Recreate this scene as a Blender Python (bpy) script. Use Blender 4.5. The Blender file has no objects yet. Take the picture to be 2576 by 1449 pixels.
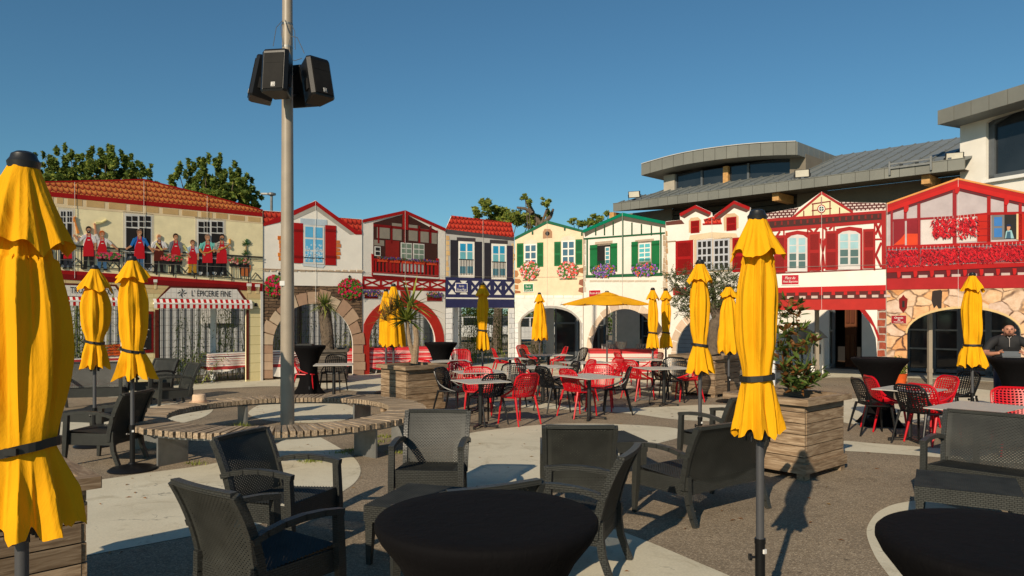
import bpy, math, random
from mathutils import Vector, Matrix, noise
from math import sin, cos, pi, radians, sqrt, atan2
SC = bpy.context.scene
COL = SC.collection
rnd = random.Random(7)

# ------------------------------------------------------------------ camera, sky, sun, exposure
FPX, CX, HY, CH = 1850.0, 1288.0, 786.0, 1.85      # survey of the place: focal length, axis, horizon (2576 wide units), eye height
cam_d = bpy.data.cameras.new("camera")
cam_d.sensor_width = 36.0
cam_d.lens = 36.0 * FPX / 2576.0
cam_d.shift_y = 61.5 / 2576.0
cam_d.clip_start = 0.1
cam_d.clip_end = 3000.0
cam = bpy.data.objects.new("camera", cam_d)
cam.location = (0, 0, CH)
cam.rotation_euler = (pi / 2, 0, 0)
COL.objects.link(cam)
SC.camera = cam

SUN_EL, SUN_AZ = 27.0, 205.0      # azimuth clockwise from +Y
world = bpy.data.worlds.new("World")
SC.world = world
world.use_nodes = True
wn = world.node_tree
bg = wn.nodes["Background"]
sky = wn.nodes.new("ShaderNodeTexSky")
sky.sky_type = 'NISHITA'
sky.sun_disc = False
sky.sun_elevation = radians(SUN_EL)
sky.sun_rotation = radians(SUN_AZ)
sky.altitude = 0
sky.air_density = 1.0
sky.dust_density = 0.3
sky.ozone_density = 3.0
tint = wn.nodes.new("ShaderNodeMix"); tint.data_type = 'RGBA'; tint.blend_type = 'MULTIPLY'; tint.inputs[0].default_value = 1.0
tint.inputs[7].default_value = (0.62, 0.98, 1.03, 1.0)      # the photograph's warm white balance
wn.links.new(sky.outputs[0], tint.inputs[6]); wn.links.new(tint.outputs[2], bg.inputs[0])
bg.inputs[1].default_value = 0.078
sun_d = bpy.data.lights.new("sun", 'SUN')
sun_d.energy = 5.0
sun_d.angle = radians(0.5)
sun_d.color = (1.0, 0.85, 0.64)
sun = bpy.data.objects.new("sun", sun_d)
sv = Vector((sin(radians(SUN_AZ)) * cos(radians(SUN_EL)), cos(radians(SUN_AZ)) * cos(radians(SUN_EL)), sin(radians(SUN_EL))))
sun.rotation_euler = sv.to_track_quat('Z', 'Y').to_euler()
sun.location = sv * 50
COL.objects.link(sun)
SC.view_settings.view_transform = 'Standard'
SC.view_settings.look = 'None'
SC.view_settings.exposure = 0.0
SC.view_settings.gamma = 1.0
SC.view_settings.use_curve_mapping = False

# ------------------------------------------------------------------ survey helpers
def G(vx, vy, z=0.0):
    D = (CH - z) * FPX / (vy - HY)
    return Vector(((vx - CX) * D / FPX, D, z))
def A(vx, D, z=0.0):
    return Vector(((vx - CX) * D / FPX, D, z))

# ------------------------------------------------------------------ materials
def _nt(name):
    m = bpy.data.materials.new(name)
    m.use_nodes = True
    nt = m.node_tree
    return m, nt, nt.nodes["Principled BSDF"]
def N(nt, t, **kw):
    n = nt.nodes.new(t)
    for k, v in kw.items():
        if hasattr(n, k): setattr(n, k, v)
        else: n.inputs[k].default_value = v
    return n
def c4(c): return (c[0], c[1], c[2], 1.0)
def ramp(nt, src, stops):
    r = nt.nodes.new("ShaderNodeValToRGB")
    e = r.color_ramp.elements
    while len(e) < len(stops): e.new(0.5)
    for i, (p, c) in enumerate(stops):
        e[i].position = p; e[i].color = c4(c) if len(c) == 3 else c
    nt.links.new(src, r.inputs[0])
    return r
def mix(nt, f, a, b, mode='MIX'):
    n = nt.nodes.new("ShaderNodeMix"); n.data_type = 'RGBA'; n.blend_type = mode
    for sock, val in ((n.inputs[0], f), (n.inputs[6], a), (n.inputs[7], b)):
        if hasattr(val, "is_linked") or hasattr(val, "links"): nt.links.new(val, sock)
        else: sock.default_value = val if isinstance(val, (int, float)) else c4(val)
    return n.outputs[2]
def coords(nt, kind="Object", scale=(1, 1, 1)):
    tc = nt.nodes.new("ShaderNodeTexCoord")
    mp = nt.nodes.new("ShaderNodeMapping")
    mp.inputs["Scale"].default_value = scale
    nt.links.new(tc.outputs[kind], mp.inputs[0])
    return mp.outputs[0]
def bump(nt, bs, h, strength=0.3, dist=0.01):
    b = nt.nodes.new("ShaderNodeBump")
    b.inputs["Strength"].default_value = strength
    b.inputs["Distance"].default_value = dist
    nt.links.new(h, b.inputs["Height"])
    nt.links.new(b.outputs[0], bs.inputs["Normal"])
    return b
def mk(name, col, rough=0.6, var=0.12, scale=6.0, bmp=0.15, metal=0.0, spec=0.5, rnd_obj=0.0, stretch=(1, 1, 1), dist=0.01):
    m, nt, bs = _nt(name)
    co = coords(nt, scale=stretch)
    n = N(nt, "ShaderNodeTexNoise", Scale=scale, Detail=6.0, Roughness=0.6)
    nt.links.new(co, n.inputs[0])
    a = [min(1, c * (1 - var)) for c in col]; b = [min(1, c * (1 + var)) for c in col]
    r = ramp(nt, n.outputs[0], [(0.3, a), (0.7, b)])
    out = r.outputs[0]
    if rnd_obj:
        oi = nt.nodes.new("ShaderNodeObjectInfo")
        hsv = nt.nodes.new("ShaderNodeHueSaturation")
        mr = N(nt, "ShaderNodeMapRange"); mr.inputs[3].default_value = 1 - rnd_obj; mr.inputs[4].default_value = 1 + rnd_obj
        nt.links.new(oi.outputs["Random"], mr.inputs[0]); nt.links.new(mr.outputs[0], hsv.inputs["Value"])
        nt.links.new(out, hsv.inputs["Color"]); out = hsv.outputs[0]
    nt.links.new(out, bs.inputs["Base Color"])
    bs.inputs["Roughness"].default_value = rough
    bs.inputs["Metallic"].default_value = metal
    bs.inputs["Specular IOR Level"].default_value = spec
    if bmp: 
        n2 = N(nt, "ShaderNodeTexNoise", Scale=scale * 6, Detail=4.0); nt.links.new(co, n2.inputs[0])
        bump(nt, bs, n2.outputs[0], bmp, dist)
    return m
def m_brick(name, c1, c2, mortar, w, h, ms=0.01, rough=0.8, distort=0.0, plane=True, offset=0.5, bias=0.0, bmp=0.0, nvar=0.25, uv=False, mscale=1.0):
    m, nt, bs = _nt(name)
    if uv:
        vec = coords(nt, "UV")
    else:
        tc = nt.nodes.new("ShaderNodeTexCoord"); sp = nt.nodes.new("ShaderNodeSeparateXYZ"); cb = nt.nodes.new("ShaderNodeCombineXYZ")
        nt.links.new(tc.outputs["Object"], sp.inputs[0]); nt.links.new(sp.outputs[0], cb.inputs[0])
        nt.links.new(sp.outputs[2 if plane else 1], cb.inputs[1]); vec = cb.outputs[0]
    if distort:
        nn = N(nt, "ShaderNodeTexNoise", Scale=5.0, Detail=3.0); nt.links.new(vec, nn.inputs[0])
        mm = nt.nodes.new("ShaderNodeVectorMath"); mm.operation = 'MULTIPLY_ADD'
        mm.inputs[1].default_value = (distort, distort, 0); nt.links.new(nn.outputs["Color"], mm.inputs[0]); nt.links.new(vec, mm.inputs[2]); vec = mm.outputs[0]
    b = nt.nodes.new("ShaderNodeTexBrick")
    b.offset = offset
    b.inputs["Color1"].default_value = c4(c1); b.inputs["Color2"].default_value = c4(c2); b.inputs["Mortar"].default_value = c4(mortar)
    b.inputs["Scale"].default_value = 1.0; b.inputs["Mortar Size"].default_value = ms; b.inputs["Mortar Smooth"].default_value = 0.25
    b.inputs["Bias"].default_value = bias; b.inputs["Brick Width"].default_value = w; b.inputs["Row Height"].default_value = h
    nt.links.new(vec, b.inputs[0])
    n = N(nt, "ShaderNodeTexNoise", Scale=9.0, Detail=6.0, Roughness=0.7); nt.links.new(vec, n.inputs[0])
    r = ramp(nt, n.outputs[0], [(0.25, (1 - nvar,) * 3), (0.75, (1 + nvar * 0.4,) * 3)])
    out = mix(nt, 1.0, b.outputs[0], r.outputs[0], 'MULTIPLY')
    nt.links.new(out, bs.inputs["Base Color"]); bs.inputs["Roughness"].default_value = rough; bs.inputs["Specular IOR Level"].default_value = 0.15
    if bmp:
        inv = N(nt, "ShaderNodeMath"); inv.operation = 'SUBTRACT'; inv.inputs[0].default_value = 1.0; nt.links.new(b.outputs[1], inv.inputs[1])
        bump(nt, bs, inv.outputs[0], bmp, 0.004)
    return m
def m_tiles(name, c1, c2, dark, w, h):
    """printed pantiles: scalloped rows, rounded columns"""
    m, nt, bs = _nt(name)
    tc = nt.nodes.new("ShaderNodeTexCoord"); sp = nt.nodes.new("ShaderNodeSeparateXYZ"); nt.links.new(tc.outputs["Object"], sp.inputs[0])
    def mt(op, a, b=None, c=None):
        n = nt.nodes.new("ShaderNodeMath"); n.operation = op
        for i, q in enumerate((a, b, c)):
            if q is None: continue
            if isinstance(q, (int, float)): n.inputs[i].default_value = q
            else: nt.links.new(q, n.inputs[i])
        return n.outputs[0]
    xs = mt('ADD', sp.outputs[0], mt('MULTIPLY', sp.outputs[2], 0.35))
    col = mt('ABSOLUTE', mt('SINE', mt('MULTIPLY', xs, pi / w)))
    row = mt('FRACT', mt('ADD', mt('DIVIDE', sp.outputs[2], h), mt('MULTIPLY', col, 0.38)))
    r1 = ramp(nt, row, [(0.0, dark), (0.16, dark), (0.30, c2), (0.7, c1), (1.0, [c * 1.1 for c in c1])])
    r2 = ramp(nt, col, [(0.0, (0.35,) * 3), (0.35, (0.85,) * 3), (0.8, (1.05,) * 3)])
    o = mix(nt, 1.0, r1.outputs[0], r2.outputs[0], 'MULTIPLY')
    n = N(nt, "ShaderNodeTexNoise", Scale=4.0, Detail=5.0, Roughness=.7); nt.links.new(tc.outputs["Object"], n.inputs[0])
    r3 = ramp(nt, n.outputs[0], [(0.3, (0.7, .6, .55)), (0.7, (1.1, 1.08, 1.0))])
    o = mix(nt, 1.0, o, r3.outputs[0], 'MULTIPLY')
    nt.links.new(o, bs.inputs["Base Color"]); bs.inputs["Roughness"].default_value = .7; bs.inputs["Specular IOR Level"].default_value = .15
    return m
def m_wood(name, ca, cb, rough=0.75):
    m, nt, bs = _nt(name)
    co = coords(nt, scale=(1.2, 14, 14))
    oi = nt.nodes.new("ShaderNodeObjectInfo")
    ad = nt.nodes.new("ShaderNodeVectorMath"); ad.operation = 'ADD'
    mu = N(nt, "ShaderNodeMath"); mu.operation = 'MULTIPLY'; mu.inputs[1].default_value = 37.0
    nt.links.new(oi.outputs["Random"], mu.inputs[0]); nt.links.new(co, ad.inputs[0]); nt.links.new(mu.outputs[0], ad.inputs[1])
    n = N(nt, "ShaderNodeTexNoise", Scale=3.0, Detail=8.0, Roughness=0.65, Distortion=0.6); nt.links.new(ad.outputs[0], n.inputs[0])
    r = ramp(nt, n.outputs[0], [(0.28, [c * 0.45 for c in ca]), (0.45, ca), (0.62, cb), (0.8, [c * 1.15 for c in cb])])
    hsv = nt.nodes.new("ShaderNodeHueSaturation")
    mr = N(nt, "ShaderNodeMapRange"); mr.inputs[3].default_value = 0.72; mr.inputs[4].default_value = 1.2
    nt.links.new(oi.outputs["Random"], mr.inputs[0]); nt.links.new(mr.outputs[0], hsv.inputs["Value"]); nt.links.new(r.outputs[0], hsv.inputs["Color"])
    nt.links.new(hsv.outputs[0], bs.inputs["Base Color"]); bs.inputs["Roughness"].default_value = rough
    bump(nt, bs, n.outputs[0], 0.35, 0.006)
    return m
def m_asphalt():
    m, nt, bs = _nt("asphalt")
    co = coords(nt)
    v = N(nt, "ShaderNodeTexVoronoi", Scale=95.0); nt.links.new(co, v.inputs[0])
    n = N(nt, "ShaderNodeTexNoise", Scale=230.0, Detail=3.0, Roughness=0.7); nt.links.new(co, n.inputs[0])
    g = N(nt, "ShaderNodeTexNoise", Scale=0.7, Detail=6.0, Roughness=0.62); nt.links.new(co, g.inputs[0])
    sep = nt.nodes.new("ShaderNodeSeparateColor"); nt.links.new(v.outputs["Color"], sep.inputs[0])
    r1 = ramp(nt, sep.outputs[0], [(0.0, (0.19, 0.143, 0.092)), (0.55, (0.29, 0.223, 0.148)), (0.9, (0.39, 0.305, 0.205)), (1.0, (0.52, 0.42, 0.30))])
    r2 = ramp(nt, n.outputs[0], [(0.3, (0.6,) * 3), (0.7, (1.15,) * 3)])
    o = mix(nt, 1.0, r1.outputs[0], r2.outputs[0], 'MULTIPLY')
    r3 = ramp(nt, g.outputs[0], [(0.3, (0.72, 0.72, 0.72)), (0.55, (1, 1, 1)), (0.75, (1.12, 1.1, 1.05))])
    o = mix(nt, 1.0, o, r3.outputs[0], 'MULTIPLY')
    sv_ = N(nt, "ShaderNodeTexVoronoi", Scale=3.2, Randomness=1.0); nt.links.new(co, sv_.inputs[0])
    rs = ramp(nt, sv_.outputs["Distance"], [(0.0, (.42,) * 3), (0.045, (.5,) * 3), (0.06, (1,) * 3)])
    o = mix(nt, 1.0, o, rs.outputs[0], 'MULTIPLY')
    st_ = N(nt, "ShaderNodeTexNoise", Scale=2.6, Detail=9.0, Roughness=0.72, Distortion=1.2); nt.links.new(co, st_.inputs[0])
    r4 = ramp(nt, st_.outputs[0], [(0.33, (.70, .68, .66)), (0.45, (1,) * 3), (.68, (1,) * 3), (.74, (1.16, 1.14, 1.1))])
    o = mix(nt, 1.0, o, r4.outputs[0], 'MULTIPLY')
    nt.links.new(o, bs.inputs["Base Color"]); bs.inputs["Roughness"].default_value = 0.9
    bump(nt, bs, v.outputs["Distance"], 0.5, 0.008)
    return m
def m_concrete():
    m, nt, bs = _nt("pale_concrete")
    co = coords(nt)
    g = N(nt, "ShaderNodeTexNoise", Scale=1.1, Detail=8.0, Roughness=0.65); nt.links.new(co, g.inputs[0])
    f = N(nt, "ShaderNodeTexNoise", Scale=60.0, Detail=3.0); nt.links.new(co, f.inputs[0])
    dn = N(nt, "ShaderNodeTexNoise", Scale=3.0, Detail=6.0); nt.links.new(co, dn.inputs[0])
    mm = nt.nodes.new("ShaderNodeVectorMath"); mm.operation = 'MULTIPLY_ADD'; mm.inputs[1].default_value = (0.5, 0.5, 0)
    nt.links.new(dn.outputs["Color"], mm.inputs[0]); nt.links.new(co, mm.inputs[2])
    v = N(nt, "ShaderNodeTexVoronoi", Scale=1.7); v.feature = 'DISTANCE_TO_EDGE'; nt.links.new(mm.outputs[0], v.inputs[0])
    msk = N(nt, "ShaderNodeTexNoise", Scale=2.2, Detail=5.0, Roughness=0.7); nt.links.new(co, msk.inputs[0])
    r = ramp(nt, g.outputs[0], [(0.25, (0.50, 0.45, 0.33)), (0.5, (0.60, 0.545, 0.41)), (0.75, (0.65, 0.60, 0.46))])
    rf = ramp(nt, f.outputs[0], [(0.25, (0.88,) * 3), (0.7, (1.04,) * 3)])
    o = mix(nt, 1.0, r.outputs[0], rf.outputs[0], 'MULTIPLY')
    rc = ramp(nt, v.outputs["Distance"], [(0.0, (0.35,) * 3), (0.006, (0.55,) * 3), (0.013, (1,) * 3)])
    rm = ramp(nt, msk.outputs[0], [(0.54, (0,) * 3), (0.62, (1,) * 3)])
    v3 = N(nt, "ShaderNodeTexVoronoi", Scale=5.5); v3.feature = 'DISTANCE_TO_EDGE'; nt.links.new(mm.outputs[0], v3.inputs[0])
    rc3 = ramp(nt, v3.outputs["Distance"], [(0.0, (0.72,) * 3), (0.006, (0.86,) * 3), (0.012, (1,) * 3)])
    m3 = N(nt, "ShaderNodeTexNoise", Scale=3.4, Detail=4.0, Roughness=0.7); nt.links.new(dn.outputs["Color"], m3.inputs[0])
    r3 = ramp(nt, m3.outputs[0], [(0.56, (0,) * 3), (0.62, (1,) * 3)])
    o = mix(nt, 1.0, o, mix(nt, r3.outputs[0], (1, 1, 1), rc3.outputs[0]), 'MULTIPLY')
    sp_ = N(nt, "ShaderNodeTexNoise", Scale=1.9, Detail=9.0, Roughness=0.75, Distortion=1.0); nt.links.new(co, sp_.inputs[0])
    o = mix(nt, 1.0, o, ramp(nt, sp_.outputs[0], [(0.32, (.74, .71, .66)), (0.46, (1,) * 3)]).outputs[0], 'MULTIPLY')
    cr = mix(nt, rm.outputs[0], (1, 1, 1), rc.outputs[0])
    o = mix(nt, 1.0, o, cr, 'MULTIPLY')
    nt.links.new(o, bs.inputs["Base Color"]); bs.inputs["Roughness"].default_value = 0.85
    bump(nt, bs, f.outputs[0], 0.15, 0.004)
    return m
def m_cloth(name, col, transl=0.12):
    m, nt, bs = _nt(name)
    co = coords(nt)
    n = N(nt, "ShaderNodeTexNoise", Scale=3.0, Detail=5.0); nt.links.new(co, n.inputs[0])
    r = ramp(nt, n.outputs[0], [(0.3, [c * 0.88 for c in col]), (0.7, [min(1, c * 1.06) for c in col])])
    nt.links.new(r.outputs[0], bs.inputs["Base Color"]); bs.inputs["Roughness"].default_value = 0.85
    bs.inputs["Specular IOR Level"].default_value = 0.12
    cs = coords(nt, scale=(1, 1, .3)); w = N(nt, "ShaderNodeTexNoise", Scale=16.0, Detail=6.0, Roughness=.6, Distortion=.6); nt.links.new(cs, w.inputs[0]); bump(nt, bs, w.outputs[0], 0.45, 0.02)
    if transl:
        tr = nt.nodes.new("ShaderNodeBsdfTranslucent"); nt.links.new(r.outputs[0], tr.inputs[0])
        mx = nt.nodes.new("ShaderNodeMixShader"); mx.inputs[0].default_value = transl
        nt.links.new(bs.outputs[0], mx.inputs[1]); nt.links.new(tr.outputs[0], mx.inputs[2])
        nt.links.new(mx.outputs[0], nt.nodes["Material Output"].inputs[0])
    return m
def m_cobble():
    m, nt, bs = _nt("printed_cobble")
    co = coords(nt, scale=(1, 1, 1.25))
    dn = N(nt, "ShaderNodeTexNoise", Scale=2.0, Detail=4.0); nt.links.new(co, dn.inputs[0])
    mm = nt.nodes.new("ShaderNodeVectorMath"); mm.operation = 'MULTIPLY_ADD'; mm.inputs[1].default_value = (0.35, 0, 0.35)
    nt.links.new(dn.outputs["Color"], mm.inputs[0]); nt.links.new(co, mm.inputs[2])
    v = N(nt, "ShaderNodeTexVoronoi", Scale=2.6); v.feature = 'DISTANCE_TO_EDGE'; nt.links.new(mm.outputs[0], v.inputs[0])
    v2 = N(nt, "ShaderNodeTexVoronoi", Scale=2.6); nt.links.new(mm.outputs[0], v2.inputs[0])
    sp = nt.nodes.new("ShaderNodeSeparateColor"); nt.links.new(v2.outputs["Color"], sp.inputs[0])
    cell = ramp(nt, sp.outputs[0], [(0.0, (0.60, 0.27, 0.09)), (0.35, (0.70, 0.38, 0.17)), (0.65, (0.70, 0.48, 0.30)), (1.0, (0.62, 0.45, 0.36))])
    n = N(nt, "ShaderNodeTexNoise", Scale=5.0, Detail=6.0, Roughness=0.7); nt.links.new(co, n.inputs[0])
    rn = ramp(nt, n.outputs[0], [(0.3, (0.72, 0.62, 0.5)), (0.6, (1.0,) * 3), (0.75, (1.1, 1.08, 1.05))])
    o = mix(nt, 1.0, cell.outputs[0], rn.outputs[0], 'MULTIPLY')
    e = ramp(nt, v.outputs["Distance"], [(0.0, (0.05, 0.03, 0.02)), (0.03, (0.25, 0.15, 0.08)), (0.07, (1,) * 3)])
    msk = N(nt, "ShaderNodeTexNoise", Scale=1.7, Detail=3.0); nt.links.new(co, msk.inputs[0])
    rm = ramp(nt, msk.outputs[0], [(0.38, (0.15,) * 3), (0.55, (1,) * 3)])
    ec = mix(nt, rm.outputs[0], (1, 1, 1), e.outputs[0])
    o = mix(nt, 1.0, o, ec, 'MULTIPLY')
    nt.links.new(o, bs.inputs["Base Color"]); bs.inputs["Roughness"].default_value = 0.6
    return m
def m_stripe(name, base, col, bands, axis=2, rough=0.6, period=1.0):
    """flat colour bands at given heights (object coordinate of the axis)"""
    m, nt, bs = _nt(name)
    tc = nt.nodes.new("ShaderNodeTexCoord"); sp = nt.nodes.new("ShaderNodeSeparateXYZ"); nt.links.new(tc.outputs["Object"], sp.inputs[0])
    r = nt.nodes.new("ShaderNodeValToRGB"); r.color_ramp.interpolation = 'CONSTANT'
    e = r.color_ramp.elements
    pts = [(0.0, base)]
    for a, b, c in bands: pts += [(a, c), (b, base)]
    while len(e) < len(pts): e.new(0.99)
    for i, (p, c) in enumerate(pts): e[i].position = p; e[i].color = c4(c)
    nt.links.new(sp.outputs[axis], r.inputs[0])
    nt.links.new(r.outputs[0], bs.inputs["Base Color"]); bs.inputs["Roughness"].default_value = rough
    return m
def m_leaf(name, col, tr=.35, var=.4, scale=2.0):
    m, nt, bs = _nt(name)
    co = coords(nt); n = N(nt, "ShaderNodeTexNoise", Scale=scale, Detail=5.0, Roughness=.7); nt.links.new(co, n.inputs[0])
    r = ramp(nt, n.outputs[0], [(0.3, [c * (1 - var) for c in col]), (0.7, [c * (1 + var) for c in col])])
    nt.links.new(r.outputs[0], bs.inputs["Base Color"]); bs.inputs["Roughness"].default_value = .5; bs.inputs["Specular IOR Level"].default_value = .12
    t = nt.nodes.new("ShaderNodeBsdfTranslucent"); nt.links.new(r.outputs[0], t.inputs[0])
    mx = nt.nodes.new("ShaderNodeMixShader"); mx.inputs[0].default_value = tr; nt.links.new(bs.outputs[0], mx.inputs[1]); nt.links.new(t.outputs[0], mx.inputs[2])
    nt.links.new(mx.outputs[0], nt.nodes["Material Output"].inputs[0])
    return m
def m_glass(name, col, rough=0.05):
    m, nt, bs = _nt(name)
    co = coords(nt); n = N(nt, "ShaderNodeTexNoise", Scale=1.5, Detail=3.0); nt.links.new(co, n.inputs[0])
    r = ramp(nt, n.outputs[0], [(0.35, [c * 0.7 for c in col]), (0.65, col)])
    nt.links.new(r.outputs[0], bs.inputs["Base Color"]); bs.inputs["Roughness"].default_value = rough
    bs.inputs["Specular IOR Level"].default_value = 0.6
    return m
def m_wicker(name, col, w=0.026, h=0.012):
    m, nt, bs = _nt(name)
    vec = coords(nt, "UV")
    b = nt.nodes.new("ShaderNodeTexBrick"); b.offset = 0.5
    b.inputs["Scale"].default_value = 1.0; b.inputs["Mortar Size"].default_value = 0.0016; b.inputs["Mortar Smooth"].default_value = 1.0
    b.inputs["Brick Width"].default_value = w; b.inputs["Row Height"].default_value = h
    b.inputs["Color1"].default_value = c4(col); b.inputs["Color2"].default_value = c4([c * 1.2 for c in col]); b.inputs["Mortar"].default_value = c4([c * 0.6 for c in col])
    nt.links.new(vec, b.inputs[0])
    co = coords(nt); n = N(nt, "ShaderNodeTexNoise", Scale=2.5, Detail=8.0, Roughness=0.7); nt.links.new(co, n.inputs[0])
    r = ramp(nt, n.outputs[0], [(0.3, (0.8,) * 3), (0.62, (1.1,) * 3), (0.8, (1.5, 1.5, 1.4))])
    o = mix(nt, 1.0, b.outputs[0], r.outputs[0], 'MULTIPLY')
    nt.links.new(o, bs.inputs["Base Color"]); bs.inputs["Roughness"].default_value = 0.40; bs.inputs["Specular IOR Level"].default_value = 0.4
    inv = N(nt, "ShaderNodeMath"); inv.operation = 'SUBTRACT'; inv.inputs[0].default_value = 1.0; nt.links.new(b.outputs[1], inv.inputs[1])
    bump(nt, bs, inv.outputs[0], 1.0, 0.010)
    return m
_mc = {}
def pm(col, rough=0.55):
    """print / paint colour, cached"""
    k = (tuple(round(c, 3) for c in col), rough)
    if k not in _mc: _mc[k] = mk("paint_%d" % len(_mc), col, rough, var=0.10, scale=3.5, bmp=0.0, spec=0.15 if rough > .4 else .5)
    return _mc[k]

M = dict(
    asphalt=m_asphalt(), concrete=m_concrete(),
    yellow=m_cloth("yellow_canvas", (0.86, 0.405, 0.008)), black_cloth=m_cloth("black_stretch_cloth", (0.0035, 0.003, 0.0035), 0.0),
    wicker=m_wicker("anthracite_wicker", (0.036, 0.037, 0.033), .034, .015), wicker_flat=mk("anthracite_resin", (0.034, 0.035, 0.031), 0.5, 0.3, 5, 0.1, spec=.3),
    black_plastic=mk("black_plastic", (0.007, 0.007, 0.0075), 0.38, 0.1, 10, 0.05, spec=.3), red_plastic=mk("red_plastic", (0.50, 0.004, 0.011), 0.38, 0.08, 10, 0.03, spec=.3),
    pole_grey=mk("grey_brown_steel", (0.30, 0.25, 0.19), 0.45, 0.1, 4, 0.05), dark_pole=mk("dark_grey_pole", (0.085, 0.085, 0.09), 0.4, 0.1, 6, 0.05, metal=0.3),
    black=mk("black_metal", (0.012, 0.012, 0.012), 0.4, 0.1, 8, 0.05), steel=mk("galvanised_steel", (0.22, 0.22, 0.21), 0.5, 0.2, 5, 0.1, metal=0.6),
    table=mk("grey_table_laminate", (0.46, 0.43, 0.38), 0.5, 0.06, 12, 0.03), wood=m_wood("weathered_wood", (0.21, 0.135, 0.075), (0.36, 0.26, 0.165)),
    wood_dark=m_wood("dark_wood", (0.07, 0.055, 0.04), (0.13, 0.105, 0.08)), slat=m_wood("bench_wood", (0.24, 0.175, 0.11), (0.42, 0.32, 0.22)),
    zinc=mk("zinc_cladding", (0.21, 0.205, 0.175), 0.45, 0.1, 1.2, 0.03, metal=0.25, rnd_obj=0.06), roofmetal=mk("grey_roof_sheet", (0.20, 0.215, 0.21), 0.5, 0.12, 0.8, 0.03, metal=0.2),
    render=mk("white_render", (0.73, 0.69, 0.62), 0.85, 0.06, 2, 0.1, spec=.15), taupe=mk("taupe_wall", (0.17, 0.145, 0.11), 0.85, 0.08, 2, 0.08),
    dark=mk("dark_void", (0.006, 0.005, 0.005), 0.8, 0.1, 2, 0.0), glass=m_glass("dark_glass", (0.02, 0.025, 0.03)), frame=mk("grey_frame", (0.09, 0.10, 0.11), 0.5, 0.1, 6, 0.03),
    corr=mk("pale_corrugated", (0.42, 0.43, 0.44), 0.55, 0.08, 1.5, 0.02), leaf=m_leaf("leaf_green", (0.125, 0.18, 0.040)), leaf2=m_leaf("leaf_light", (0.26, 0.29, 0.055)),
    leaf_olive=m_leaf("leaf_olive", (0.085, 0.105, 0.040), .2), leaf_brown=m_leaf("leaf_brown", (0.26, 0.11, 0.035)), leaf_dry=m_leaf("leaf_dry", (0.34, 0.21, 0.08)),
    leaf_dark=m_leaf("leaf_dark", (0.07, 0.115, 0.028)), bark=mk("bark", (0.13, 0.095, 0.065), 0.9, 0.35, 12, 0.8, dist=0.03), bark_pale=mk("bark_pale", (0.30, 0.21, 0.13), 0.9, 0.3, 14, 0.8, stretch=(1, 1, 2.5), dist=0.02),
    soil=mk("soil", (0.06, 0.045, 0.03), 0.95, 0.4, 15, 0.6, dist=0.03), straw=mk("straw", (0.62, 0.44, 0.29), 0.8, 0.08, 30, 0.5), skin=mk("skin", (0.46, 0.21, 0.13), 0.5, 0.1, 9, 0.05),
    denim=mk("denim", (0.02, 0.03, 0.07), 0.8, 0.2, 20, 0.1), white=mk("white_paint", (0.75, 0.73, 0.69), 0.5, 0.06, 4, 0.03), clear=m_glass("frosted_plastic", (0.34, 0.33, 0.31), 0.15),
    redpaint=mk("red_paint", (0.42, 0.02, 0.015), 0.5, 0.2, 4, 0.05), orange=mk("orange_crate", (0.62, 0.09, 0.012), 0.5, 0.15, 10, 0.1), amber=mk("timber_end", (0.50, 0.27, 0.09), 0.7, 0.25, 12, 0.2),
    tile=m_tiles("printed_roof_tile", (0.74, 0.27, 0.08), (0.50, 0.09, 0.035), (0.22, 0.03, 0.015), 0.115, 0.115),
    tile_red=m_tiles("printed_red_tile", (0.60, 0.06, 0.035), (0.40, 0.025, 0.018), (0.15, 0.012, 0.010), 0.14, 0.16),
    tile_bw=m_brick("printed_pale_tile", (0.66, 0.55, 0.50), (0.55, 0.42, 0.38), (0.10, 0.03, 0.03), 0.10, 0.07, 0.020),
    rubble=m_brick("printed_rubble", (0.25, 0.155, 0.09), (0.115, 0.075, 0.05), (0.035, 0.025, 0.018), 0.42, 0.085, 0.012, distort=0.12, nvar=0.5),
    redbrick=m_brick("printed_red_brick", (0.42, 0.09, 0.045), (0.20, 0.045, 0.03), (0.42, 0.36, 0.30), 0.34, 0.19, 0.018, distort=0.06, nvar=0.5),
    whitebrick=m_brick("printed_white_brick", (0.70, 0.69, 0.67), (0.60, 0.61, 0.62), (0.33, 0.33, 0.34), 0.55, 0.17, 0.010, distort=0.1, nvar=0.15),
    creamblock=m_brick("printed_cream_block", (0.72, 0.62, 0.34), (0.68, 0.58, 0.31), (0.50, 0.42, 0.2), 0.95, 0.245, 0.010, nvar=0.08),
    beigeblock=m_brick("printed_beige_block", (0.62, 0.46, 0.23), (0.58, 0.43, 0.21), (0.42, 0.29, 0.13), 0.95, 0.27, 0.010, nvar=0.08),
    whitetile=m_brick("printed_white_tile", (0.70, 0.66, 0.60), (0.68, 0.64, 0.58), (0.45, 0.42, 0.38), 0.13, 0.13, 0.006, offset=0.0, nvar=0.05),
    cobble=m_cobble(),
)

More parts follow.
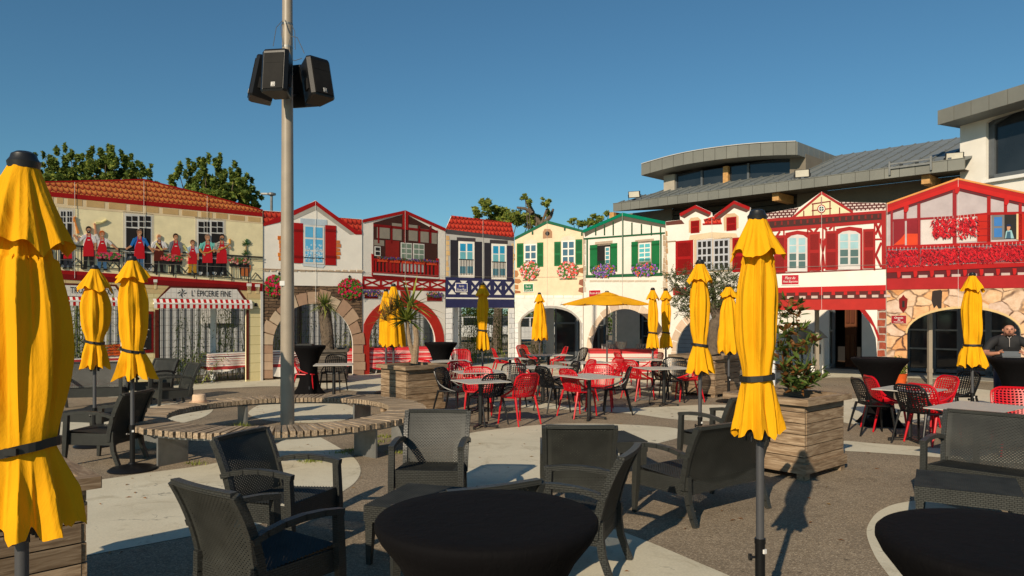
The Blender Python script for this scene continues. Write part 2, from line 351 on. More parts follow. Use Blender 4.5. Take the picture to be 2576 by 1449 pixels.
# ------------------------------------------------------------------ mesh builder
class MB:
    def __init__(s): s.v = []; s.f = []; s.m = []
    def add(s, vs, fs, mi=0):
        o = len(s.v); s.v += [tuple(p) for p in vs]
        for f in fs: s.f.append(tuple(i + o for i in f)); s.m.append(mi)
    def box(s, c, d, rz=0.0, mi=0):
        x, y, z = d[0] / 2, d[1] / 2, d[2] / 2
        cr, sr = cos(rz), sin(rz)
        vs = []
        for sz in (-z, z):
            for sx, sy in ((-x, -y), (x, -y), (x, y), (-x, y)):
                vs.append((c[0] + sx * cr - sy * sr, c[1] + sx * sr + sy * cr, c[2] + sz))
        s.add(vs, [(3, 2, 1, 0), (4, 5, 6, 7), (0, 1, 5, 4), (1, 2, 6, 5), (2, 3, 7, 6), (3, 0, 4, 7)], mi)
    def bar(s, p0, p1, w, h, up=(0, 0, 1), mi=0, w1=None, h1=None):
        p0, p1 = Vector(p0), Vector(p1); d = (p1 - p0).normalized(); u = Vector(up)
        sd = d.cross(u)
        if sd.length < 1e-4: sd = d.cross(Vector((1, 0, 0)))
        sd.normalize(); u = sd.cross(d).normalized()
        w1 = w if w1 is None else w1; h1 = h if h1 is None else h1
        vs = []
        for p, ww, hh in ((p0, w, h), (p1, w1, h1)):
            for a, b in ((-1, -1), (1, -1), (1, 1), (-1, 1)): vs.append(p + sd * a * ww / 2 + u * b * hh / 2)
        s.add(vs, [(3, 2, 1, 0), (4, 5, 6, 7), (0, 1, 5, 4), (1, 2, 6, 5), (2, 3, 7, 6), (3, 0, 4, 7)], mi)
    def tube(s, pts, rads, n=8, mi=0, caps=True, sx=1.0):
        pts = [Vector(p) for p in pts]
        if not hasattr(rads, "__len__"): rads = [rads] * len(pts)
        vs = []; prev = None
        for i, p in enumerate(pts):
            d = (pts[min(i + 1, len(pts) - 1)] - pts[max(i - 1, 0)]).normalized()
            if prev is None:
                a = d.cross(Vector((0, 0, 1)))
                if a.length < 0.05: a = d.cross(Vector((1, 0, 0)))
            else: a = prev - d * prev.dot(d)
            a.normalize(); prev = a.copy(); b = d.cross(a)
            for k in range(n):
                t = 2 * pi * k / n; vs.append(p + (a * cos(t) * sx + b * sin(t)) * rads[i])
        fs = [(i * n + k, i * n + (k + 1) % n, (i + 1) * n + (k + 1) % n, (i + 1) * n + k) for i in range(len(pts) - 1) for k in range(n)]
        if caps: fs += [tuple(range(n - 1, -1, -1)), tuple((len(pts) - 1) * n + k for k in range(n))]
        s.add(vs, fs, mi)
    def cyl(s, p0, p1, r0, r1=None, n=12, mi=0): s.tube([p0, p1], [r0, r0 if r1 is None else r1], n, mi)
    def lathe(s, prof, n=24, c=(0, 0, 0), mi=0, f=None, caps=True):
        vs = []
        for j, (r, z) in enumerate(prof):
            for k in range(n):
                t = 2 * pi * k / n; rr = r * (f(t, j) if f else 1); vs.append((c[0] + rr * cos(t), c[1] + rr * sin(t), c[2] + z))
        fs = [(j * n + k, j * n + (k + 1) % n, (j + 1) * n + (k + 1) % n, (j + 1) * n + k) for j in range(len(prof) - 1) for k in range(n)]
        if caps: fs += [tuple(range(n - 1, -1, -1)), tuple((len(prof) - 1) * n + k for k in range(n))]
        s.add(vs, fs, mi)
    def prism(s, pts, y0, y1, mi=0, back=True):
        """outline in local (x, z), front face at y0, back at y1"""
        n = len(pts)
        ar = sum(pts[i][0] * pts[(i + 1) % n][1] - pts[(i + 1) % n][0] * pts[i][1] for i in range(n))
        if ar < 0: pts = pts[::-1]
        vs = [(p[0], y0, p[1]) for p in pts] + [(p[0], y1, p[1]) for p in pts]
        fs = [tuple(range(n))] + [((i + 1) % n, i, n + i, n + (i + 1) % n) for i in range(n)]
        if back: fs.append(tuple(range(2 * n - 1, n - 1, -1)))
        s.add(vs, fs, mi)
    def build(s, name, mats, parent=None, smooth=False, loc=None, rot=None, uv=False, label=None, kind=None, angle=35):
        me = bpy.data.meshes.new(name)
        me.from_pydata(s.v, [], s.f)
        if not isinstance(mats, (list, tuple)): mats = [mats]
        for m in mats: me.materials.append(m)
        me.polygons.foreach_set("material_index", s.m)
        if smooth:
            me.polygons.foreach_set("use_smooth", [True] * len(s.f)); me.update(); me.set_sharp_from_angle(angle=radians(angle))
        if uv:
            ul = me.uv_layers.new(name="uv"); buf = [0.0] * (2 * len(me.loops)); me.update()
            for p in me.polygons:
                nx, ny, nz = (abs(c) for c in p.normal)
                for li in p.loop_indices:
                    c = me.vertices[me.loops[li].vertex_index].co
                    a, b = (c.x, c.y) if nz > nx and nz > ny else ((c.x, c.z) if ny > nx else (c.y, c.z))
                    buf[2 * li] = a; buf[2 * li + 1] = b
            ul.data.foreach_set("uv", buf)
        me.update()
        return link_mesh(me, name, parent, loc, rot, label, kind)
def link_mesh(me, name, parent=None, loc=None, rot=None, label=None, kind=None):
    o = bpy.data.objects.new(name, me); COL.objects.link(o)
    if parent is not None: o.parent = parent
    if loc is not None: o.location = loc
    if rot is not None: o.rotation_euler = rot
    if label: o["label"] = label
    if kind: o["kind"] = kind
    return o
def tag(o, label=None, cat=None, group=None, kind=None):
    if label: o["label"] = label
    if cat: o["category"] = cat
    if group: o["group"] = group
    if kind: o["kind"] = kind
    return o
def thing(name, label, cat, loc=(0, 0, 0), rz=0.0, group=None):
    o = bpy.data.objects.new(name, None); o.empty_display_size = 0.2; COL.objects.link(o)
    o.location = loc; o.rotation_euler = (0, 0, rz)
    return tag(o, label, cat, group)
def copy_thing(src, loc, rz, label=None, parent=None):
    c = src.copy(); COL.objects.link(c)
    if parent is None:
        c.location = loc; c.rotation_euler = (0, 0, rz)
        if label: c["label"] = label
    else: c.parent = parent
    for ch in list(src.children): copy_thing(ch, None, None, None, c)
    return c

def smooth_poly(pts, closed=True, k=6):
    out = []; n = len(pts)
    for i in range(n if closed else n - 1):
        p0, p1, p2, p3 = (Vector(pts[(i + j) % n]) if closed else Vector(pts[min(max(i + j, 0), n - 1)]) for j in (-1, 0, 1, 2))
        for t in range(k):
            u = t / k
            out.append(0.5 * ((2 * p1) + (-p0 + p2) * u + (2 * p0 - 5 * p1 + 4 * p2 - p3) * u * u + (-p0 + 3 * p1 - 3 * p2 + p3) * u ** 3))
    if not closed: out.append(Vector(pts[-1]))
    return out
# ------------------------------------------------------------------ ground
b = MB(); b.add([(-400, -60, 0), (400, -60, 0), (400, 900, 0), (-400, 900, 0)], [(0, 1, 2, 3)])
b.build("ground", M["asphalt"], kind="structure")
def blob(name, px, z=0.004, k=6, sm=True, mat="concrete"):
    w = [G(x, y) for x, y in px]
    w = [(p.x, p.y) for p in w]
    pts = smooth_poly(w, True, k) if sm else [Vector(p) for p in w]
    b = MB(); n = len(pts)
    b.add([(p[0], p[1], z) for p in pts], [tuple(range(n))])
    o = b.build(name, M[mat], kind="structure")
    if o.data.polygons[0].normal.z < 0: o.data.flip_normals()
    return o
blob("path", [(80, 1300), (200, 1222), (330, 1196), (530, 1168), (660, 1135), (735, 1095), (770, 1088), (800, 1098), (845, 1122), (888, 1150), (907, 1180), (895, 1212), (850, 1245), (780, 1285), (650, 1320), (500, 1346), (350, 1374), (190, 1405), (100, 1430)])
blob("path", [(1160, 1097), (1260, 1079), (1400, 1067), (1560, 1068), (1700, 1078), (1715, 1098), (1640, 1120), (1585, 1140), (1480, 1180), (1350, 1226), (1270, 1245), (1195, 1246), (1150, 1200), (1140, 1140)])
blob("path", [(1430, 1600), (1400, 1470), (1430, 1400), (1480, 1355), (1530, 1330), (1560, 1336), (1660, 1375), (1834, 1449), (2050, 1560), (2000, 1650)], sm=False)
blob("path", [(2330, 1560), (2236, 1449), (2199, 1396), (2180, 1342), (2191, 1309), (2216, 1284), (2265, 1266), (2340, 1262), (2450, 1300), (2500, 1400), (2700, 1600)])
blob("path", [(2100, 1109), (2200, 1116), (2280, 1122), (2400, 1130), (2640, 1140), (2640, 1170), (2400, 1154), (2270, 1144), (2180, 1138), (2100, 1131)])
blob("path", [(1240, 1014), (1330, 1009), (1450, 1022), (1628, 1025), (1760, 1019), (1860, 1021), (1990, 1040), (1990, 1060), (1844, 1061), (1705, 1056), (1586, 1041), (1480, 1034), (1330, 1026), (1250, 1023)])
blob("path", [(625, 1037), (660, 1017), (730, 1007), (800, 1006), (870, 1018), (905, 1036), (870, 1056), (790, 1064), (700, 1061), (645, 1052)])
blob("path", [(120, 1060), (250, 1035), (360, 1021), (450, 1014), (520, 1016), (536, 1030), (515, 1048), (470, 1062), (400, 1077), (300, 1096), (180, 1112), (100, 1100)])
blob("path", [(280, 1000), (420, 985), (587, 975.6), (694, 972), (820, 978), (930, 986), (1000, 978), (1090, 960), (1190, 948), (1290, 949), (1390, 952), (1500, 965), (1600, 983), (1680, 990), (1760, 981), (1850, 975), (1850, 958), (1700, 950), (1560, 940), (1470, 926), (1290, 912), (1120, 915), (912, 938), (661, 952), (480, 965), (280, 982)])
blob("path", [(2090, 1010), (2170, 1002), (2260, 1004), (2330, 990), (2420, 977), (2520, 986), (2640, 1004), (2640, 1052), (2520, 1040), (2400, 1046), (2300, 1064), (2200, 1069), (2110, 1058)])
blob("path", [(1880, 940), (2100, 936), (2280, 938), (2520, 948), (2700, 955), (2700, 972), (2520, 962), (2280, 951), (2100, 950), (1880, 953)])
# manhole covers and drain marks
for vx, vy, r in ((1510, 1004, .36), (1612, 1003, .3), (1122, 1005, .3)):
    p = G(vx, vy); b = MB(); b.lathe([(r, 0.0), (r, 0.009), (r * .9, 0.009), (r * .9, 0.006), (0.01, 0.006)], 28)
    for i in range(-5, 6): b.box((i * r / 6.5, 0, 0.008), (r / 22, 1.5 * sqrt(max(0.01, r * r - (i * r / 6.5) ** 2)), 0.006))
    tag(b.build("manhole_cover", M["steel"], loc=(p.x, p.y, 0.0045)), {1510: "round ribbed manhole cover under the chairs in front of the bar", 1612: "round ribbed manhole cover by the pale path, right one", 1122: "small round manhole cover beside the planter with the yucca"}[vx], "manhole cover")
# weeds at the joints of the paving
def tuft(loc, n, h, seed, mat="leaf2"):
    r = random.Random(seed); b = MB()
    for i in range(n):
        a = r.uniform(0, 2 * pi); x, y = r.gauss(0, .07), r.gauss(0, .05); l = h * r.uniform(.4, 1); w = .006
        t = Vector((cos(a), sin(a), 0)); p = Vector((x, y, 0)); q = Vector((-sin(a), cos(a), 0)) * w
        b.add([p - q, p + q, p + t * l * .4 + Vector((0, 0, l))], [(0, 1, 2)])
    return tag(b.build("weeds", M[mat], loc=loc), kind="stuff")
for i, (x, y) in enumerate(((600, 1079), (617, 1082), (492, 1168), (965, 1100), (948, 1112), (935, 1122), (893, 1134), (862, 1140), (800, 1160), (770, 1163), (748, 1099), (1003, 1140))):
    tuft(G(x, y) + Vector((0, 0, .004)), 60 if i != 0 else 120, .05 if i > 1 else .13, i)
# far green belt behind everything
def leafmass(name, boxes, n, size, mats, seed, kind=None, parent=None, label=None):
    r = random.Random(seed); b = MB()
    for (c, d, w) in boxes:
        for i in range(int(n * w)):
            while True:
                q = Vector((r.uniform(-1, 1), r.uniform(-1, 1), r.uniform(-1, 1)))
                if q.length <= 1: break
            q = q * (0.55 + 0.45 * r.random()) / max(q.length, .3) * q.length ** .35
            p = Vector((c[0] + q.x * d[0], c[1] + q.y * d[1], c[2] + q.z * d[2]))
            t = Vector((r.gauss(0, 1), r.gauss(0, 1), r.gauss(0, .6))).normalized(); u = t.cross(Vector((r.gauss(0, 1), r.gauss(0, 1), r.gauss(0, 1)))).normalized()
            s = size * r.uniform(.5, 1.2)
            b.add([p - t * s, p + u * s * .45, p + t * s, p - u * s * .45], [(0, 1, 2, 3)], r.randrange(len(mats)))
    return b.build(name, mats, parent, kind=kind, label=label)
# ------------------------------------------------------------------ trees
def spires(lst, ybase):
    out = []
    for x, yt, w in lst:
        h = ybase - yt + 6; n = 7
        for k in range(n):
            u = (k + .5) / n; out.append((x + rnd.uniform(-1.2, 1.2), yt - 6 + h * u, min(8.9, w * .78 * u ** .75 + 1.6), h / n * .85))
    return out
def tree(name, label, vx, D, blobs, trunk_top, size, n, mats, seed, bare=None):
    base = A(vx, D); t = thing(name, label, "tree", base)
    bx = []
    for (x, y, rx, ry) in blobs:
        z = CH + (HY - y) * D / FPX; c = ((x - vx) * D / FPX, rnd.uniform(-.8, .8), z)
        wx, wz = rx * D / FPX, ry * D / FPX; wy = max(.8, wx * .9)
        if rx < 9: bx.append(((c[0], c[1], c[2]), (wx, wx * 1.3, wz), rx * ry / 900.0 * 1.0)); continue
        for q in range(6):                            # ragged sub-clumps
            f = rnd.uniform(.32, .62); a = rnd.uniform(0, 2 * pi); g = rnd.uniform(.1, .72)
            bx.append(((c[0] + cos(a) * g * wx, c[1] + rnd.uniform(-.5, .5) * wy, c[2] + sin(a) * g * wz + .1 * wz), (wx * f, wy * f, wz * f * 1.15), rx * ry / 900.0 * f * .36))
    leafmass("crown", bx, n, size, mats, seed, parent=t)
    tb = MB(); zt = CH + (HY - trunk_top) * D / FPX
    tb.tube([(0, 0, 0), (.1, 0, zt * .4), (-.05, 0, zt * .8), (0, 0, zt)], [.28, .2, .13, .05], 8)
    for c, d, w in bx[::9]:
        tb.tube([(0, 0, zt * .45), (c[0] * .6, c[1] * .5, (zt * .5 + c[2]) * .5), (c[0], c[1], c[2] + d[2] * .5)], [.05, .035, .012], 5)
    if bare:
        for pts in bare:
            tb.tube([((x - vx) * D / FPX, dy, CH + (HY - y) * D / FPX) for x, y, dy in pts], [.12 - .09 * i / len(pts) for i in range(len(pts))], 6)
    tb.build("trunk", M["bark"], t, smooth=True)
    return t
LT = [M["leaf"], M["leaf2"], M["leaf"]]
LG = [M["leaf"], M["leaf"], M["leaf_dark"]]
tree("dense_tree", "dense dark green tree with upright lobes behind the long yellow facade, left one", 240, 30, spires([(118, 392, 13), (133, 415, 14), (150, 405, 14), (163, 370, 13), (178, 410, 13), (192, 388, 15), (210, 392, 16), (222, 400, 14), (240, 380, 17), (254, 366, 17), (268, 372, 16), (284, 386, 16), (300, 380, 13), (312, 388, 11), (295, 410, 18), (344, 400, 12), (356, 418, 10), (378, 418, 12), (330, 435, 12)], 470) + [(215, 462, 100, 18)], 440, .12, 1500, LT, 1)
tree("dense_tree", "dense dark green tree with a pointed top behind the right end of the tiled roof", 540, 30, spires([(452, 430, 13), (468, 420, 14), (482, 412, 10), (499, 405, 10), (514, 415, 12), (530, 398, 14), (543, 388, 15), (556, 415, 14), (572, 425, 14), (590, 428, 15), (605, 420, 14), (617, 440, 10), (629, 452, 11), (641, 478, 9), (582, 450, 20)], 520) + [(560, 500, 80, 24)], 470, .12, 1500, LT, 2)
L2 = [M["leaf2"], M["leaf2"], M["leaf"]]
tree("leafy_tree", "light green tree behind the house with green shutters and red tiled roof", 1250, 36, [(1195, 545, 18, 18), (1230, 525, 26, 20), (1262, 535, 26, 26), (1290, 560, 34, 26), (1325, 545, 26, 22), (1240, 560, 34, 22), (1345, 562, 22, 14)], 530, .13, 900, L2, 3)
tree("pruned_tree", "sparse tree with bare pruned branches above the cream house", 1350, 34, [(1318, 500, 12, 9), (1330, 512, 12, 8), (1370, 515, 16, 12), (1380, 535, 10, 14), (1350, 545, 20, 12), (1300, 535, 16, 10)], 560, .11, 800, L2, 4,
     bare=[[(1366, 640, 0), (1368, 590, 0), (1364, 560, 0), (1376, 525, .2)], [(1366, 575, 0), (1345, 540, .2), (1322, 525, 0), (1300, 522, 0)], [(1340, 536, 0), (1328, 510, .1), (1322, 495, 0)], [(1370, 560, 0), (1385, 545, 0), (1392, 525, .2)]])
tree("leafy_tree", "small light green tree top showing beside the green gabled house", 1480, 34, [(1438, 560, 12, 8), (1460, 568, 22, 8), (1480, 560, 18, 10), (1500, 550, 18, 12), (1525, 543, 12, 9), (1495, 566, 22, 10)], 565, .11, 800, L2, 5)
# hedge and parked cars far behind the blue house
leafmass("hedge", [((x, 58 + rnd.uniform(-1, 1), 1.6), (2.4, 1.2, 1.9), 1) for x in range(-16, 14, 3)], 900, .2, [M["leaf_dark"], M["leaf"]], 9, kind="stuff")
def car(vx, D, rz, col, label):
    t = thing("parked_car", label, "car", A(vx, D), rz, "cars parked behind the fence")
    prof = [(-2.1, .35), (-2.15, .8), (-2.0, 1.0), (-1.2, 1.08), (-.7, 1.55), (.9, 1.6), (1.7, 1.1), (2.05, 1.0), (2.1, .35)]
    b = MB(); b.prism(prof, -.82, .82); b.build("body", pm(col, .25), t, smooth=True)
    w = MB(); w.prism([(-1.1, 1.08), (-.66, 1.5), (.0, 1.53), (.0, 1.06)], -.84, .84); w.prism([(.1, 1.06), (.1, 1.53), (.85, 1.54), (1.5, 1.08)], -.84, .84); w.build("window", M["glass"], t)
    for x in (-1.35, 1.3):
        for y in (-.78, .78):
            q = MB(); q.cyl((x, y - .1, .32), (x, y + .1, .32), .33, n=18); wh = q.build("wheel", M["black"], t)
            q = MB(); q.cyl((x, y - .11, .32), (x, y + .11, .32), .19, n=14); q.build("rim", M["steel"], wh)
car(1160, 46, .1, (.6, .6, .58), "white car parked behind the fence, seen left of the yellow parasol")
car(1250, 47, .05, (.09, .09, .1), "dark car parked behind the fence, seen right of the yellow parasol")
car(1330, 42, .0, (.5, .5, .5), "pale grey car seen through the white arch beside the fence")
# pale corrugated shed wall behind the left facades
ang = pi / 4; o0 = Vector((-12.6, 18.4)); L = 15.0
t = thing("shed_wall", "pale grey corrugated metal shed wall behind the wire fence", "wall", (o0.x, o0.y, 0), ang)
b = MB(); n = int(L / .05); prof = []
for i in range(n + 1):
    k = i % 4; prof.append((i * .05, -.020 if k in (1, 2) else 0.0))
for i in range(n): b.add([(prof[i][0], prof[i][1], 0), (prof[i + 1][0], prof[i + 1][1], 0), (prof[i + 1][0], prof[i + 1][1], 3.5), (prof[i][0], prof[i][1], 3.5)], [(0, 1, 2, 3)])
b.build("cladding", M["corr"], t)
b = MB(); b.box((L / 2, .12, 1.74), (L, .2, 3.48)); b.build("wall_core", M["corr"], t)
for x, w, h in ((7.3, .9, 2.4), (13.2, .25, 3.3)):
    b = MB(); b.box((x, -.06, h / 2), (w, .05, h)); d_ = b.build("door", M["frame"], t)
b = MB(); b.box((6.6, -.08, 1.2), (.12, .1, 2.4)); b.box((7.95, -.08, 1.2), (.1, .1, 2.4)); b.box((13.6, -.07, 1.4), (.45, .03, .22), mi=1); b.build("door_post", [M["black"], pm((.05, .35, .2))], t)
b = MB()
b.box((5.2, -.1, 1.9), (.9, .02, .75)); b.build("notice_board", M["white"], t)
# wire mesh fence
def fence(p0, p1, h, label):
    p0, p1 = Vector(p0), Vector(p1); d = p1 - p0; Ln = d.length; rz = atan2(d.y, d.x)
    t = thing("wire_fence", label, "fence", (p0.x, p0.y, 0), rz, "wire mesh fences behind the arches")
    x = 0.0; k = 0
    while x < Ln:
        w = min(2.5, Ln - x); b = MB(); nv = int(w / .055)
        for i in range(nv + 1): b.bar((x + i * .055, 0, .03), (x + i * .055, 0, h), .0055, .0055, up=(0, 1, 0))
        z = .1
        while z < h: b.bar((x, .006, z), (x + w, .006, z), .007, .007); z += .2
        b.build("mesh_panel", M["black"], t, kind="stuff")
        b = MB(); b.box((x, .03, (h + .05) / 2), (.06, .04, h + .05)); b.build("post", M["frame"], t)
        x += w; k += 1
fence((-11.2, 17.9, 0), (-2.2, 26.9, 0), 2.3, "black wire mesh fence in front of the corrugated wall")
fence((-2.1, 27.2, 0), (1.4, 28.6, 0), 2.1, "black wire mesh fence behind the blue house opening")
# pale square posts behind openings
for vx, D, h, lab in ((537, 20.2, 2.6, "white square post behind the striped awning opening"), (733, 22.6, 2.7, "white post behind the stone arch"), (1147, 25.2, 2.55, "tall white pointed wooden post left of the tied parasol")):
    b = MB(); b.box((0, 0, h / 2), (.14, .12, h)); b.lathe([(.095, 0), (.001, .14)], 4, (0, 0, h)); tag(b.build("post", M["white"], loc=A(vx, D), rot=(0, 0, .2)), lab, "post")
# bamboo behind the fence
def bamboo(vx, D, h, n, label, seed):
    r = random.Random(seed); t = thing("bamboo_plant", label, "plant", A(vx, D), 0, "bamboo growing along the fence")
    s = MB(); l = MB()
    for i in range(n):
        x, y = r.gauss(0, .22), r.gauss(0, .12); hh = h * r.uniform(.6, 1); lx, ly = r.gauss(0, .2), r.gauss(0, .1)
        s.tube([(x, y, 0), (x + lx * .4, y + ly * .4, hh * .5), (x + lx, y + ly, hh)], [.009, .007, .003], 4)
        for k in range(70):
            u = r.uniform(.12, 1); p = Vector((x + lx * u, y + ly * u, hh * u)); a = r.uniform(0, 2 * pi)
            q = p + Vector((cos(a), sin(a), r.uniform(-.2, .5))) * r.uniform(.03, .22)
            dd = Vector((cos(a), sin(a), r.uniform(-1.2, .3))).normalized() * r.uniform(.08, .15); w = dd.cross(Vector((0, 0, 1))).normalized() * .015
            l.add([q, q + dd * .4 + w, q + dd, q + dd * .4 - w], [(0, 1, 2, 3)], r.randrange(2))
    s.build("stem", M["leaf2"], t, kind="stuff"); l.build("foliage", [M["leaf"], M["leaf2"]], t, kind="stuff")
for i, (vx, D, h, n, lab) in enumerate(((190, 17.3, 2.6, 14, "thick bamboo at the far left of the bistro opening"), (215, 17.5, 2.5, 12, "bamboo right beside the left parasol"), (475, 19.5, 2.5, 7, "thin bamboo left of the white post behind the awning"), (492, 19.0, 1.0, 10, "low bushy bamboo beside the striped cloth table"),
        (560, 20.4, 2.6, 8, "thin bamboo right of the white post behind the awning"), (605, 20.8, 2.7, 9, "bamboo at the right end of the awning opening"), (705, 21.6, 2.4, 9, "bamboo at the left side of the stone arch"), (755, 22.4, 2.5, 5, "single bamboo behind the palm trunk, left"), (860, 22.6, 2.5, 9, "bamboo at the right side of the stone arch"),
        (950, 22.8, 2.4, 12, "bamboo at the left side of the red arch"), (1045, 24.0, 1.2, 7, "low bamboo in the middle of the red arch"), (1172, 26.8, 2.6, 14, "bamboo left of the parasol under the blue house"), (1195, 27, 2.6, 14, "bamboo behind the parasol under the blue house"), (1240, 27.2, 2.6, 13, "bamboo right of the parasol under the blue house"), (1270, 27.4, 2.3, 8, "bamboo beside the right pillar of the blue house"), (1330, 27, .9, 12, "low green shrub behind the white arch"))):
    bamboo(vx, D, h, n, lab, 30 + i)
# street lamp behind the roofs
t = thing("street_lamp", "grey street lamp with a flat head standing behind the red roof", "street lamp", A(683, 34))
b = MB(); b.cyl((0, 0, 0), (0, 0, 7.25), .08, .06, 10); b.build("pole", M["steel"], t)
b = MB(); b.lathe([(.10, 7.25), (.2, 7.28), (.2, 7.36), (.05, 7.4)], 14); b.box((-.25, 0, 7.33), (.45, .22, .07)); b.build("lamp_head", M["steel"], t)

# fallen leaves and crumbs on the paving
b = MB(); r = random.Random(99)
for i in range(420):
    x, y = r.uniform(-6, 9), r.uniform(3.2, 20); a = r.uniform(0, 2 * pi); l = r.uniform(.012, .035); w = l * .35; c, s_ = cos(a), sin(a)
    b.add([(x - c * l, y - s_ * l, .007), (x - s_ * w, y + c * w, .012), (x + c * l, y + s_ * l, .008), (x + s_ * w, y - c * w, .014)], [(0, 3, 2, 1)], r.choice((0, 0, 1)))
b.build("leaf_litter", [M["leaf_brown"], M["leaf_dry"]], kind="stuff")
# ------------------------------------------------------------------ painted facade boards (flat printed panels standing in a row)
C = dict(cream=(.84, .73, .45), white=(.76, .72, .66), white2=(.62, .60, .56), offw=(.70, .62, .50), red=(.31, .008, .008), dred=(.18, .007, .007), bred=(.44, .010, .010), brown=(.10, .018, .010), black=(.012, .01, .01),
         navy=(.022, .024, .075), dk=(.02, .018, .017), green=(.012, .14, .045), teal=(.0, .16, .085), blue=(.10, .38, .62), skyb=(.30, .52, .60), stone=(.52, .40, .28), stone2=(.45, .31, .21), stone3=(.38, .24, .16),
         tan=(.60, .40, .18), orange=(.62, .17, .02), grey=(.42, .41, .39), violet=(.45, .40, .42), beige=(.55, .36, .16), flesh=(.50, .24, .13), apron=(.52, .012, .02), win=(.04, .09, .11))
LY = .004
FS = []
class Facade:
    def __init__(s, xa, da, xb, db, label):
        a, b = A(xa, da), A(xb, db); d = (b - a); s.a = a; s.d = d.normalized(); s.len = d.length
        s.rz = atan2(d.y, d.x); s.t = thing("painted_facade", label, "facade board", a, s.rz, "painted house front boards around the square"); FS.append(s)
    def s_(s, x):
        k = (x - CX) / FPX; return (k * s.a.y - s.a.x) / (s.d.x - k * s.d.y)
    def p(s, x, y=None):
        q = s.s_(x)
        if y is None: return (q, 0.0)
        return (q, CH + (HY - y) * (s.a.y + s.d.y * q) / FPX)
    def rel(s, pts): return [s.p(*q) if len(q) > 1 else s.p(q[0]) for q in pts]
    def rc(s, x0, y0, x1, y1):
        """true-horizontal rectangle; heights read at its middle"""
        xm = (x0 + x1) / 2; a, b = s.p(x0)[0], s.p(x1)[0]; zt, zb = s.p(xm, y0)[1], s.p(xm, y1)[1]
        return [(a, zb), (b, zb), (b, zt), (a, zt)]
    def board(s, pts, mat, name="panel"):
        b = MB(); b.prism(s.rel(pts), 0.0, 0.05); return b.build(name, s.m(mat), s.t)
    def poly(s, name, pts, mat, k=1, par=None, local=False, **kw):
        b = MB(); b.prism(pts if local else s.rel(pts), -LY * k, 0.0, back=False)
        return b.build(name, s.m(mat), par or s.t, **kw)
    def m(s, mat):
        if isinstance(mat, str): return M[mat] if mat in M and mat not in ("white", "orange", "black") else pm(C[mat])
        return pm(mat) if isinstance(mat, tuple) else mat
    def rect(s, name, x0, y0, x1, y1, mat, k=1, par=None): return s.poly(name, s.rc(x0, y0, x1, y1), mat, k, par, local=True)
    def strip(s, name, pts, w, mat, k=2, par=None, down=True):
        """band along a pixel polyline, w wide downward"""
        up = pts; lo = [(x, y + w) for x, y in pts][::-1]
        return s.poly(name, up + lo, mat, k, par)
    def multi(s, name, polys, mats, k=2, par=None, kind=None):
        """many flat bits of one printed motif: polys = [(pts, matindex, layer)]"""
        b = MB()
        for pts, mi, kk in polys: b.prism(s.rel(pts), -LY * (k + kk * .35), 0.0, mi, back=False)
        return b.build(name, [s.m(m) for m in mats], par or s.t, kind=kind)
    def window(s, x0, y0, x1, y1, cols, rows, frame="white2", pane="win", k=2, fw=.045, label=None):
        q = s.rc(x0, y0, x1, y1); f = s.poly("window", q, frame, k, None, True)
        W = q[1][0] - q[0][0]; H = q[2][1] - q[1][1]; cw = (W - fw) / cols; rh = (H - fw) / rows
        for c in range(cols):
            for r in range(rows):
                xx = q[0][0] + fw + c * cw; zz = q[0][1] + fw + r * rh
                s.poly("pane", [(xx, zz), (xx + cw - fw, zz), (xx + cw - fw, zz + rh - fw), (xx, zz + rh - fw)], pane, k + 1, f, True)
        return f
    def shutter(s, x0, y0, x1, y1, mat, louv=0, k=3, label=None, dark=None):
        q = s.rc(x0, y0, x1, y1); f = s.poly("shutter", q, mat, k, None, True, label=label)
        if louv:
            W = q[1][0] - q[0][0]; H = q[2][1] - q[1][1]; b = MB()
            for i in range(louv):
                for seg in ((.06, .46), (.54, .94)):
                    z0 = q[0][1] + H * (seg[0] + (seg[1] - seg[0]) * i / louv); hh = H * .4 / louv * .42
                    b.prism([(q[0][0] + W * .13, z0), (q[1][0] - W * .13, z0), (q[1][0] - W * .13, z0 + hh), (q[0][0] + W * .13, z0 + hh)], -LY * (k + 1), 0, back=False)
            b.build("louvre", s.m(dark or tuple(c * .4 for c in (C[mat] if isinstance(mat, str) else mat))), f, kind="stuff")
        return f
    def flowers(s, name, x0, y0, x1, y1, cols, n, seed, k=5, r=.045, leaf=True):
        rr = random.Random(seed); a = s.p(x0, y0); b2 = s.p(x1, y1); b = MB()
        cx, cz, rx, rz = (a[0] + b2[0]) / 2, (a[1] + b2[1]) / 2, abs(b2[0] - a[0]) / 2, abs(a[1] - b2[1]) / 2
        for i in range(n):
            t = rr.uniform(0, 2 * pi); q = sqrt(rr.random()); x = cx + rx * q * cos(t); z = cz + rz * q * sin(t); g = r * rr.uniform(.35, .95)
            mi = 0 if rr.random() < .45 else rr.randrange(1, len(cols)); m0 = rr.randint(5, 7); ph = rr.random() * 6
            b.add([(x + g * cos(ph + 2 * pi * j / m0) * rr.uniform(.6, 1.2), -LY * k - .002 - .0006 * i / 4, z + g * sin(ph + 2 * pi * j / m0) * rr.uniform(.6, 1.2)) for j in range(m0)], [tuple(range(m0))], mi)
        return b.build(name, [s.m(c) for c in cols], s.t, kind="stuff")
    def seam(s, x, y0, y1):
        q0, q1 = s.p(x, y0), s.p(x, y1) if y1 else s.p(x); b = MB(); b.bar((q0[0], -.028, q0[1]), (q1[0], -.028, q1[1]), .006, .006, up=(0, 1, 0)); b.build("seam", s.m("white2"), s.t)
    def arch(s, cx, hw, ytop, ysp, n=18, a0=0, a1=pi):
        return [(cx - hw * cos(a0 + (a1 - a0) * i / n), ysp - (ysp - ytop) * sin(a0 + (a1 - a0) * i / n)) for i in range(n + 1)]
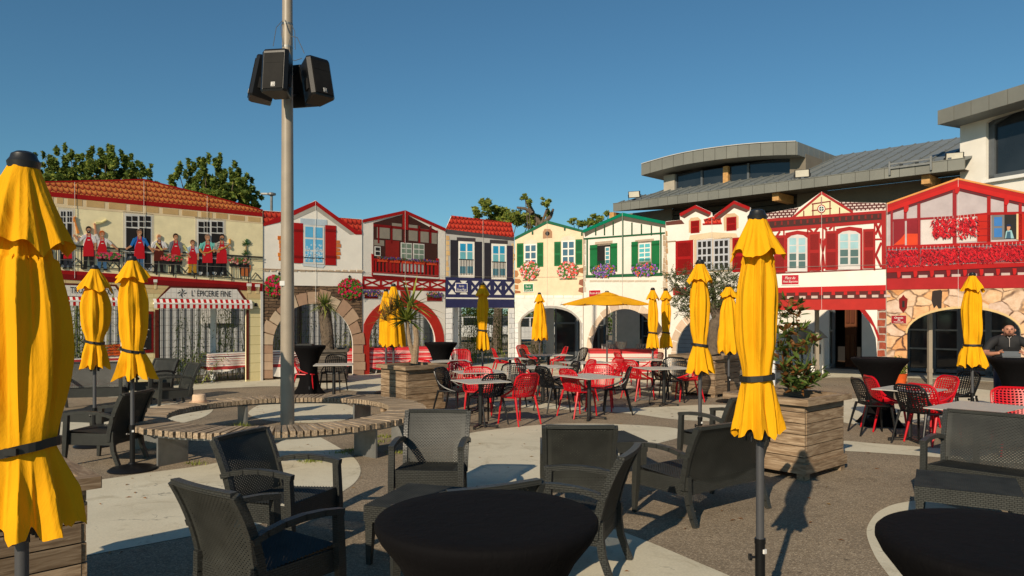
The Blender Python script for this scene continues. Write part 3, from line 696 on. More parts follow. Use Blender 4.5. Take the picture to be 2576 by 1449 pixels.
    def vous(s, cx, hwi, yti, hwo, yto, ysp, n, cols, k=3, seed=1, legs=0, ybot=None, jag=.2, name="arch_stone"):
        rr = random.Random(seed)
        for i in range(n):
            a, b = pi * i / n + .012, pi * (i + 1) / n - .012; j = 1 + rr.uniform(-jag, jag)
            def P(t, o): 
                hw, yt = (hwi + (hwo - hwi) * o, yti + (yto - yti) * o); return (cx - hw * cos(t), ysp - (ysp - yt) * sin(t))
            s.poly(name, [P(a, 0), P((a + b) / 2, 0), P(b, 0), P(b, j), P((a + b) / 2, j), P(a, j)], cols[rr.randrange(len(cols))], k)
        if legs:
            for sd in (-1, 1):
                for i in range(legs):
                    y0 = ysp + (ybot - ysp) * i / legs + .5; y1 = ysp + (ybot - ysp) * (i + 1) / legs - .5; j = 1 + rr.uniform(-jag, jag) * .6
                    xa, xb = cx + sd * hwi, cx + sd * (hwi + (hwo - hwi) * j)
                    s.poly(name, [(xa, y0), (xb, y0), (xb, y1), (xa, y1)], cols[rr.randrange(len(cols))], k)
    def text(s, body, x0, y0, x1, y1, mat, k=8, shear=0.0, par=None, bold=0.0):
        put_text(body, s.rc(x0, y0, x1, y1), s.m(mat), par or s.t, -LY * k - .003, shear, bold)
def put_text(body, q, mat, parent, y, shear=0.0, bold=0.0, name="lettering"):
    cu = bpy.data.curves.new("t", 'FONT'); cu.body = body; cu.shear = shear; cu.align_x = 'LEFT'; cu.resolution_u = 2; cu.offset = bold
    to = bpy.data.objects.new("t", cu); COL.objects.link(to)
    dg = bpy.context.evaluated_depsgraph_get(); me = bpy.data.meshes.new_from_object(to.evaluated_get(dg)); bpy.data.objects.remove(to)
    xs = [v.co.x for v in me.vertices]; ys = [v.co.y for v in me.vertices]
    x0, x1, y0, y1 = min(xs), max(xs), min(ys), max(ys)
    sx = (q[1][0] - q[0][0]) / (x1 - x0); sy = (q[2][1] - q[1][1]) / (y1 - y0)
    for v in me.vertices: v.co = (q[0][0] + (v.co.x - x0) * sx, y, q[0][1] + (v.co.y - y0) * sy)
    me.materials.clear(); me.materials.append(mat); me.update()
    return link_mesh(me, name, parent)
# ---- facade 1: long yellow house with balcony
F = Facade(40, 16.03, 661, 20.0, "long yellow house front board with people on a balcony above two striped awnings")
F.board([(40,), (40, 453), (115, 457), (240, 454), (362, 451), (520, 490), (661, 528), (661,), (619,), (619, 776), (399, 776), (399,), (305,), (305, 769), (110, 769), (110,)], "cream")
F.poly("roof_tiles", [(40, 455), (115, 459), (240, 456), (362, 453), (520, 492), (660, 529), (660, 535), (40, 474)], "tile", 1)
F.strip("ridge", [(40, 452), (115, 456), (362, 450), (520, 489), (661, 527)], 3.5, "red", 2)
F.poly("eaves_board", [(40, 474), (660, 535), (660, 545), (40, 486)], "red", 3)
F.poly("cornice", [(40, 486), (660, 545), (660, 563), (40, 512)], (.74, .58, .36), 1)
for a, b_, c, d in ((105, 134, 492, 508), (143, 159, 497, 512), (170, 207, 500, 517), (217.5, 263, 505, 522), (273.5, 316.5, 511, 527), (327, 358, 516, 531), (368, 399, 520, 535), (409, 449, 525, 539), (458, 496, 530, 543.5), (506, 534, 534, 547), (543, 572, 537, 550), (578, 615, 542, 554), (624, 655, 546, 558)):
    F.rect("cornice_panel", a, c, b_, d, "beige", 2)
for x0, x1, y0, y1 in ((150, 183, 528, 672), (314, 381.6, 540, 681), (496, 562.6, 554, 692)):
    F.rect("window_surround", x0 - 5, y0 - 5, x1 + 5, y1, (.62, .55, .42), 1)
    f = F.rect("window", x0, y0, x1, y1, "white2", 2); xm = (x0 + x1) / 2; h = y1 - y0
    for lx, rx in ((x0 + 3, xm - 2.5), (xm + 2.5, x1 - 3)):
        w = (rx - lx - 2.4) / 2
        for c in range(2):
            for r in range(2): F.rect("pane", lx + c * (w + 2.4), y0 + 4 + r * 14.5, lx + c * (w + 2.4) + w, y0 + 16 + r * 14.5, "dk", 3, f)
        F.rect("pane", lx, y0 + 34, rx, y0 + 92, "dk", 3, f); F.rect("pane", lx, y0 + 98, rx, y1 - 8, "dk", 3, f)
F.poly("balcony_slab", [(40, 672), (660, 713), (660, 721), (40, 682)], "red", 4)
F.poly("balcony_slab", [(40, 682), (660, 721), (660, 733), (40, 696)], "dred", 4)
b = MB()
def ln(b, pts, w=.022, y=-LY * 6):
    for i in range(len(pts) - 1):
        a_, c_ = F.p(*pts[i]), F.p(*pts[i + 1]); b.bar((a_[0], y, a_[1]), (c_[0], y, c_[1]), w, .004, up=(0, 1, 0))
rt = lambda x: 617 + (x - 158) * .0605 if x > 0 else 0
rb = lambda x: 664 + (x - 158) * .0815
ln(b, [(100, rt(100)), (660, rt(660))], .035); ln(b, [(100, rt(100) + 8), (660, rt(660) + 7)], .018); ln(b, [(100, rb(100) + 1), (660, rb(660) + 1)], .022)
x = 110; k = 0
while x < 655:
    w = 1.9 + x * .0007
    if k % 9 in (0, 4): ln(b, [(x, rt(x)), (x, rb(x) + 9)], .028)
    elif k % 9 in (1, 3): ln(b, [(x, rt(x) + 7), (x, rb(x))], .02)
    elif k % 9 == 2: b.prism(F.rel([(x - 1, rt(x) + 8), (x, rt(x) + 14), (x + 2.2, rt(x) + 20), (x + .3, rb(x)), (x - 2, rt(x) + 20)]), -LY * 6 - .002, 0, back=False)
    elif k % 9 in (5, 7): ln(b, [(x - 4, rb(x) - 2), (x + 7, rb(x) - 17), (x + 20, rb(x) - 1)], .02)
    x += 10.5; k += 1
b.build("balcony_railing", M["black"], F.t, kind="stuff")
# printed people on the balcony
def figure(x, yt, yb, shirt, trousers, hair, arms=(), apron="apron", bald=False, beard=False, prop=None, label=None, stripes=False):
    h = yb - yt; u = h / 7.6; P = []
    m = ["flesh", shirt, apron, trousers, hair, "dk", "white"]
    def L(pts, w0, w1, mi, kk):
        for i in range(len(pts) - 1):
            (ax, ay), (bx, by) = pts[i], pts[i + 1]; dx, dy = bx - ax, by - ay; l = max(.01, sqrt(dx * dx + dy * dy)); nx, ny = -dy / l, dx / l
            P.append(([(ax + nx * w0, ay + ny * w0), (bx + nx * w1, by + ny * w1), (bx - nx * w1, by - ny * w1), (ax - nx * w0, ay - ny * w0)], mi, kk)); w0 = w1
    hip = yt + h * .50
    for s_ in (-1, 1):
        L([(x + s_ * u * .42, hip), (x + s_ * u * .55, yb - u * .9), (x + s_ * u * .62, yb - u * .25)], u * .46, u * .3, 3, 0)
        P.append(([(x + s_ * u * .3, yb - u * .35), (x + s_ * u * .9, yb - u * .3), (x + s_ * u * 1.25, yb), (x + s_ * u * .3, yb)], 5, 1))
    sh = yt + u * 1.5
    P.append(([(x - u * .95, sh + u * .1), (x - u * .4, sh - u * .2), (x + u * .4, sh - u * .2), (x + u * .95, sh + u * .1), (x + u * .85, hip), (x - u * .85, hip)], 1, 2))
    if stripes:
        for i in range(5): P.append(([(x - u * .9, sh + u * (.2 + .3 * i)), (x + u * .9, sh + u * (.2 + .3 * i)), (x + u * .9, sh + u * (.3 + .3 * i)), (x - u * .9, sh + u * (.3 + .3 * i))], 5, 3))
    P.append(([(x - u * .35, sh + u * .35), (x + u * .35, sh + u * .35), (x + u * .62, sh + u * 1.1), (x + u * .85, hip - u * .6), (x + u * .95, yt + h * .70), (x - u * .95, yt + h * .70), (x - u * .85, hip - u * .6), (x - u * .62, sh + u * 1.1)], 2, 4))
    P.append(([(x - u * .25, sh - u * .35), (x + u * .25, sh - u * .35), (x + u * .3, sh + u * .1), (x, sh + u * .3), (x - u * .3, sh + u * .1)], 0, 3))
    for s_ in (-1, 1): L([(x + s_ * u * .3, sh - u * .2), (x + s_ * u * .33, sh + u * .4)], u * .06, u * .06, 2, 5)
    P.append(([(x - u * .2, sh + u * .85), (x + u * .25, sh + u * .85), (x + u * .25, sh + u * .98), (x - u * .2, sh + u * .98)], 6, 6))
    def ell(cx, cy, rx, ry, mi, kk, a0=0, a1=2 * pi, n=12): P.append(([(cx + rx * cos(a0 + (a1 - a0) * i / n), cy + ry * sin(a0 + (a1 - a0) * i / n)) for i in range(n)], mi, kk))
    hy = yt + u * .6
    if not bald: ell(x, hy - u * .12, u * .48, u * .56, 4, 4)
    ell(x, hy + u * .05, u * .38, u * .52, 0, 5)
    if not bald: P.append(([(x - u * .42, hy - u * .2), (x - u * .3, hy - u * .6), (x + u * .3, hy - u * .6), (x + u * .42, hy - u * .2), (x, hy - u * .34)], 4, 6))
    for s_ in (-1, 1): ell(x + s_ * u * .15, hy - u * .02, u * .055, u * .04, 5, 7, n=6)
    if beard: P.append(([(x - u * .34, hy + u * .12), (x + u * .34, hy + u * .12), (x + u * .22, hy + u * .55), (x - u * .22, hy + u * .55)], 5 if not bald else 4, 6))
    P.append(([(x - u * .14, hy + u * .26), (x + u * .14, hy + u * .26), (x, hy + u * .36)], 6, 8))
    for pts, sl in arms:
        pp = [(x + a * u, yt + b__ * u) for a, b__ in pts]
        L(pp[:2], u * .27, u * .2, 1 if sl else 0, 6); L(pp[1:], u * .17, u * .12, 1 if sl == 2 else 0, 7)
        ex, ey = pp[-1]; ell(ex, ey, u * .2, u * .2, 0, 8, n=7)
    if prop:
        m.append(prop[0])
        for pts in prop[1:]: L(pts, u * .22, u * .10, 7, 9)
    o = F.multi("printed_person", P, m, 7)
    if label: o["label"] = label
dn = lambda s: (((s * .85, 1.7), (s * 1.25, 2.9), (s * 1.2, 4.1)), 1)
figure(170, 592, 676, (.30, .30, .32), (.03, .03, .04), (.05, .03, .02), [(((.8, 1.6), (2.2, 1.9), (2.6, .4)), 2), dn(-1)], label="printed person with a raised arm in red apron")
figure(222, 570, 677, (.66, .62, .62), (.015, .015, .015), (.02, .013, .01), [(((-.8, 1.7), (-1.7, 2.6), (-2.5, 1.6)), 1), dn(1)], beard=True, prop=((.62, .22, .04), [(196, 587), (192, 572), (187, 556)], [(187, 556), (185, 549), (189, 545)]), label="printed person in white shirt raising a curved basket glove")
figure(256, 581, 680, (.66, .62, .60), (.06, .14, .26), (.45, .10, .02), [(((-.8, 1.7), (-1.2, .6), (-1.4, -1.3)), 1), (((.8, 1.7), (1.8, 2.6), (2.9, 3.5)), 1)], prop=((.62, .56, .25), [(240, 562), (255, 560), (268, 553)]), label="printed person with orange hair and arm raised with a racket")
figure(350, 577, 683, (.02, .14, .42), (.05, .12, .22), (.16, .10, .07), [(((-.85, 1.7), (-1.5, 3.0), (-2.3, 3.5)), 1), (((.85, 1.7), (1.6, 3.0), (2.4, 4.0)), 1)], label="printed person in blue shirt")
figure(399, 588, 686, (.66, .63, .62), (.015, .012, .012), (.32, .25, .22), [(((-.9, 1.7), (-1.5, 2.9), (0, 3.2)), 1), (((.9, 1.7), (1.5, 2.9), (.2, 3.1)), 1)], apron="brown", bald=True, beard=True, prop=((.60, .50, .16), [(391, 612), (407, 630)]), label="printed bald person with dark apron")
figure(441, 588, 687, (.17, .18, .20), (.015, .015, .015), (.05, .025, .015), [(((-.85, 1.7), (-1.2, 2.9), (-1.1, 3.9)), 2), (((.85, 1.7), (1.2, 2.9), (1.1, 3.9)), 2)], label="printed person in grey cardigan")
figure(483.5, 604, 690, (.40, .52, .60), (.42, .22, .02), (.12, .05, .03), [(((-.9, 1.7), (-1.2, 2.9), (-.6, 3.8)), 1), (((.9, 1.7), (1.2, 2.9), (1.2, 4.3)), 1)], prop=((.60, .54, .22), [(460, 618), (474, 636)]), label="printed smallest person in patterned shirt")
figure(521, 590, 692, (.16, .50, .44), (.012, .012, .012), (.25, .15, .1), [(((-1.0, 1.7), (-1.5, 2.9), (-.6, 3.8)), 1), (((1.0, 1.7), (1.6, 2.8), (1.2, 3.2)), 1)], prop=((.52, .24, .05), [(500, 626), (508, 636), (522, 636), (538, 628)]), label="printed person in turquoise shirt")
figure(557, 589, 694, (.50, .47, .40), (.012, .012, .012), (.015, .01, .01), [(((-1.0, 1.7), (-1.4, 2.9), (-.6, 3.2)), 1), (((1.0, 1.7), (1.6, 2.6), (1.4, 2.4)), 1)], beard=True, stripes=True, prop=((.55, .27, .06), [(548, 628), (566, 622), (578, 612), (577, 601)]), label="printed person in striped shirt holding a curved basket")
F.rect("flower_box", 245, 650, 299, 658, "dk", 8); F.flowers("printed_flowers", 240, 634, 304, 653, [(.06, .14, .03), (.60, .03, .10), (.55, .10, .16)], 170, 1, 9, .04)
F.rect("flower_box", 405, 656, 457, 665, "dk", 8); F.flowers("printed_flowers", 401, 640, 460, 658, [(.06, .14, .03), (.62, .05, .06), (.62, .12, .14)], 170, 2, 9, .04)
F.rect("flower_box", 577, 663, 623, 671, "dk", 8); F.flowers("printed_flowers", 574, 648, 626, 665, [(.06, .14, .03), (.62, .05, .06), (.60, .3, .25)], 150, 3, 9, .04)
F.poly("printed_pot", [(601, 672), (630, 666), (631, 674), (624, 695), (607, 694)], (.45, .13, .04), 5)
def yuc(cx, cy, r, n=17):
    P = []
    for i in range(n):
        a = pi * 2 * i / n + .1; P.append(([(cx - sin(a) * .9, cy + cos(a) * .9), (cx + cos(a) * r * rnd.uniform(.7, 1), cy - abs(sin(a)) * r * rnd.uniform(.6, 1) * (1 if sin(a) > 0 else -.5)), (cx + sin(a) * .9, cy - cos(a) * .9)], 0, 1))
    return P
F.multi("printed_yucca", [([(616, 668), (620, 668), (619.5, 610), (617.5, 610)], 1, 0)] + yuc(619, 613, 14) + yuc(618, 638, 12), [(.03, .09, .02), (.28, .2, .1)], 6)
F.poly("lower_wall", [(40, 697), (660, 734), (660,), (619,), (619, 776), (399, 776), (399,), (305,), (305, 769), (110, 769), (110,), (40,)], "creamblock", 1)
F.poly("frieze", [(40, 697), (660, 734), (660, 752), (40, 722)], "beigeblock", 2)
for x0, x1, y0, y1 in ((385.6, 395, 703, 727), (620, 632, 713, 738), (641, 653, 715, 738)):
    o = F.poly("bracket", [(x0, y0), (x1, y0), (x1 - 2, y1), (x0 + 2, y1)], (.66, .52, .28), 4); F.rect("bracket_cap", x0, y0, x1, y0 + 7, "white", 5, o)
def awning(xl, xr, yt, ym, yb, tx0, tx1, ty, txt, seed):
    F.poly("shop_sign", [(tx0 - 35, ym - 3), (tx0, ty), (tx1, ty + 4.5), (tx1 + 28, ym + 3)], "brown", 4)
    F.poly("sign_face", [(tx0 - 25, ym - 9), (tx0 + 3, ty + 5), (tx1 - 3, ty + 9), (tx1 + 16, ym - 3)], "whitetile", 5)
    n = 17 if xr < 640 and xl > 300 else 14; a0 = F.p(xl)[0]; a1 = F.p(xr)[0]; w = (a1 - a0) / (2 * n + 1); zt, zm, zb = F.p((xl + xr) / 2, yt)[1], F.p((xl + xr) / 2, ym + 4)[1], F.p((xl + xr) / 2, yb)[1]
    for i in range(2 * n + 1):
        b = MB(); x0 = a0 + i * w; b.add([(x0, -.03, zt), (x0 + w, -.03, zt), (x0 + w, -.10, zm), (x0, -.10, zm), (x0, -.10, zb), (x0 + w, -.10, zb)], [(0, 3, 2, 1), (3, 4, 5, 2)])
        b.build("awning_stripe", F.m("bred" if i % 2 else "white"), F.t)
    b = MB(); b.box(((a0 + a1) / 2, -.06, zm - .01), (a1 - a0, .09, .035)); b.build("awning_bar", F.m("white"), F.t)
awning(384, 631, 753, 759, 776, 426, 598, 719, 0, 1)
F.text("L' ÉPICERIE FINE", 481, 727.5, 580, 746, "dk", 6)
P = []
for i in range(4):
    a = i * pi / 2; c, s_ = cos(a), sin(a)
    for t in range(6):
        u, v = 3.2 + t * 1.35, (t * (5 - t)) * .16; u2, v2 = 3.2 + (t + 1) * 1.35, ((t + 1) * (4 - t)) * .16; w = 1.2 * sin(pi * (t + .5) / 6.5) + .2
        P.append(([(457 + u * c - (v + w) * s_, 737 + (u * s_ + (v + w) * c)), (457 + u2 * c - (v2 + w) * s_, 737 + (u2 * s_ + (v2 + w) * c)), (457 + u2 * c - (v2 - w) * s_, 737 + (u2 * s_ + (v2 - w) * c)), (457 + u * c - (v - w) * s_, 737 + (u * s_ + (v - w) * c))], 0, 0))
for sx in (-1, 1): P.append(([(457 - 7, 737 - 7 * sx - .3), (457 + 7, 737 + 7 * sx - .3), (457 + 7, 737 + 7 * sx + .4), (457 - 7, 737 - 7 * sx + .4)], 0, 1))
F.multi("emblem", P, ["dk"], 6.5)
awning(98, 307, 747, 752, 769, 140, 291.6, 711.5, 0, 2)
F.text("TRO", 176, 722, 207, 738, "dk", 6); F.text("EXA”", 262, 726, 290, 742, "dk", 6)
f = F.rect("menu_board", 331, 783, 386, 888, "dred", 4); F.rect("chalkboard", 337, 790, 380, 880, "dk", 5, f)
F.rect("menu_card", 356, 792, 366, 799, "white", 6, f)
b = MB(); r = random.Random(5)
for i, y in enumerate((805, 811, 816, 823, 829, 835, 841, 847, 853, 876)):
    x = 358
    while x < 358 + r.uniform(8, 17):
        q, q2 = F.p(x, y + r.uniform(-1, 1)), F.p(x + 1.4, y + r.uniform(-1.2, 1.2)); b.bar((q[0], -LY * 7, q[1]), (q2[0], -LY * 7, q2[1]), .012, .002, up=(0, 1, 0)); x += 1.5
b.build("chalk_strokes", F.m("white"), f, kind="stuff")
for x, y in ((643, 762), (357, 755)):
    F.poly("wall_lamp", [(x - 2, y), (x + 2, y), (x + 3, y + 5), (x + 5, y + 9), (x - 5, y + 9), (x - 3, y + 5)], "dk", 5)
F.rect("pillar", 389.6, 779, 399, 950, "brown", 5); F.rect("pillar", 619, 779, 625.5, 955, "brown", 5); F.poly("edge_trim", [(655, 722), (661, 722), (661,), (655,)], "white2", 3)
for x, y in ((187, 458), (361, 454), (520, 493)): F.seam(x, y, 700)
# ---- facade 2: white gable over rubble arch
F = Facade(661.3, 20.03, 912, 21.8, "white gabled house front board with red shutters over a stone arch and hanging flower baskets")
AR = F.arch(787, 101, 764, 868)
F.board([(661.5,), (661.5, 529), (734, 534), (794, 504), (849, 547), (911, 551), (911,), (888,)] + AR[::-1] + [(686,)], "render")
F.poly("roof_tiles", [(662, 530), (734, 535), (662, 566)], "tile_red", 1); F.poly("roof_tiles", [(848, 547), (910, 552), (910, 588), (898, 586)], "tile_red", 1)
F.poly("verge_board", [(662, 562), (794, 505), (794, 516), (700, 560), (662, 569)], "red", 3); F.poly("verge_board", [(794, 505), (898, 581), (910, 581), (910, 590), (894, 590), (794, 516)], "red", 3)
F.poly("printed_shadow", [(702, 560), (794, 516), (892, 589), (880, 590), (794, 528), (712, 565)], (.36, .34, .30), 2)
F.poly("lintel", [(755, 549), (822, 553), (822, 568), (755, 565)], (.42, .50, .56), 3)
F.poly("lintel", [(757, 662), (818, 667), (812, 674), (762, 669)], (.50, .56, .60), 3)
F.window(763, 567, 815, 664, 2, 3, "white2", "blue", 4, .05)
b = MB(); r = random.Random(3)
for x0 in (768, 792):
    for i in range(34):
        y = 620 + r.uniform(-4, 36); x = x0 + r.uniform(0, 17); q = F.p(x, y); g = .03; b.add([(q[0] - g, -LY * 5.6, q[1]), (q[0], -LY * 5.6, q[1] - g), (q[0] + g, -LY * 5.6, q[1]), (q[0], -LY * 5.6, q[1] + g)], [(0, 1, 2, 3)])
b.build("lace_curtain", F.m((.45, .62, .74)), F.t, kind="stuff")
F.rect("window_bar", 764, 648, 814, 650, "dk", 7)
F.shutter(739, 561, 762, 662, "red", 0, 4); F.shutter(818, 567, 845, 667, "red", 0, 4)
for x0, x1 in ((739, 762), (818, 845)):
    for y in (577, 643): F.rect("shutter_batten", x0, y, x1, y + 6, "dred", 6)
def quoins(x0, x1, y0, y1, n, col, k=3, seed=1, side=1, nm="quoin_stone"):
    r = random.Random(seed); h = (y1 - y0) / n
    for i in range(n):
        w = (x1 - x0) * r.uniform(.55, 1); xa, xb = (x0, x0 + w) if side > 0 else (x1 - w, x1)
        F.poly(nm, [(xa, y0 + i * h + .6), (xb - r.uniform(0, 1.5), y0 + i * h + r.uniform(.4, 2)), (xb, y0 + (i + 1) * h - 1), (xa, y0 + (i + 1) * h - .5)], col[r.randrange(len(col))], k)
quoins(698, 711, 593, 656, 6, [(.55, .14, .02), (.60, .19, .03), (.5, .16, .05)], seed=2, side=-1); quoins(845, 860, 604, 652, 5, [(.60, .17, .03), (.52, .16, .05)], seed=3)
F.rect("string_course", 662, 679.5, 911, 682.5, "stone2", 3)
for x in range(664, 910, 18): F.rect("course_stone", x, 679, x + rnd.uniform(10, 16), 683, "stone", 4)
F.poly("lower_wall", [(662,), (662, 717), (911, 721), (911,), (888,)] + AR[::-1] + [(686,)], "rubble", 1)
F.vous(787, 101, 764, 129, 731, 868, 13, ["stone", "stone2", "stone3", (.50, .36, .25)], 3, 4, legs=4, ybot=952, jag=.22)
F.flowers("printed_flower_basket", 664, 692, 712, 746, [(.06, .16, .02), (.62, .02, .06), (.66, .04, .14), (.5, .01, .03)], 520, 4, 6, .045)
F.flowers("printed_flower_basket", 848, 700, 910, 753, [(.06, .16, .02), (.62, .02, .06), (.66, .04, .14), (.5, .01, .03)], 560, 5, 6, .045)
for x, y in ((702, 684), (879, 692)): F.poly("basket_hook", [(x - 1.5, y + 8), (x - 3, y + 3), (x, y), (x + 3, y + 3), (x + 1.5, y + 8)], "dk", 5)
F.seam(793, 507, 764)
# ---- facade 3: red timber balcony house, red arch
F = Facade(912.6, 21.83, 1120, 24.0, "white house front board with a dark red timber balcony over a red painted arch")
AR = F.arch(1012, 83, 772, 862)
F.board([(912.6,), (912.6, 553), (1018, 530), (1120, 577), (1120,), (1097,)] + AR[::-1] + [(929,)], "render")
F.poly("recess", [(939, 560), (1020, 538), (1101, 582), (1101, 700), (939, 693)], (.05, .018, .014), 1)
for x0, x1, y0, y1 in ((948, 980, 570, 600), (986, 1010, 562, 604), (1028, 1050, 566, 606), (1056, 1078, 576, 610), (1084, 1099, 586, 613), (941, 966, 604, 618)):
    F.rect("infill_panel", x0, y0, x1, y1, (.25, .22, .18), 2)
F.poly("tie_beam", [(939, 563), (1101, 580), (1101, 586), (939, 570)], "dred", 3); F.rect("king_post", 1013, 536, 1026, 578, "red", 5)
for x in (950, 983, 1016, 1053, 1081): F.rect("timber_post", x, 568, x + 4, 612, "dred", 3)
F.rect("door", 970, 605, 1004, 682, (.22, .015, .012), 3); F.window(942, 620, 957, 644, 1, 2, "white2", "dk", 3, .03)
F.window(1008, 611, 1036, 652, 2, 3, "white2", (.16, .22, .17), 3, .03); F.window(1039, 613, 1067, 654, 2, 3, "white2", (.16, .22, .17), 3, .03)
F.rect("window", 1008, 655, 1067, 684, (.35, .36, .34), 3)
F.poly("rail_post", [(934, 638), (939, 640), (940, 692), (935, 692)], "red", 5); F.rect("rail_post", 1097, 650, 1103, 696, "red", 5)
F.poly("handrail", [(939, 650), (1100, 661), (1100, 666), (939, 655)], "red", 5); F.poly("bottom_rail", [(936, 682), (1102, 693), (1102, 697), (936, 687)], "red", 5)
for i in range(17):
    x = 943 + i * 9.4; F.rect("baluster", x, 655 + i * .65, x + 3.6, 683 + i * .65, "red", 5)
F.poly("balcony_ledge", [(938, 687), (1103, 698), (1103, 702), (938, 691)], "white2", 6)
for i in range(5):
    x = 949 + i * 31; F.rect("flower_box", x, 652 + i * 2, x + 25, 659 + i * 2, (.55, .06, .02), 7)
F.flowers("printed_flowers", 945, 645, 1022, 655, [(.05, .10, .03), (.10, .04, .22), (.5, .12, .03), (.12, .05, .3)], 160, 7, 9, .032); F.flowers("printed_flowers", 1018, 650, 1100, 661, [(.05, .10, .03), (.10, .04, .22), (.5, .12, .03), (.12, .05, .3)], 160, 8, 9, .032)
F.poly("verge_board", [(912.6, 552), (1019, 529), (1019, 537), (912.6, 560)], "red", 6); F.poly("verge_board", [(1019, 529), (1120, 574), (1120, 582), (1019, 537)], "red", 6)
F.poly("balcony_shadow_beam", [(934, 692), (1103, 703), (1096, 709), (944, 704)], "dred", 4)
F.rect("timber_beam", 913, 699, 1120, 705, "red", 3); F.rect("timber_beam", 913, 722, 1120, 730, "red", 3)
def xband(x0, x1, y0, y1, mat, back, n, w=.055, postw=3):
    F.rect("timber_infill", x0, y0, x1, y1, back, 2); a, b_ = F.p(x0)[0], F.p(x1)[0]; zt, zb = F.p((x0 + x1) / 2, y0)[1], F.p((x0 + x1) / 2, y1)[1]; cw = (b_ - a) / n
    for i in range(n):
        for s_ in (0, 1):
            b = MB(); b.bar((a + i * cw, -LY * 3, zt if s_ else zb), (a + (i + 1) * cw, -LY * 3, zb if s_ else zt), w, .004 + .002 * s_, up=(0, 1, 0)); b.build("brace", F.m(mat), F.t)
        b = MB(); b.box((a + i * cw, -LY * 4, (zt + zb) / 2), (w * 1.6, .004, zt - zb)); b.build("timber_post", F.m(mat), F.t)
xband(913, 1119, 705, 722, "red", "white", 5, .05)
F.poly("keystone", [(1006, 731), (1032, 732), (1028, 752), (1010, 752)], (.36, .025, .015), 5)
F.vous(1012, 83, 772, 105, 748, 862, 1, [(.36, .025, .015)], 4, 1, jag=0, name="arch_band") if False else None
P1 = F.arch(1012, 105, 748, 858, 24); P2 = F.arch(1012, 83.5, 772.5, 862, 24)
F.poly("arch_band", [(907 + 6,)] + [p for p in P1 if p[0] > 912] + [(1117,), (1096,)] + P2[::-1] + [(929,)], (.40, .022, .014), 4)
F.rect("flower_box", 917, 742, 950, 751, "dred", 5); F.flowers("printed_flowers", 914, 728, 962, 746, [(.05, .10, .03), (.16, .05, .34), (.6, .25, .12), (.1, .04, .25)], 190, 11, 7, .035)
F.rect("flower_box", 1074, 744, 1111, 757, "dred", 5); F.flowers("printed_flowers", 1071, 733, 1114, 749, [(.05, .10, .03), (.16, .05, .34), (.6, .25, .12), (.1, .04, .25)], 190, 12, 7, .035)
F.seam(1018, 530, 700)
# ---- facade 4: navy house
F = Facade(1120.5, 24.03, 1294, 25.2, "narrow house front board with navy shutters and navy crossed timbers under a red tiled roof")
F.board([(1121,), (1121, 577), (1136, 543), (1286, 561), (1293.5, 594), (1293.5,), (1280,), (1280, 776), (1138, 772), (1138,)], "render")
F.poly("upper_wall", [(1122, 579), (1293, 597), (1293, 699), (1122, 697)], (.40, .385, .37), 1)
F.poly("roof_tiles", [(1121, 576), (1136, 543), (1286, 561), (1293.5, 594), (1289, 597)], "tile_red", 3); F.strip("ridge", [(1135, 542), (1287, 560)], 3, "tile_red", 4)
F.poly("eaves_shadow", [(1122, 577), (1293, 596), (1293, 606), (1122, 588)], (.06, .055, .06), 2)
quoins(1122, 1132, 592, 695, 8, ["tan", (.60, .43, .24), (.52, .33, .15)], seed=5); quoins(1286, 1293, 612, 700, 7, ["tan", (.60, .43, .24)], seed=6, side=-1)
for x0, x1, y0, y1 in ((1153, 1193, 608, 698), (1236, 1274, 614, 703)):
    F.rect("window_lintel", x0 - 4, y0 - 10, x1 + 3, y0 - 1, (.05, .04, .045), 2); f = F.rect("window", x0, y0, x1, y1, "white", 3); xm = (x0 + x1) / 2
    for lx, rx in ((x0 + 4, xm - 2), (xm + 2, x1 - 5)):
        F.rect("pane", lx, y0 + 5, rx, y0 + 24, (.02, .25, .45), 4, f); F.rect("pane", lx, y0 + 26, rx, y0 + 45, (.12, .36, .42), 4, f); F.rect("pane", lx, y0 + 62, rx, y1 - 10, (.10, .26, .34), 4, f)
    f = F.rect("window_railing", x0 + 1, y0 + 44, x1 - 2, y0 + 46, "dk", 6)
    for i in range(9): F.rect("railing_bar", x0 + 3 + i * (x1 - x0 - 8) / 8, y0 + 45, x0 + 4.2 + i * (x1 - x0 - 8) / 8, y1 - 6, "dk", 6, f)
for x0, x1, y0, y1 in ((1133, 1152, 604, 697), (1194, 1212, 608, 700), (1218, 1235, 611, 702), (1275, 1290, 618, 706)): F.shutter(x0, y0, x1, y1, (.022, .020, .028) if x0 != 1275 else (.03, .025, .05), 0, 4)
F.poly("timber_beam", [(1121, 697), (1293.5, 702), (1293.5, 709), (1121, 705)], "navy", 3); xband(1121.5, 1293, 705.5, 741, "navy", "white2", 6, .09); F.rect("timber_beam", 1121, 741, 1293.5, 749, "navy", 4)
F.rect("white_trim", 1121, 749, 1293.5, 752.5, "white2", 5); F.rect("shop_fascia", 1121, 752.5, 1293.5, 774, "navy", 4)
f = F.rect("street_sign", 1145, 712, 1175, 735, "white", 8); F.rect("sign_face", 1146.5, 713.8, 1173.5, 733.2, (.025, .035, .16), 9, f)
F.text("Herriko", 1153, 716.5, 1166, 722.5, "white", 10, .35, f); F.text("Etxea Plaza", 1148.5, 725, 1171.5, 731.5, "white", 10, .35, f)
F.poly("pillar", [(1121, 775), (1138, 775), (1138,), (1121,)], "whitebrick", 3); F.poly("pillar", [(1280, 778), (1293.5, 778), (1293.5,), (1280,)], "whitebrick", 3)
F.seam(1214, 553, 774)
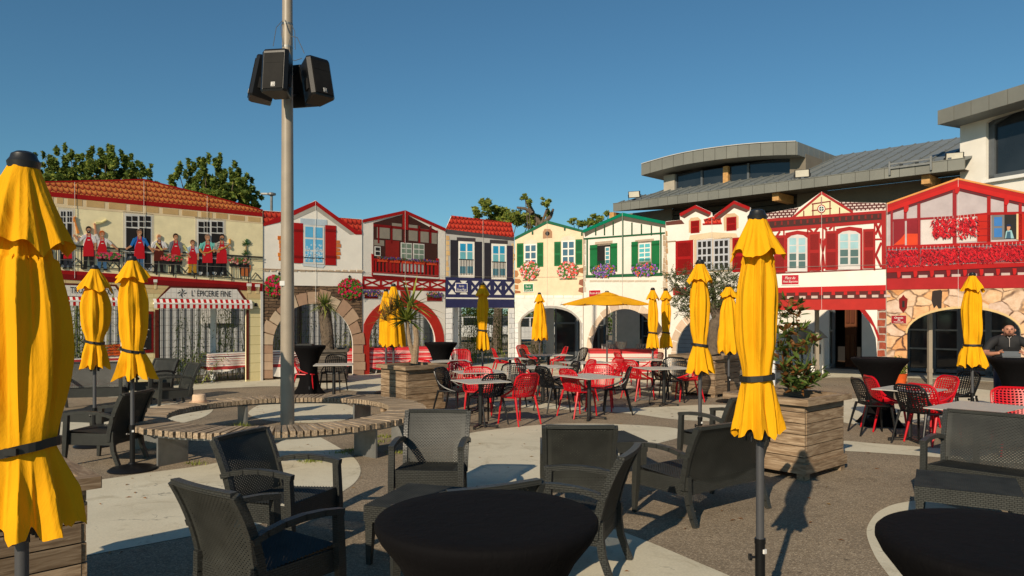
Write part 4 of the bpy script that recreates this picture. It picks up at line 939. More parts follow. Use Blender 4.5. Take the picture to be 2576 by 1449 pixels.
# ---- facade 5: cream house with green shutters
F = Facade(1294.5, 25.2, 1467, 24.2, "cream house front board with green louvred shutters and a round vent")
AR = [(1310, 812), (1313, 803)] + F.arch(1384, 70, 775, 812, 14)[2:-2] + [(1456, 805), (1459, 812)]
F.board([(1295,), (1295, 598), (1377, 555), (1467, 580), (1467,), (1459,)] + AR[::-1] + [(1310,)], pm((.72, .56, .38)))
F.poly("verge_board", [(1295, 597), (1377, 554.5), (1467, 579), (1467, 585), (1377, 562), (1295, 604)], (.01, .10, .05), 4)
for x, y in ((1338, 582), (1419, 572), (1462, 585)): F.rect("purlin_end", x, y, x + 4, y + 8, (.01, .08, .04), 5)
F.poly("vent_surround", [(1366, 600), (1366, 584), (1370, 576), (1384, 576), (1389, 583), (1389, 598)], (.36, .20, .11), 3)
F.poly("vent_hole", [(1377.5 + 5.5 * cos(i * pi / 6), 587.5 + 5.5 * sin(i * pi / 6)) for i in range(12)], "dk", 5)
for x0, x1, y0, y1 in ((1319, 1351, 614, 672), (1413, 1447, 605, 665)):
    F.poly("window_arch", [(x0 - 5, y0 + 5), (x0 + 2, y0 - 8), ((x0 + x1) / 2, y0 - 12), (x1 - 2, y0 - 9), (x1 + 5, y0 + 4)], (.66, .56, .44), 2); F.window(x0, y0, x1, y1, 2, 3, "white", (.05, .13, .19), 3, .045)
for x0, x1, y0, y1 in ((1300.5, 1317, 612, 673), (1351.5, 1367, 610, 671), (1394.5, 1411, 608, 669), (1448, 1465, 602, 666)): F.shutter(x0, y0, x1, y1, "green", 16, 4)
FC = [(.05, .16, .03), (.66, .05, .04), (.66, .14, .12), (.68, .42, .42)]
F.flowers("printed_flowers", 1310, 658, 1357, 703, FC, 300, 15, 7, .055); F.flowers("printed_flowers", 1403, 660, 1456, 701, FC, 330, 16, 7, .055)
F.rect("window_ledge", 1315, 703, 1352, 706, (.25, .2, .15), 6); F.rect("window_ledge", 1408, 700, 1452, 703, (.25, .2, .15), 6)
for pts in ([(1295, 680), (1302, 681), (1305, 690), (1301, 697), (1295, 697)], [(1295, 701), (1308, 702), (1312, 709), (1304, 713), (1295, 712)], [(1295, 716), (1304, 717), (1304, 728), (1295, 727)], [(1295, 730), (1309, 732), (1310, 737), (1295, 738)], [(1467, 673), (1458, 675), (1456, 684), (1467, 688)], [(1467, 702), (1458, 704), (1456, 715), (1467, 720)], [(1467, 722), (1457, 724), (1455, 733), (1467, 737)]):
    F.poly("corner_stone", pts, rnd.choice([(.30, .12, .05), (.38, .17, .07), (.26, .1, .06)]), 3)
f = F.rect("street_sign", 1317, 713, 1343, 735, "white", 6); F.rect("sign_face", 1318.5, 714.8, 1341.5, 733.2, (.012, .16, .07), 7, f); F.text("Rue du", 1323, 717.5, 1336, 723.5, "white", 8, .35, f); F.text("Labourd", 1320.5, 726, 1339.5, 731.5, "white", 8, .35, f)
F.poly("lower_wall", [(1295.3,), (1295.3, 750), (1466.7, 750), (1466.7,), (1459,)] + AR[::-1] + [(1310,)], pm((.70, .66, .60)), 2)
for i in range(7): F.rect("ledge_stone", 1297 + i * 24.3, 743, 1297 + i * 24.3 + 23, 749.5, "white", 4)
F.poly("pillar", [(1295.5, 812), (1305, 812), (1305,), (1295.5,)], "whitebrick", 3); F.poly("pillar", [(1459, 812), (1466.5, 812), (1466.5,), (1459,)], "whitebrick", 3)
A2 = [(x, y - 6) for x, y in AR]
F.poly("arch_reveal", [(1304,), (1304, 812)] + A2[1:-1] + [(1464, 812), (1464,), (1459,), (1459, 812)] + AR[::-1][1:] + [(1310,)], (.34, .32, .29), 4)
for i in range(14):
    t = pi * (i + .5) / 14; F.poly("joint", [(1384 - 76 * cos(t) - .4, 812 - 44 * sin(t)), (1384 - 76 * cos(t) + .4, 812 - 44 * sin(t)), (1384 - 92 * cos(t) + .4, 812 - 56 * sin(t)), (1384 - 92 * cos(t) - .4, 812 - 56 * sin(t))], (.5, .47, .42), 4)
F.seam(1377, 555, 775)
# ---- facade 6: white house with green timbers
F = Facade(1467.5, 24.18, 1674, 21.8, "white gabled house front board with dark green timbers above the bar")
AR = F.arch(1572, 84, 777, 878)
F.board([(1468,), (1468, 579), (1567, 536), (1674, 558), (1674,), (1656,)] + AR[::-1] + [(1488,)], "render")
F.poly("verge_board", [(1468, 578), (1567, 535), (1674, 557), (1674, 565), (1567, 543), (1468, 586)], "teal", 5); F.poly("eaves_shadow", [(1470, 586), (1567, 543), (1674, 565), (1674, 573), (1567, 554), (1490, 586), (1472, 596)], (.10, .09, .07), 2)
for x in (1499, 1521, 1543, 1590, 1614, 1639, 1662): F.poly("timber_post", [(x - 1.5, 586 - min(30, (x - 1467) * .38) if x < 1567 else 556 + (x - 1567) * .16), (x + 1.5, 586 - min(30, (x - 1467) * .38) if x < 1567 else 556 + (x - 1567) * .16), (x + 1.5, 592), (x - 1.5, 592)], (.015, .07, .03), 3)
F.poly("timber_beam", [(1469, 599), (1673, 584), (1673, 588), (1469, 603)], (.015, .09, .04), 4)
for x, y0, y1 in ((1567, 542, 697), (1477.5, 600, 698), (1663, 588, 690)): F.rect("timber_post", x - 1.6, y0, x + 1.6, y1, (.015, .09, .04), 4)
F.poly("timber_beam", [(1474, 692), (1667, 686), (1667, 694), (1474, 699)], (.015, .11, .05), 4)
for x0, x1, y0, y1, lx0, lx1, ly0 in ((1503, 1536, 615, 667, 1497, 1541, 607), (1606, 1638, 609, 664, 1598, 1645, 602)):
    F.rect("window_lintel", lx0, ly0, lx1, ly0 + 9, (.42, .33, .25), 2); F.rect("window_reveal", x0 - 2, y0 - 2, x1 + 2, y1 + 6, (.30, .24, .18), 2)
f = F.rect("window", 1503, 617, 1536, 667, "dk", 3); F.window(1523, 621, 1535, 664, 1, 4, "white", (.08, .3, .36), 5, .03); F.window(1607, 611, 1638, 660, 2, 4, "white", (.10, .42, .46), 4, .035)
for x0, x1, y0, y1 in ((1504, 1535, 656, 668), (1608, 1638, 652, 664)):
    for i in range(4): F.rect("window_guard", x0, y0 + i * 3, x1, y0 + i * 3 + 1.2, (.012, .08, .04), 7)
for x0, x1, y0, y1 in ((1484.5, 1503, 616, 684), (1536.5, 1553, 612, 682), (1589, 1605, 608, 680), (1640, 1659.5, 605, 678)):
    F.shutter(x0, y0, x1, y1, "green", 0, 4)
    for y in (y0 + 8, y1 - 14): F.rect("shutter_batten", x0, y, x1, y + 4, (.01, .09, .03), 6)
FC = [(.05, .16, .04), (.20, .08, .42), (.30, .12, .5), (.66, .10, .04)]
F.flowers("printed_flowers", 1490, 666, 1553, 696, FC, 330, 21, 7, .045); F.flowers("printed_flowers", 1591, 664, 1657, 693, FC, 340, 22, 7, .045)
for i in range(9): F.rect("ledge_stone", 1484 + i * 18.8, 704.5, 1484 + i * 18.8 + 17.5, 709, (.52, .46, .37), 3)
quoins(1468, 1475, 600, 735, 10, [(.40, .34, .26), (.5, .44, .36)], seed=9); quoins(1667, 1674, 590, 735, 10, [(.40, .30, .20), (.5, .42, .32)], seed=10, side=-1)
f = F.rect("street_sign", 1482, 729, 1513, 750, "white", 6); F.rect("sign_face", 1483.5, 730.5, 1511.5, 748.5, (.42, .015, .03), 7, f); F.text("Route de la", 1485, 734, 1510, 740, "white", 8, .35, f)
F.vous(1572, 84, 777, 99, 757, 878, 11, [(.58, .46, .34), (.62, .50, .38), (.52, .40, .30)], 3, 8, legs=3, ybot=948, jag=.35)
F.seam(1567, 536, 777)
# ---- facade 7: white house with two dormers
F = Facade(1674.5, 21.78, 1925, 19.6, "white house front board with two small red dormers behind the olive tree")
AR = F.arch(1795, 94, 790, 885)
F.board([(1675,), (1675, 557), (1711, 553), (1710, 537), (1750, 516), (1789, 534), (1793, 547), (1797, 541), (1847, 505), (1887, 522), (1886, 548), (1924.5, 548), (1924.5,), (1889,)] + AR[::-1] + [(1701,)], "render")
F.poly("roof_tiles", [(1675, 558), (1714, 553), (1722, 563), (1676, 567)], (.12, .04, .03), 2); F.poly("roof_tiles", [(1770, 552), (1793, 545), (1813, 549), (1815, 563), (1775, 566)], "tile_red", 2); F.strip("eaves_board", [(1768, 562), (1816, 560)], 4, "red", 4)
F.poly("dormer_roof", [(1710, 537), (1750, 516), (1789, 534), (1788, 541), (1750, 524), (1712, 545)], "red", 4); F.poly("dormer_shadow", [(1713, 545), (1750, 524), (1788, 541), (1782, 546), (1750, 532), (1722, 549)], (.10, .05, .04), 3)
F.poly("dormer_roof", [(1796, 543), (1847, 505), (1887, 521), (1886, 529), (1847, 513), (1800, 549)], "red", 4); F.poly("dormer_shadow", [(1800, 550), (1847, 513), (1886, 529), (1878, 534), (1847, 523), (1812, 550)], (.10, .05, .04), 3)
F.poly("stone_surround", [(1733, 585), (1733, 556), (1738, 548), (1756, 546), (1764, 554), (1764, 580)], (.58, .40, .24), 2); F.shutter(1738, 555, 1760, 586, "red", 9, 4)
F.poly("stone_surround", [(1822, 580), (1820, 548), (1828, 538), (1848, 536), (1858, 544), (1858, 574)], (.58, .40, .24), 2); F.shutter(1828, 546, 1853, 580, "red", 9, 4)
F.poly("window_arch", [(1733, 604), (1736, 592), (1790, 584), (1852, 587), (1858, 600), (1845, 603), (1790, 598), (1748, 604)], (.64, .50, .33), 2); F.rect("stone_surround", 1746, 600, 1843, 684, (.56, .42, .28), 2)
F.window(1753, 603, 1793, 682, 3, 4, (.42, .43, .46), "dk", 4, .05); F.window(1795, 601, 1836, 680, 3, 4, (.42, .43, .46), "dk", 4, .05)
F.shutter(1700, 605, 1744, 691, "red", 24, 4); F.shutter(1843, 597, 1884, 684, "red", 24, 4)
quoins(1675, 1681, 580, 740, 11, [(.42, .26, .14), (.5, .38, .26)], seed=12); F.rect("string_course", 1676, 606, 1700, 609, (.3, .22, .15), 3)
f = F.rect("street_sign", 1694, 723, 1728, 742, (.45, .02, .03), 5); F.rect("sign_face", 1696, 725, 1726, 740, (.40, .015, .03), 6, f)
F.vous(1795, 94, 790, 108, 772, 885, 12, [(.58, .46, .34), (.60, .44, .32), (.52, .40, .30)], 3, 14, legs=3, ybot=960, jag=.25)
F.seam(1792, 548, 600)
# ---- facade 8: red half-timbered house
F = Facade(1925.5, 19.57, 2229, 18.4, "red and white half-timbered house front board with a pointed gable and arched windows")
BR = [(2168, 779), (2188, 812), (2203, 850), (2207, 900)]
F.board([(1925.5,), (1925.5, 537), (1998, 524), (2014, 520), (2067, 482), (2112, 508), (2228.5, 510.5), (2228.5,), (2207,)] + BR[::-1][:] + [(1952, 779), (1952,)], "render")
F.poly("roof_tiles", [(1926, 537), (2000, 524), (2010, 522), (1992, 548), (1926, 549)], "tile_bw", 1); F.poly("roof_tiles", [(2108, 508), (2228, 511), (2228, 527), (2145, 531)], "tile_bw", 1)
F.poly("gable", [(1998, 549), (2067, 486), (2142, 534)], (.66, .58, .36), 2)
F.strip("verge_board", [(1992, 546), (2067, 482), (2146, 531)], 7, "red", 5)
for x, y0 in ((2022, 530), (2045, 513), (2066.5, 495), (2088, 506), (2112, 522)): F.poly("timber_post", [(x - 1.5, y0), (x + 1.5, y0), (x + 1.5, 545 - (x - 2022) * .05), (x - 1.5, 545 - (x - 2022) * .05)], "dred", 3)
F.poly("timber_rail", [(2042, 512), (2090, 505), (2090, 507.5), (2042, 515)], "dred", 4); F.poly("timber_rail", [(2042, 529), (2092, 523), (2092, 525.5), (2042, 531.5)], "dred", 4)
for r_, c_, k_ in ((10.5, "red", 5), (8.2, "white", 6), (6.2, (.02, .08, .07), 7)): F.poly("round_window", [(2066.5 + r_ * cos(i * pi / 9), 525.5 + r_ * sin(i * pi / 9)) for i in range(18)], c_, k_)
F.rect("glazing_bar", 2065.9, 519, 2067.1, 532, "white", 8); F.rect("glazing_bar", 2060, 525, 2073, 526.2, "white", 8)
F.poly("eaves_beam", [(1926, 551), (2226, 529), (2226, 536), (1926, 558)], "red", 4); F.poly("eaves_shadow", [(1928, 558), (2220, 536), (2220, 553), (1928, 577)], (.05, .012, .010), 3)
for i in range(18): x = 1932 + i * 16.2; F.rect("rafter_end", x, 559.5 - i * 1.2, x + 4.5, 569 - i * 1.2, "dred", 5)
F.poly("timber_beam", [(1926, 575), (2222, 552), (2222, 560), (1926, 584)], "red", 4)
F.poly("corner_post", [(2217.5, 536), (2228.5, 528), (2228.5, 676), (2218, 675)], "red", 5); F.poly("corner_post", [(1926, 558), (1932, 558), (1932, 690), (1926, 690)], "red", 5)
for x0, x1, y0, y1 in ((1981, 2031, 594, 683), (2108.5, 2164, 584, 678)):
    xm = (x0 + x1) / 2; w = x1 - x0
    F.poly("window_arch", [(x0 - 6, y1), (x0 - 6, y0 + 4), (x0 - 5, y0 - 8), (xm, y0 - 14), (x1 + 5, y0 - 10), (x1 + 6, y0 + 2), (x1 + 6, y1)], "red", 3)
    f = F.poly("window", [(x0, y1), (x0, y0 + 6), (x0 + w * .2, y0 - 1), (xm, y0 - 4), (x1 - w * .2, y0 - 2), (x1, y0 + 5), (x1, y1)], (.56, .52, .50), 4)
    for lx, rx in ((x0 + 5, xm - 3), (xm + 3, x1 - 5)):
        for i in range(4): F.rect("pane", lx, y0 + 5 + i * 19.5, rx, y0 + 22 + i * 19.5, (.30, .48, .52) if i < 2 else (.07, .13, .13), 5, f)
for x0, x1, y0, y1 in ((1947, 1976, 592, 685), (2034.5, 2063, 583, 681), (2076, 2106, 581, 679), (2171, 2200.5, 576, 675)): F.shutter(x0, y0, x1, y1, "red", 24, 5)
for pts in ([(2203, 562), (2217, 598)], [(2217, 560), (2202, 590)], [(2217, 610), (2202, 645)], [(2202, 640), (2217, 672)], [(2032, 572), (2045, 585)], [(2060, 570), (2050, 583)], [(2070, 568), (2080, 580)], [(2095, 566), (2086, 578)], [(2064, 600), (2070, 632)], [(2076, 600), (2070, 632)], [(2065, 680), (2070, 640)], [(2074, 676), (2070, 640)], [(1933, 585), (1948, 604)], [(1962, 582), (1950, 600)]):
    b = MB(); q0, q1 = F.p(*pts[0]), F.p(*pts[1]); b.bar((q0[0], -LY * 3, q0[1]), (q1[0], -LY * 3, q1[1]), .055, .005, up=(0, 1, 0)); b.build("brace", F.m("red"), F.t)
for x, y0, y1 in ((2070, 566, 684), (2032, 572, 590), (2098, 566, 580), (2200, 560, 680), (1972, 580, 595)): F.rect("timber_post", x - 2, y0, x + 2, y1, "red", 3)
F.rect("timber_rail", 2200, 600, 2218, 604, "red", 4)
F.poly("sill_beam", [(1926, 687), (2229, 675), (2229, 677), (1926, 690)], "dred", 4)
f = F.rect("street_sign", 2012 - 47, 690, 2011, 717.5, "white", 5); F.rect("sign_face", 1967, 692, 2009, 715.5, (.42, .012, .03), 6, f); F.text("Place du", 1975, 695.5, 2001, 702.5, "white", 7, .35, f); F.text("Petit Bayonne", 1970, 705.5, 2007, 712.5, "white", 7, .35, f)
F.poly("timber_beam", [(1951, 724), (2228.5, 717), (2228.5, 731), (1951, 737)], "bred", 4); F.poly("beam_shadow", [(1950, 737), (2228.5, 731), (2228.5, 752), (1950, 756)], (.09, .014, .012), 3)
for i in range(9):
    x = 1970 + i * 30.5; F.rect("joist_end", x, 736 - i * .5, x + 8.5, 744 - i * .5, "bred", 5)
    F.rect("joist_infill", x + 10, 745 - i * .5, x + 26, 751.5 - i * .5, (.52, .40, .35), 5)
F.poly("lintel_beam", [(1945, 755), (2228.5, 751), (2228.5, 779), (1940, 780)], (.40, .02, .015), 4)
F.poly("curved_brace", [(2162, 779), (2176, 779), (2192, 800), (2210, 838), (2213, 855), (2207, 850), (2197, 822)], "red", 5)
F.poly("pillar", [(2207, 780), (2228.5, 780), (2228.5,), (2207,)], "redbrick", 3)
F.seam(2067, 482, 779)
# ---- facade 9: big red house with drying peppers
F = Facade(2229.5, 18.4, 2700, 17.3, "large red timbered house front board hung with strings of red peppers over a cobble arch")
AR = F.arch(2425, 143, 776, 838, 20)
F.board([(2230,), (2230, 512), (2409.6, 448.5), (2700, 511), (2700,), (2568,)] + AR[::-1] + [(2282,)], "render")
F.poly("wall", [(2230, 522), (2409, 465), (2700, 530), (2700, 700), (2230, 700)], (.42, .36, .37), 1)
for pts in ([(2317, 552), (2399, 547), (2399, 612), (2317, 616)], [(2406, 546), (2456, 543), (2456, 606), (2406, 610)]): F.poly("infill_panel", pts, (.60, .53, .50), 2)
F.poly("roof_tiles", [(2230, 511), (2409.6, 447.5), (2700, 510), (2700, 514), (2409.6, 452), (2230, 515)], (.62, .25, .07), 5)
F.poly("verge_board", [(2230, 516), (2409.6, 453), (2700, 515), (2700, 527), (2409.6, 462), (2230, 525)], (.38, .009, .009), 6); F.poly("verge_board", [(2230, 525), (2409.6, 462), (2700, 527), (2700, 541), (2409.6, 473), (2230, 535)], (.46, .011, .010), 7)
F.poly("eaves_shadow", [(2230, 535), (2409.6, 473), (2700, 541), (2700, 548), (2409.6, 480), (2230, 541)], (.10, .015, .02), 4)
DR = (.26, .015, .02)
for x, w, y0, y1 in ((2243, 6, 530, 620), (2277, 7, 520, 552), (2311, 8, 512, 618), (2401, 10, 476, 618), (2487, 9, 494, 612), (2529, 8, 502, 540), (2566, 8, 512, 612), (2620, 8, 530, 612), (2660, 8, 530, 612)): F.rect("timber_post", x - w / 2, y0, x + w / 2, y1, DR if x < 2410 else "red", 5)
F.poly("timber_beam", [(2244, 552), (2402, 543), (2402, 549), (2244, 557)], DR, 4); F.poly("timber_beam", [(2402, 543), (2492, 534), (2700, 530), (2700, 537), (2492, 541), (2402, 549)], "red", 4)
for x, y in ((2273, 517), (2401, 470), (2525, 499), (2650, 520)): F.poly("purlin_end", [(x, y + 2), (x + 12, y), (x + 12, y + 10), (x + 7, y + 18), (x, y + 16)], "bred", 9)
for x0, x1 in ((2247, 2276), (2281, 2308)):
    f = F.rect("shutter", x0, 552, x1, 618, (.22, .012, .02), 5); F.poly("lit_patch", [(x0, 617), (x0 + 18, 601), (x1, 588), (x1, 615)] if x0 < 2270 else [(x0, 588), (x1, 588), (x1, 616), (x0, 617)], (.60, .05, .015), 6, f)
F.shutter(2458, 541, 2491.5, 608, (.43, .015, .008), 0, 5); F.shutter(2560, 538, 2598, 603, (.43, .015, .008), 0, 5); F.shutter(2640, 538, 2670, 603, (.43, .015, .008), 0, 5)
for y in (556, 575, 592): F.rect("shutter_batten", 2458, y, 2491.5, y + 1.2, DR, 7)
f = F.window(2494, 541, 2526, 602, 1, 2, (.16, .15, .15), (.04, .16, .42), 5, .05); F.rect("window", 2526, 540, 2556, 601, "dk", 5); F.rect("window_jamb", 2556, 538, 2561, 603, (.58, .45, .25), 6)
F.multi("printed_person", [([(2527, 600), (2530, 582), (2536, 578), (2544, 580), (2550, 600)], 1, 0), ([(2530, 600), (2533, 583), (2541, 583), (2542, 600)], 2, 1), ([(2532, 572), (2533, 566), (2540, 566), (2541, 574), (2537, 581), (2533, 579)], 0, 2), ([(2530, 570), (2533, 564), (2540, 564), (2544, 569), (2538, 570)], 3, 3)], ["flesh", (.25, .42, .45), (.04, .10, .16), (.01, .02, .06)], 6, )["label"] = "printed person with a dark beret at the window"
def peppers(x0, y0, x1, y1, n, seed, rows=None):
    r = random.Random(seed); b = MB(); a0, zt = F.p(x0, y0); a1, zb = F.p(x1, y1); ns = max(2, int((x1 - x0) / 9)); 
    for s_ in range(ns):
        cx = a0 + (a1 - a0) * (s_ + .5) / ns; ln_ = (zt - zb) * r.uniform(.88, 1.03)
        b.bar((cx, -.032, zt + .06), (cx, -.032, zt - .05), .006, .004, up=(0, 1, 0), mi=2)
        for i in range(n):
            z = zt - ln_ * r.random(); x = cx + r.gauss(0, .03); a = r.uniform(-.9, .9); l = r.uniform(.05, .09); w = .014
            dx, dz = sin(a) * l, -cos(a) * l; y = -.034 - r.random() * .03
            b.add([(x - w, y, z), (x + w, y, z + .004), (x + dx + w * .5, y - .004, z + dz * .6), (x + dx * 1.2, y - .002, z + dz), (x + dx * .6 - w, y, z + dz * .5)], [(0, 1, 2, 3, 4)], r.choice((0, 0, 1, 1, 3)))
    b.build("pepper_strings", [F.m((.60, .010, .02)), F.m((.40, .006, .015)), F.m("white2"), F.m((.14, .005, .012))], F.t, kind="stuff")
peppers(2344, 551, 2401, 598, 55, 1); peppers(2410, 547, 2455, 596, 55, 2)
F.poly("rail_back", [(2230, 626), (2700, 612), (2700, 652), (2230, 670)], (.20, .10, .12), 3)
for a, b_, y0, y1 in ((2231, 2307, 629, 668), (2316, 2402, 626, 664), (2410, 2496, 622, 660), (2502, 2570, 617, 655), (2578, 2640, 614, 650), (2646, 2699, 612, 648)): peppers(a, y0, b_, y1, 62, a)
for x in (2311, 2406, 2499, 2574, 2643): F.rect("rail_post", x - 3, 617, x + 3, 668, "red", 6)
F.poly("handrail", [(2230, 619), (2700, 601), (2700, 609), (2230, 627)], (.36, .008, .009), 8)
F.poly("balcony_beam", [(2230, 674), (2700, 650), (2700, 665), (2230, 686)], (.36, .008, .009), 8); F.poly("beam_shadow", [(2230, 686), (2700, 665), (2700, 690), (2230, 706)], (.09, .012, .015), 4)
for i in range(11):
    x = 2255 + i * 41.5; y = 683 - i * 1.1; f = F.poly("bracket", [(x, y), (x + 10, y), (x + 10, y + 9), (x + 7, y + 16), (x - 1 + 3, y + 16)], "bred", 10)
    F.rect("bracket_infill", x + 14, y + 10, x + 36, y + 17, (.48, .36, .33), 5)
F.poly("lintel_beam", [(2230, 701), (2700, 688), (2700, 722), (2230, 729)], (.34, .014, .016), 6)
F.poly("lower_wall", [(2230.3,), (2230.3, 728), (2700, 722), (2700,), (2568,)] + AR[::-1] + [(2282,)], "cobble", 2)
A2 = F.arch(2425, 148, 770, 838, 20)
F.poly("arch_band", A2 + AR[::-1], (.60, .42, .20), 4)
F.poly("black_spot", [(2345, 733), (2350, 731), (2366, 729), (2370, 733), (2368, 776), (2361, 777), (2356, 768), (2349, 776), (2343, 756)], (.03, .02, .018), 3)  # black spot on the cobble print, between lintel and arch
F.poly("hexagon_ornament", [(2261, 752), (2267, 748), (2272, 741), (2277, 748), (2283, 752), (2281, 775), (2272, 787), (2262, 775)], "dred", 5); F.rect("ornament_slot", 2269, 757, 2275, 773, "dk", 7)
f = F.rect("street_sign", 2241, 793, 2280, 814.5, (.50, .40, .28), 5); F.rect("sign_face", 2242, 794, 2279, 813.5, (.28, .012, .02), 6, f)
F.text("Chemin", 2249, 797, 2271, 801.5, "white", 7, 0, f, .012); F.text("de", 2257, 803, 2264, 806.5, "white", 7, 0, f, .012); F.text("l'Ursuya", 2248, 808, 2272, 812, "white", 7, 0, f, .012)
F.seam(2409.6, 450, 774); F.seam(2231, 512, 620)
for F in FS:
    for z in (3.04,):
        b = MB(); b.prism([(0.0, z), (F.len, z), (F.len, z + .006), (0.0, z + .006)], -.034, -.030); b.build("seam", F.m((.30, .27, .24)), F.t)
# brush with green bush and orange pot printed low at the pillar: a real potted shrub there
t = thing("potted_shrub", "green shrub in an orange pot against the foot of the cobble pillar", "plant", A(2264, 17.9))
b = MB(); b.lathe([(.11, 0), (.16, .34), (.17, .36), (.15, .36), (.14, .33), (.0, .33)], 16); b.build("pot", M["orange"], t, smooth=True)
leafmass("foliage", [((0, 0, .55), (.18, .18, .26), 1)], 420, .04, [M["leaf2"], M["leaf"]], 77, parent=t, kind="stuff")
# ------------------------------------------------------------------ market hall behind the right hand boards
u45 = Vector((1, -1, 0)).normalized()          # along the wall, to the right and nearer
n45 = Vector((-1, -1, 0)).normalized()         # outward, to the camera side
def on_line(vx, c):                             # point where the pixel column meets the line X + Y = c
    k = (vx - CX) / FPX; D = c / (1 + k); return Vector((k * D, D, 0))
W0 = on_line(1450, 34.9); rzw = atan2(-1, 1)
def wl(vx, vy=None, off=0.0):
    """local x (along wall), z on the wall plane (off = metres in front)"""
    q = on_line(vx, 34.9 - off * sqrt(2)); s = (q - (W0 + n45 * off)).dot(u45)
    return (s, 0.0 if vy is None else CH + (HY - vy) * q.y / FPX)
hall = thing("market_hall", "grey roofed market hall with a curved dormer behind the painted houses", "building", W0, rzw)
x0, x1 = wl(1455)[0], wl(2440)[0]
def wbox(name, xa, xb, za, zb, y, d, mat, par=None):
    b = MB(); b.box(((xa + xb) / 2, y, (za + zb) / 2), (xb - xa, d, zb - za)); return b.build(name, mat, par or hall)
xL = lambda v: wl(v)[0]
dz = 3.0
# ground floor wall in pieces round the openings
def wallpiece(va, vb, za=0.0, zb=dz, mat=None): wbox("wall", xL(va), xL(vb), za, zb, .1, .2, mat or M["render"])
wallpiece(1450, 1500); wallpiece(1632, 1668)
wallpiece(1500, 1632, 2.75, dz)
wallpiece(1668, 1925, 2.75, dz); wallpiece(1880, 2085)
wallpiece(2085, 2168, 2.7, dz); wallpiece(2168, 2280)
b = MB(); b.box(((xL(2280) + xL(2700)) / 2, .1, 2.85), (xL(2700) - xL(2280), .2, .3)); b.build("wall", M["taupe"], hall)
wbox("upper_wall", x0 + 2, xL(1690), dz, 5.9, .1, .2, M["taupe"]); wbox("upper_wall", xL(2005), xL(2080), dz, 5.9, .1, .2, M["taupe"]); wbox("upper_wall", xL(2080), xL(2440), dz, 5.9, .16, .2, M["taupe"])
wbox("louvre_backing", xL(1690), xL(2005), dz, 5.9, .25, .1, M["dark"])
for i in range(15):
    b = MB(); b.box(((xL(1690) + xL(2005)) / 2, .1, dz + .12 + i * .2), (xL(2005) - xL(1690), .03, .17)); b.build("louvre_slat", pm((.06, .052, .042)), hall)
# interior darkness behind the openings
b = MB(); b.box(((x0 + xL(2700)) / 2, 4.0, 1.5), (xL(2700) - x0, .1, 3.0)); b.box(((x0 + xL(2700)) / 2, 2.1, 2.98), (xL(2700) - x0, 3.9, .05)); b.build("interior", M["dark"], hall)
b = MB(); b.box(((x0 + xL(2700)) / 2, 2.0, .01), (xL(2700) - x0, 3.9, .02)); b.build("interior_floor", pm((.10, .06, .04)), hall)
def glazing(va, vb, z1, bars, nm="glass_door", hb=(.9, 1.5), par=None, leaf=2):
    xa, xb = xL(va), xL(vb); w = (xb - xa) / leaf
    for i in range(leaf):
        a_, c_ = xa + i * w, xa + (i + 1) * w
        b = MB(); b.box(((a_ + c_) / 2, .12, z1 / 2), (c_ - a_ - .1, .02, z1 - .1)); g = b.build(nm, M["glass"], hall)
        b = MB()
        for x in (a_ + .04, c_ - .04): b.box((x, .09, z1 / 2), (.08, .07, z1))
        for z in (.1, z1 - .05): b.box(((a_ + c_) / 2, .085, z), (c_ - a_, .06, .1))
        b.build("frame", M["frame"], g)
        for z in hb:
            b = MB(); b.box(((a_ + c_) / 2, .07, z), (c_ - a_ - .1, .05, .05)); b.build("glazing_rail", M["steel"], g)
glazing(1500, 1520, 2.7, 0, hb=(1.3,), leaf=1); glazing(1612, 1632, 2.7, 0, leaf=1)
glazing(2280, 2560, 2.7, 0, hb=(.75, 1.32, 1.92), leaf=4)
glazing(2560, 2700, 2.7, 0, hb=(.75, 1.32, 1.92), leaf=2)
glazing(2076, 2098, 2.65, 0, nm="open_door", hb=(1.25, 1.9, 2.1), leaf=1)
wbox("inner_door", xL(2103), xL(2132), 0, 2.5, .8, .08, pm((.13, .045, .02)))
for i in range(2): wbox("door_panel", xL(2107 + i * 12), xL(2116 + i * 12), 1.5, 2.3, .74, .04, pm((.10, .03, .015)))
for i in range(2): wbox("door_panel", xL(2107 + i * 12), xL(2116 + i * 12), .3, 1.1, .74, .04, pm((.16, .06, .025)))
# roller shutter behind the olive tree
for i in range(17):
    b = MB(); b.box(((xL(1668) + xL(1880)) / 2, .06, .09 + i * .162), (xL(1880) - xL(1668), .05, .15)); b.build("shutter_slat", pm((.42, .42, .43)), hall)
# doorstep slab
wbox("pavement_strip", x0, xL(2700), 0, .012, -.9, 1.6, pm((.30, .28, .24)))
for vx in (2133 - 133, 2345): pass
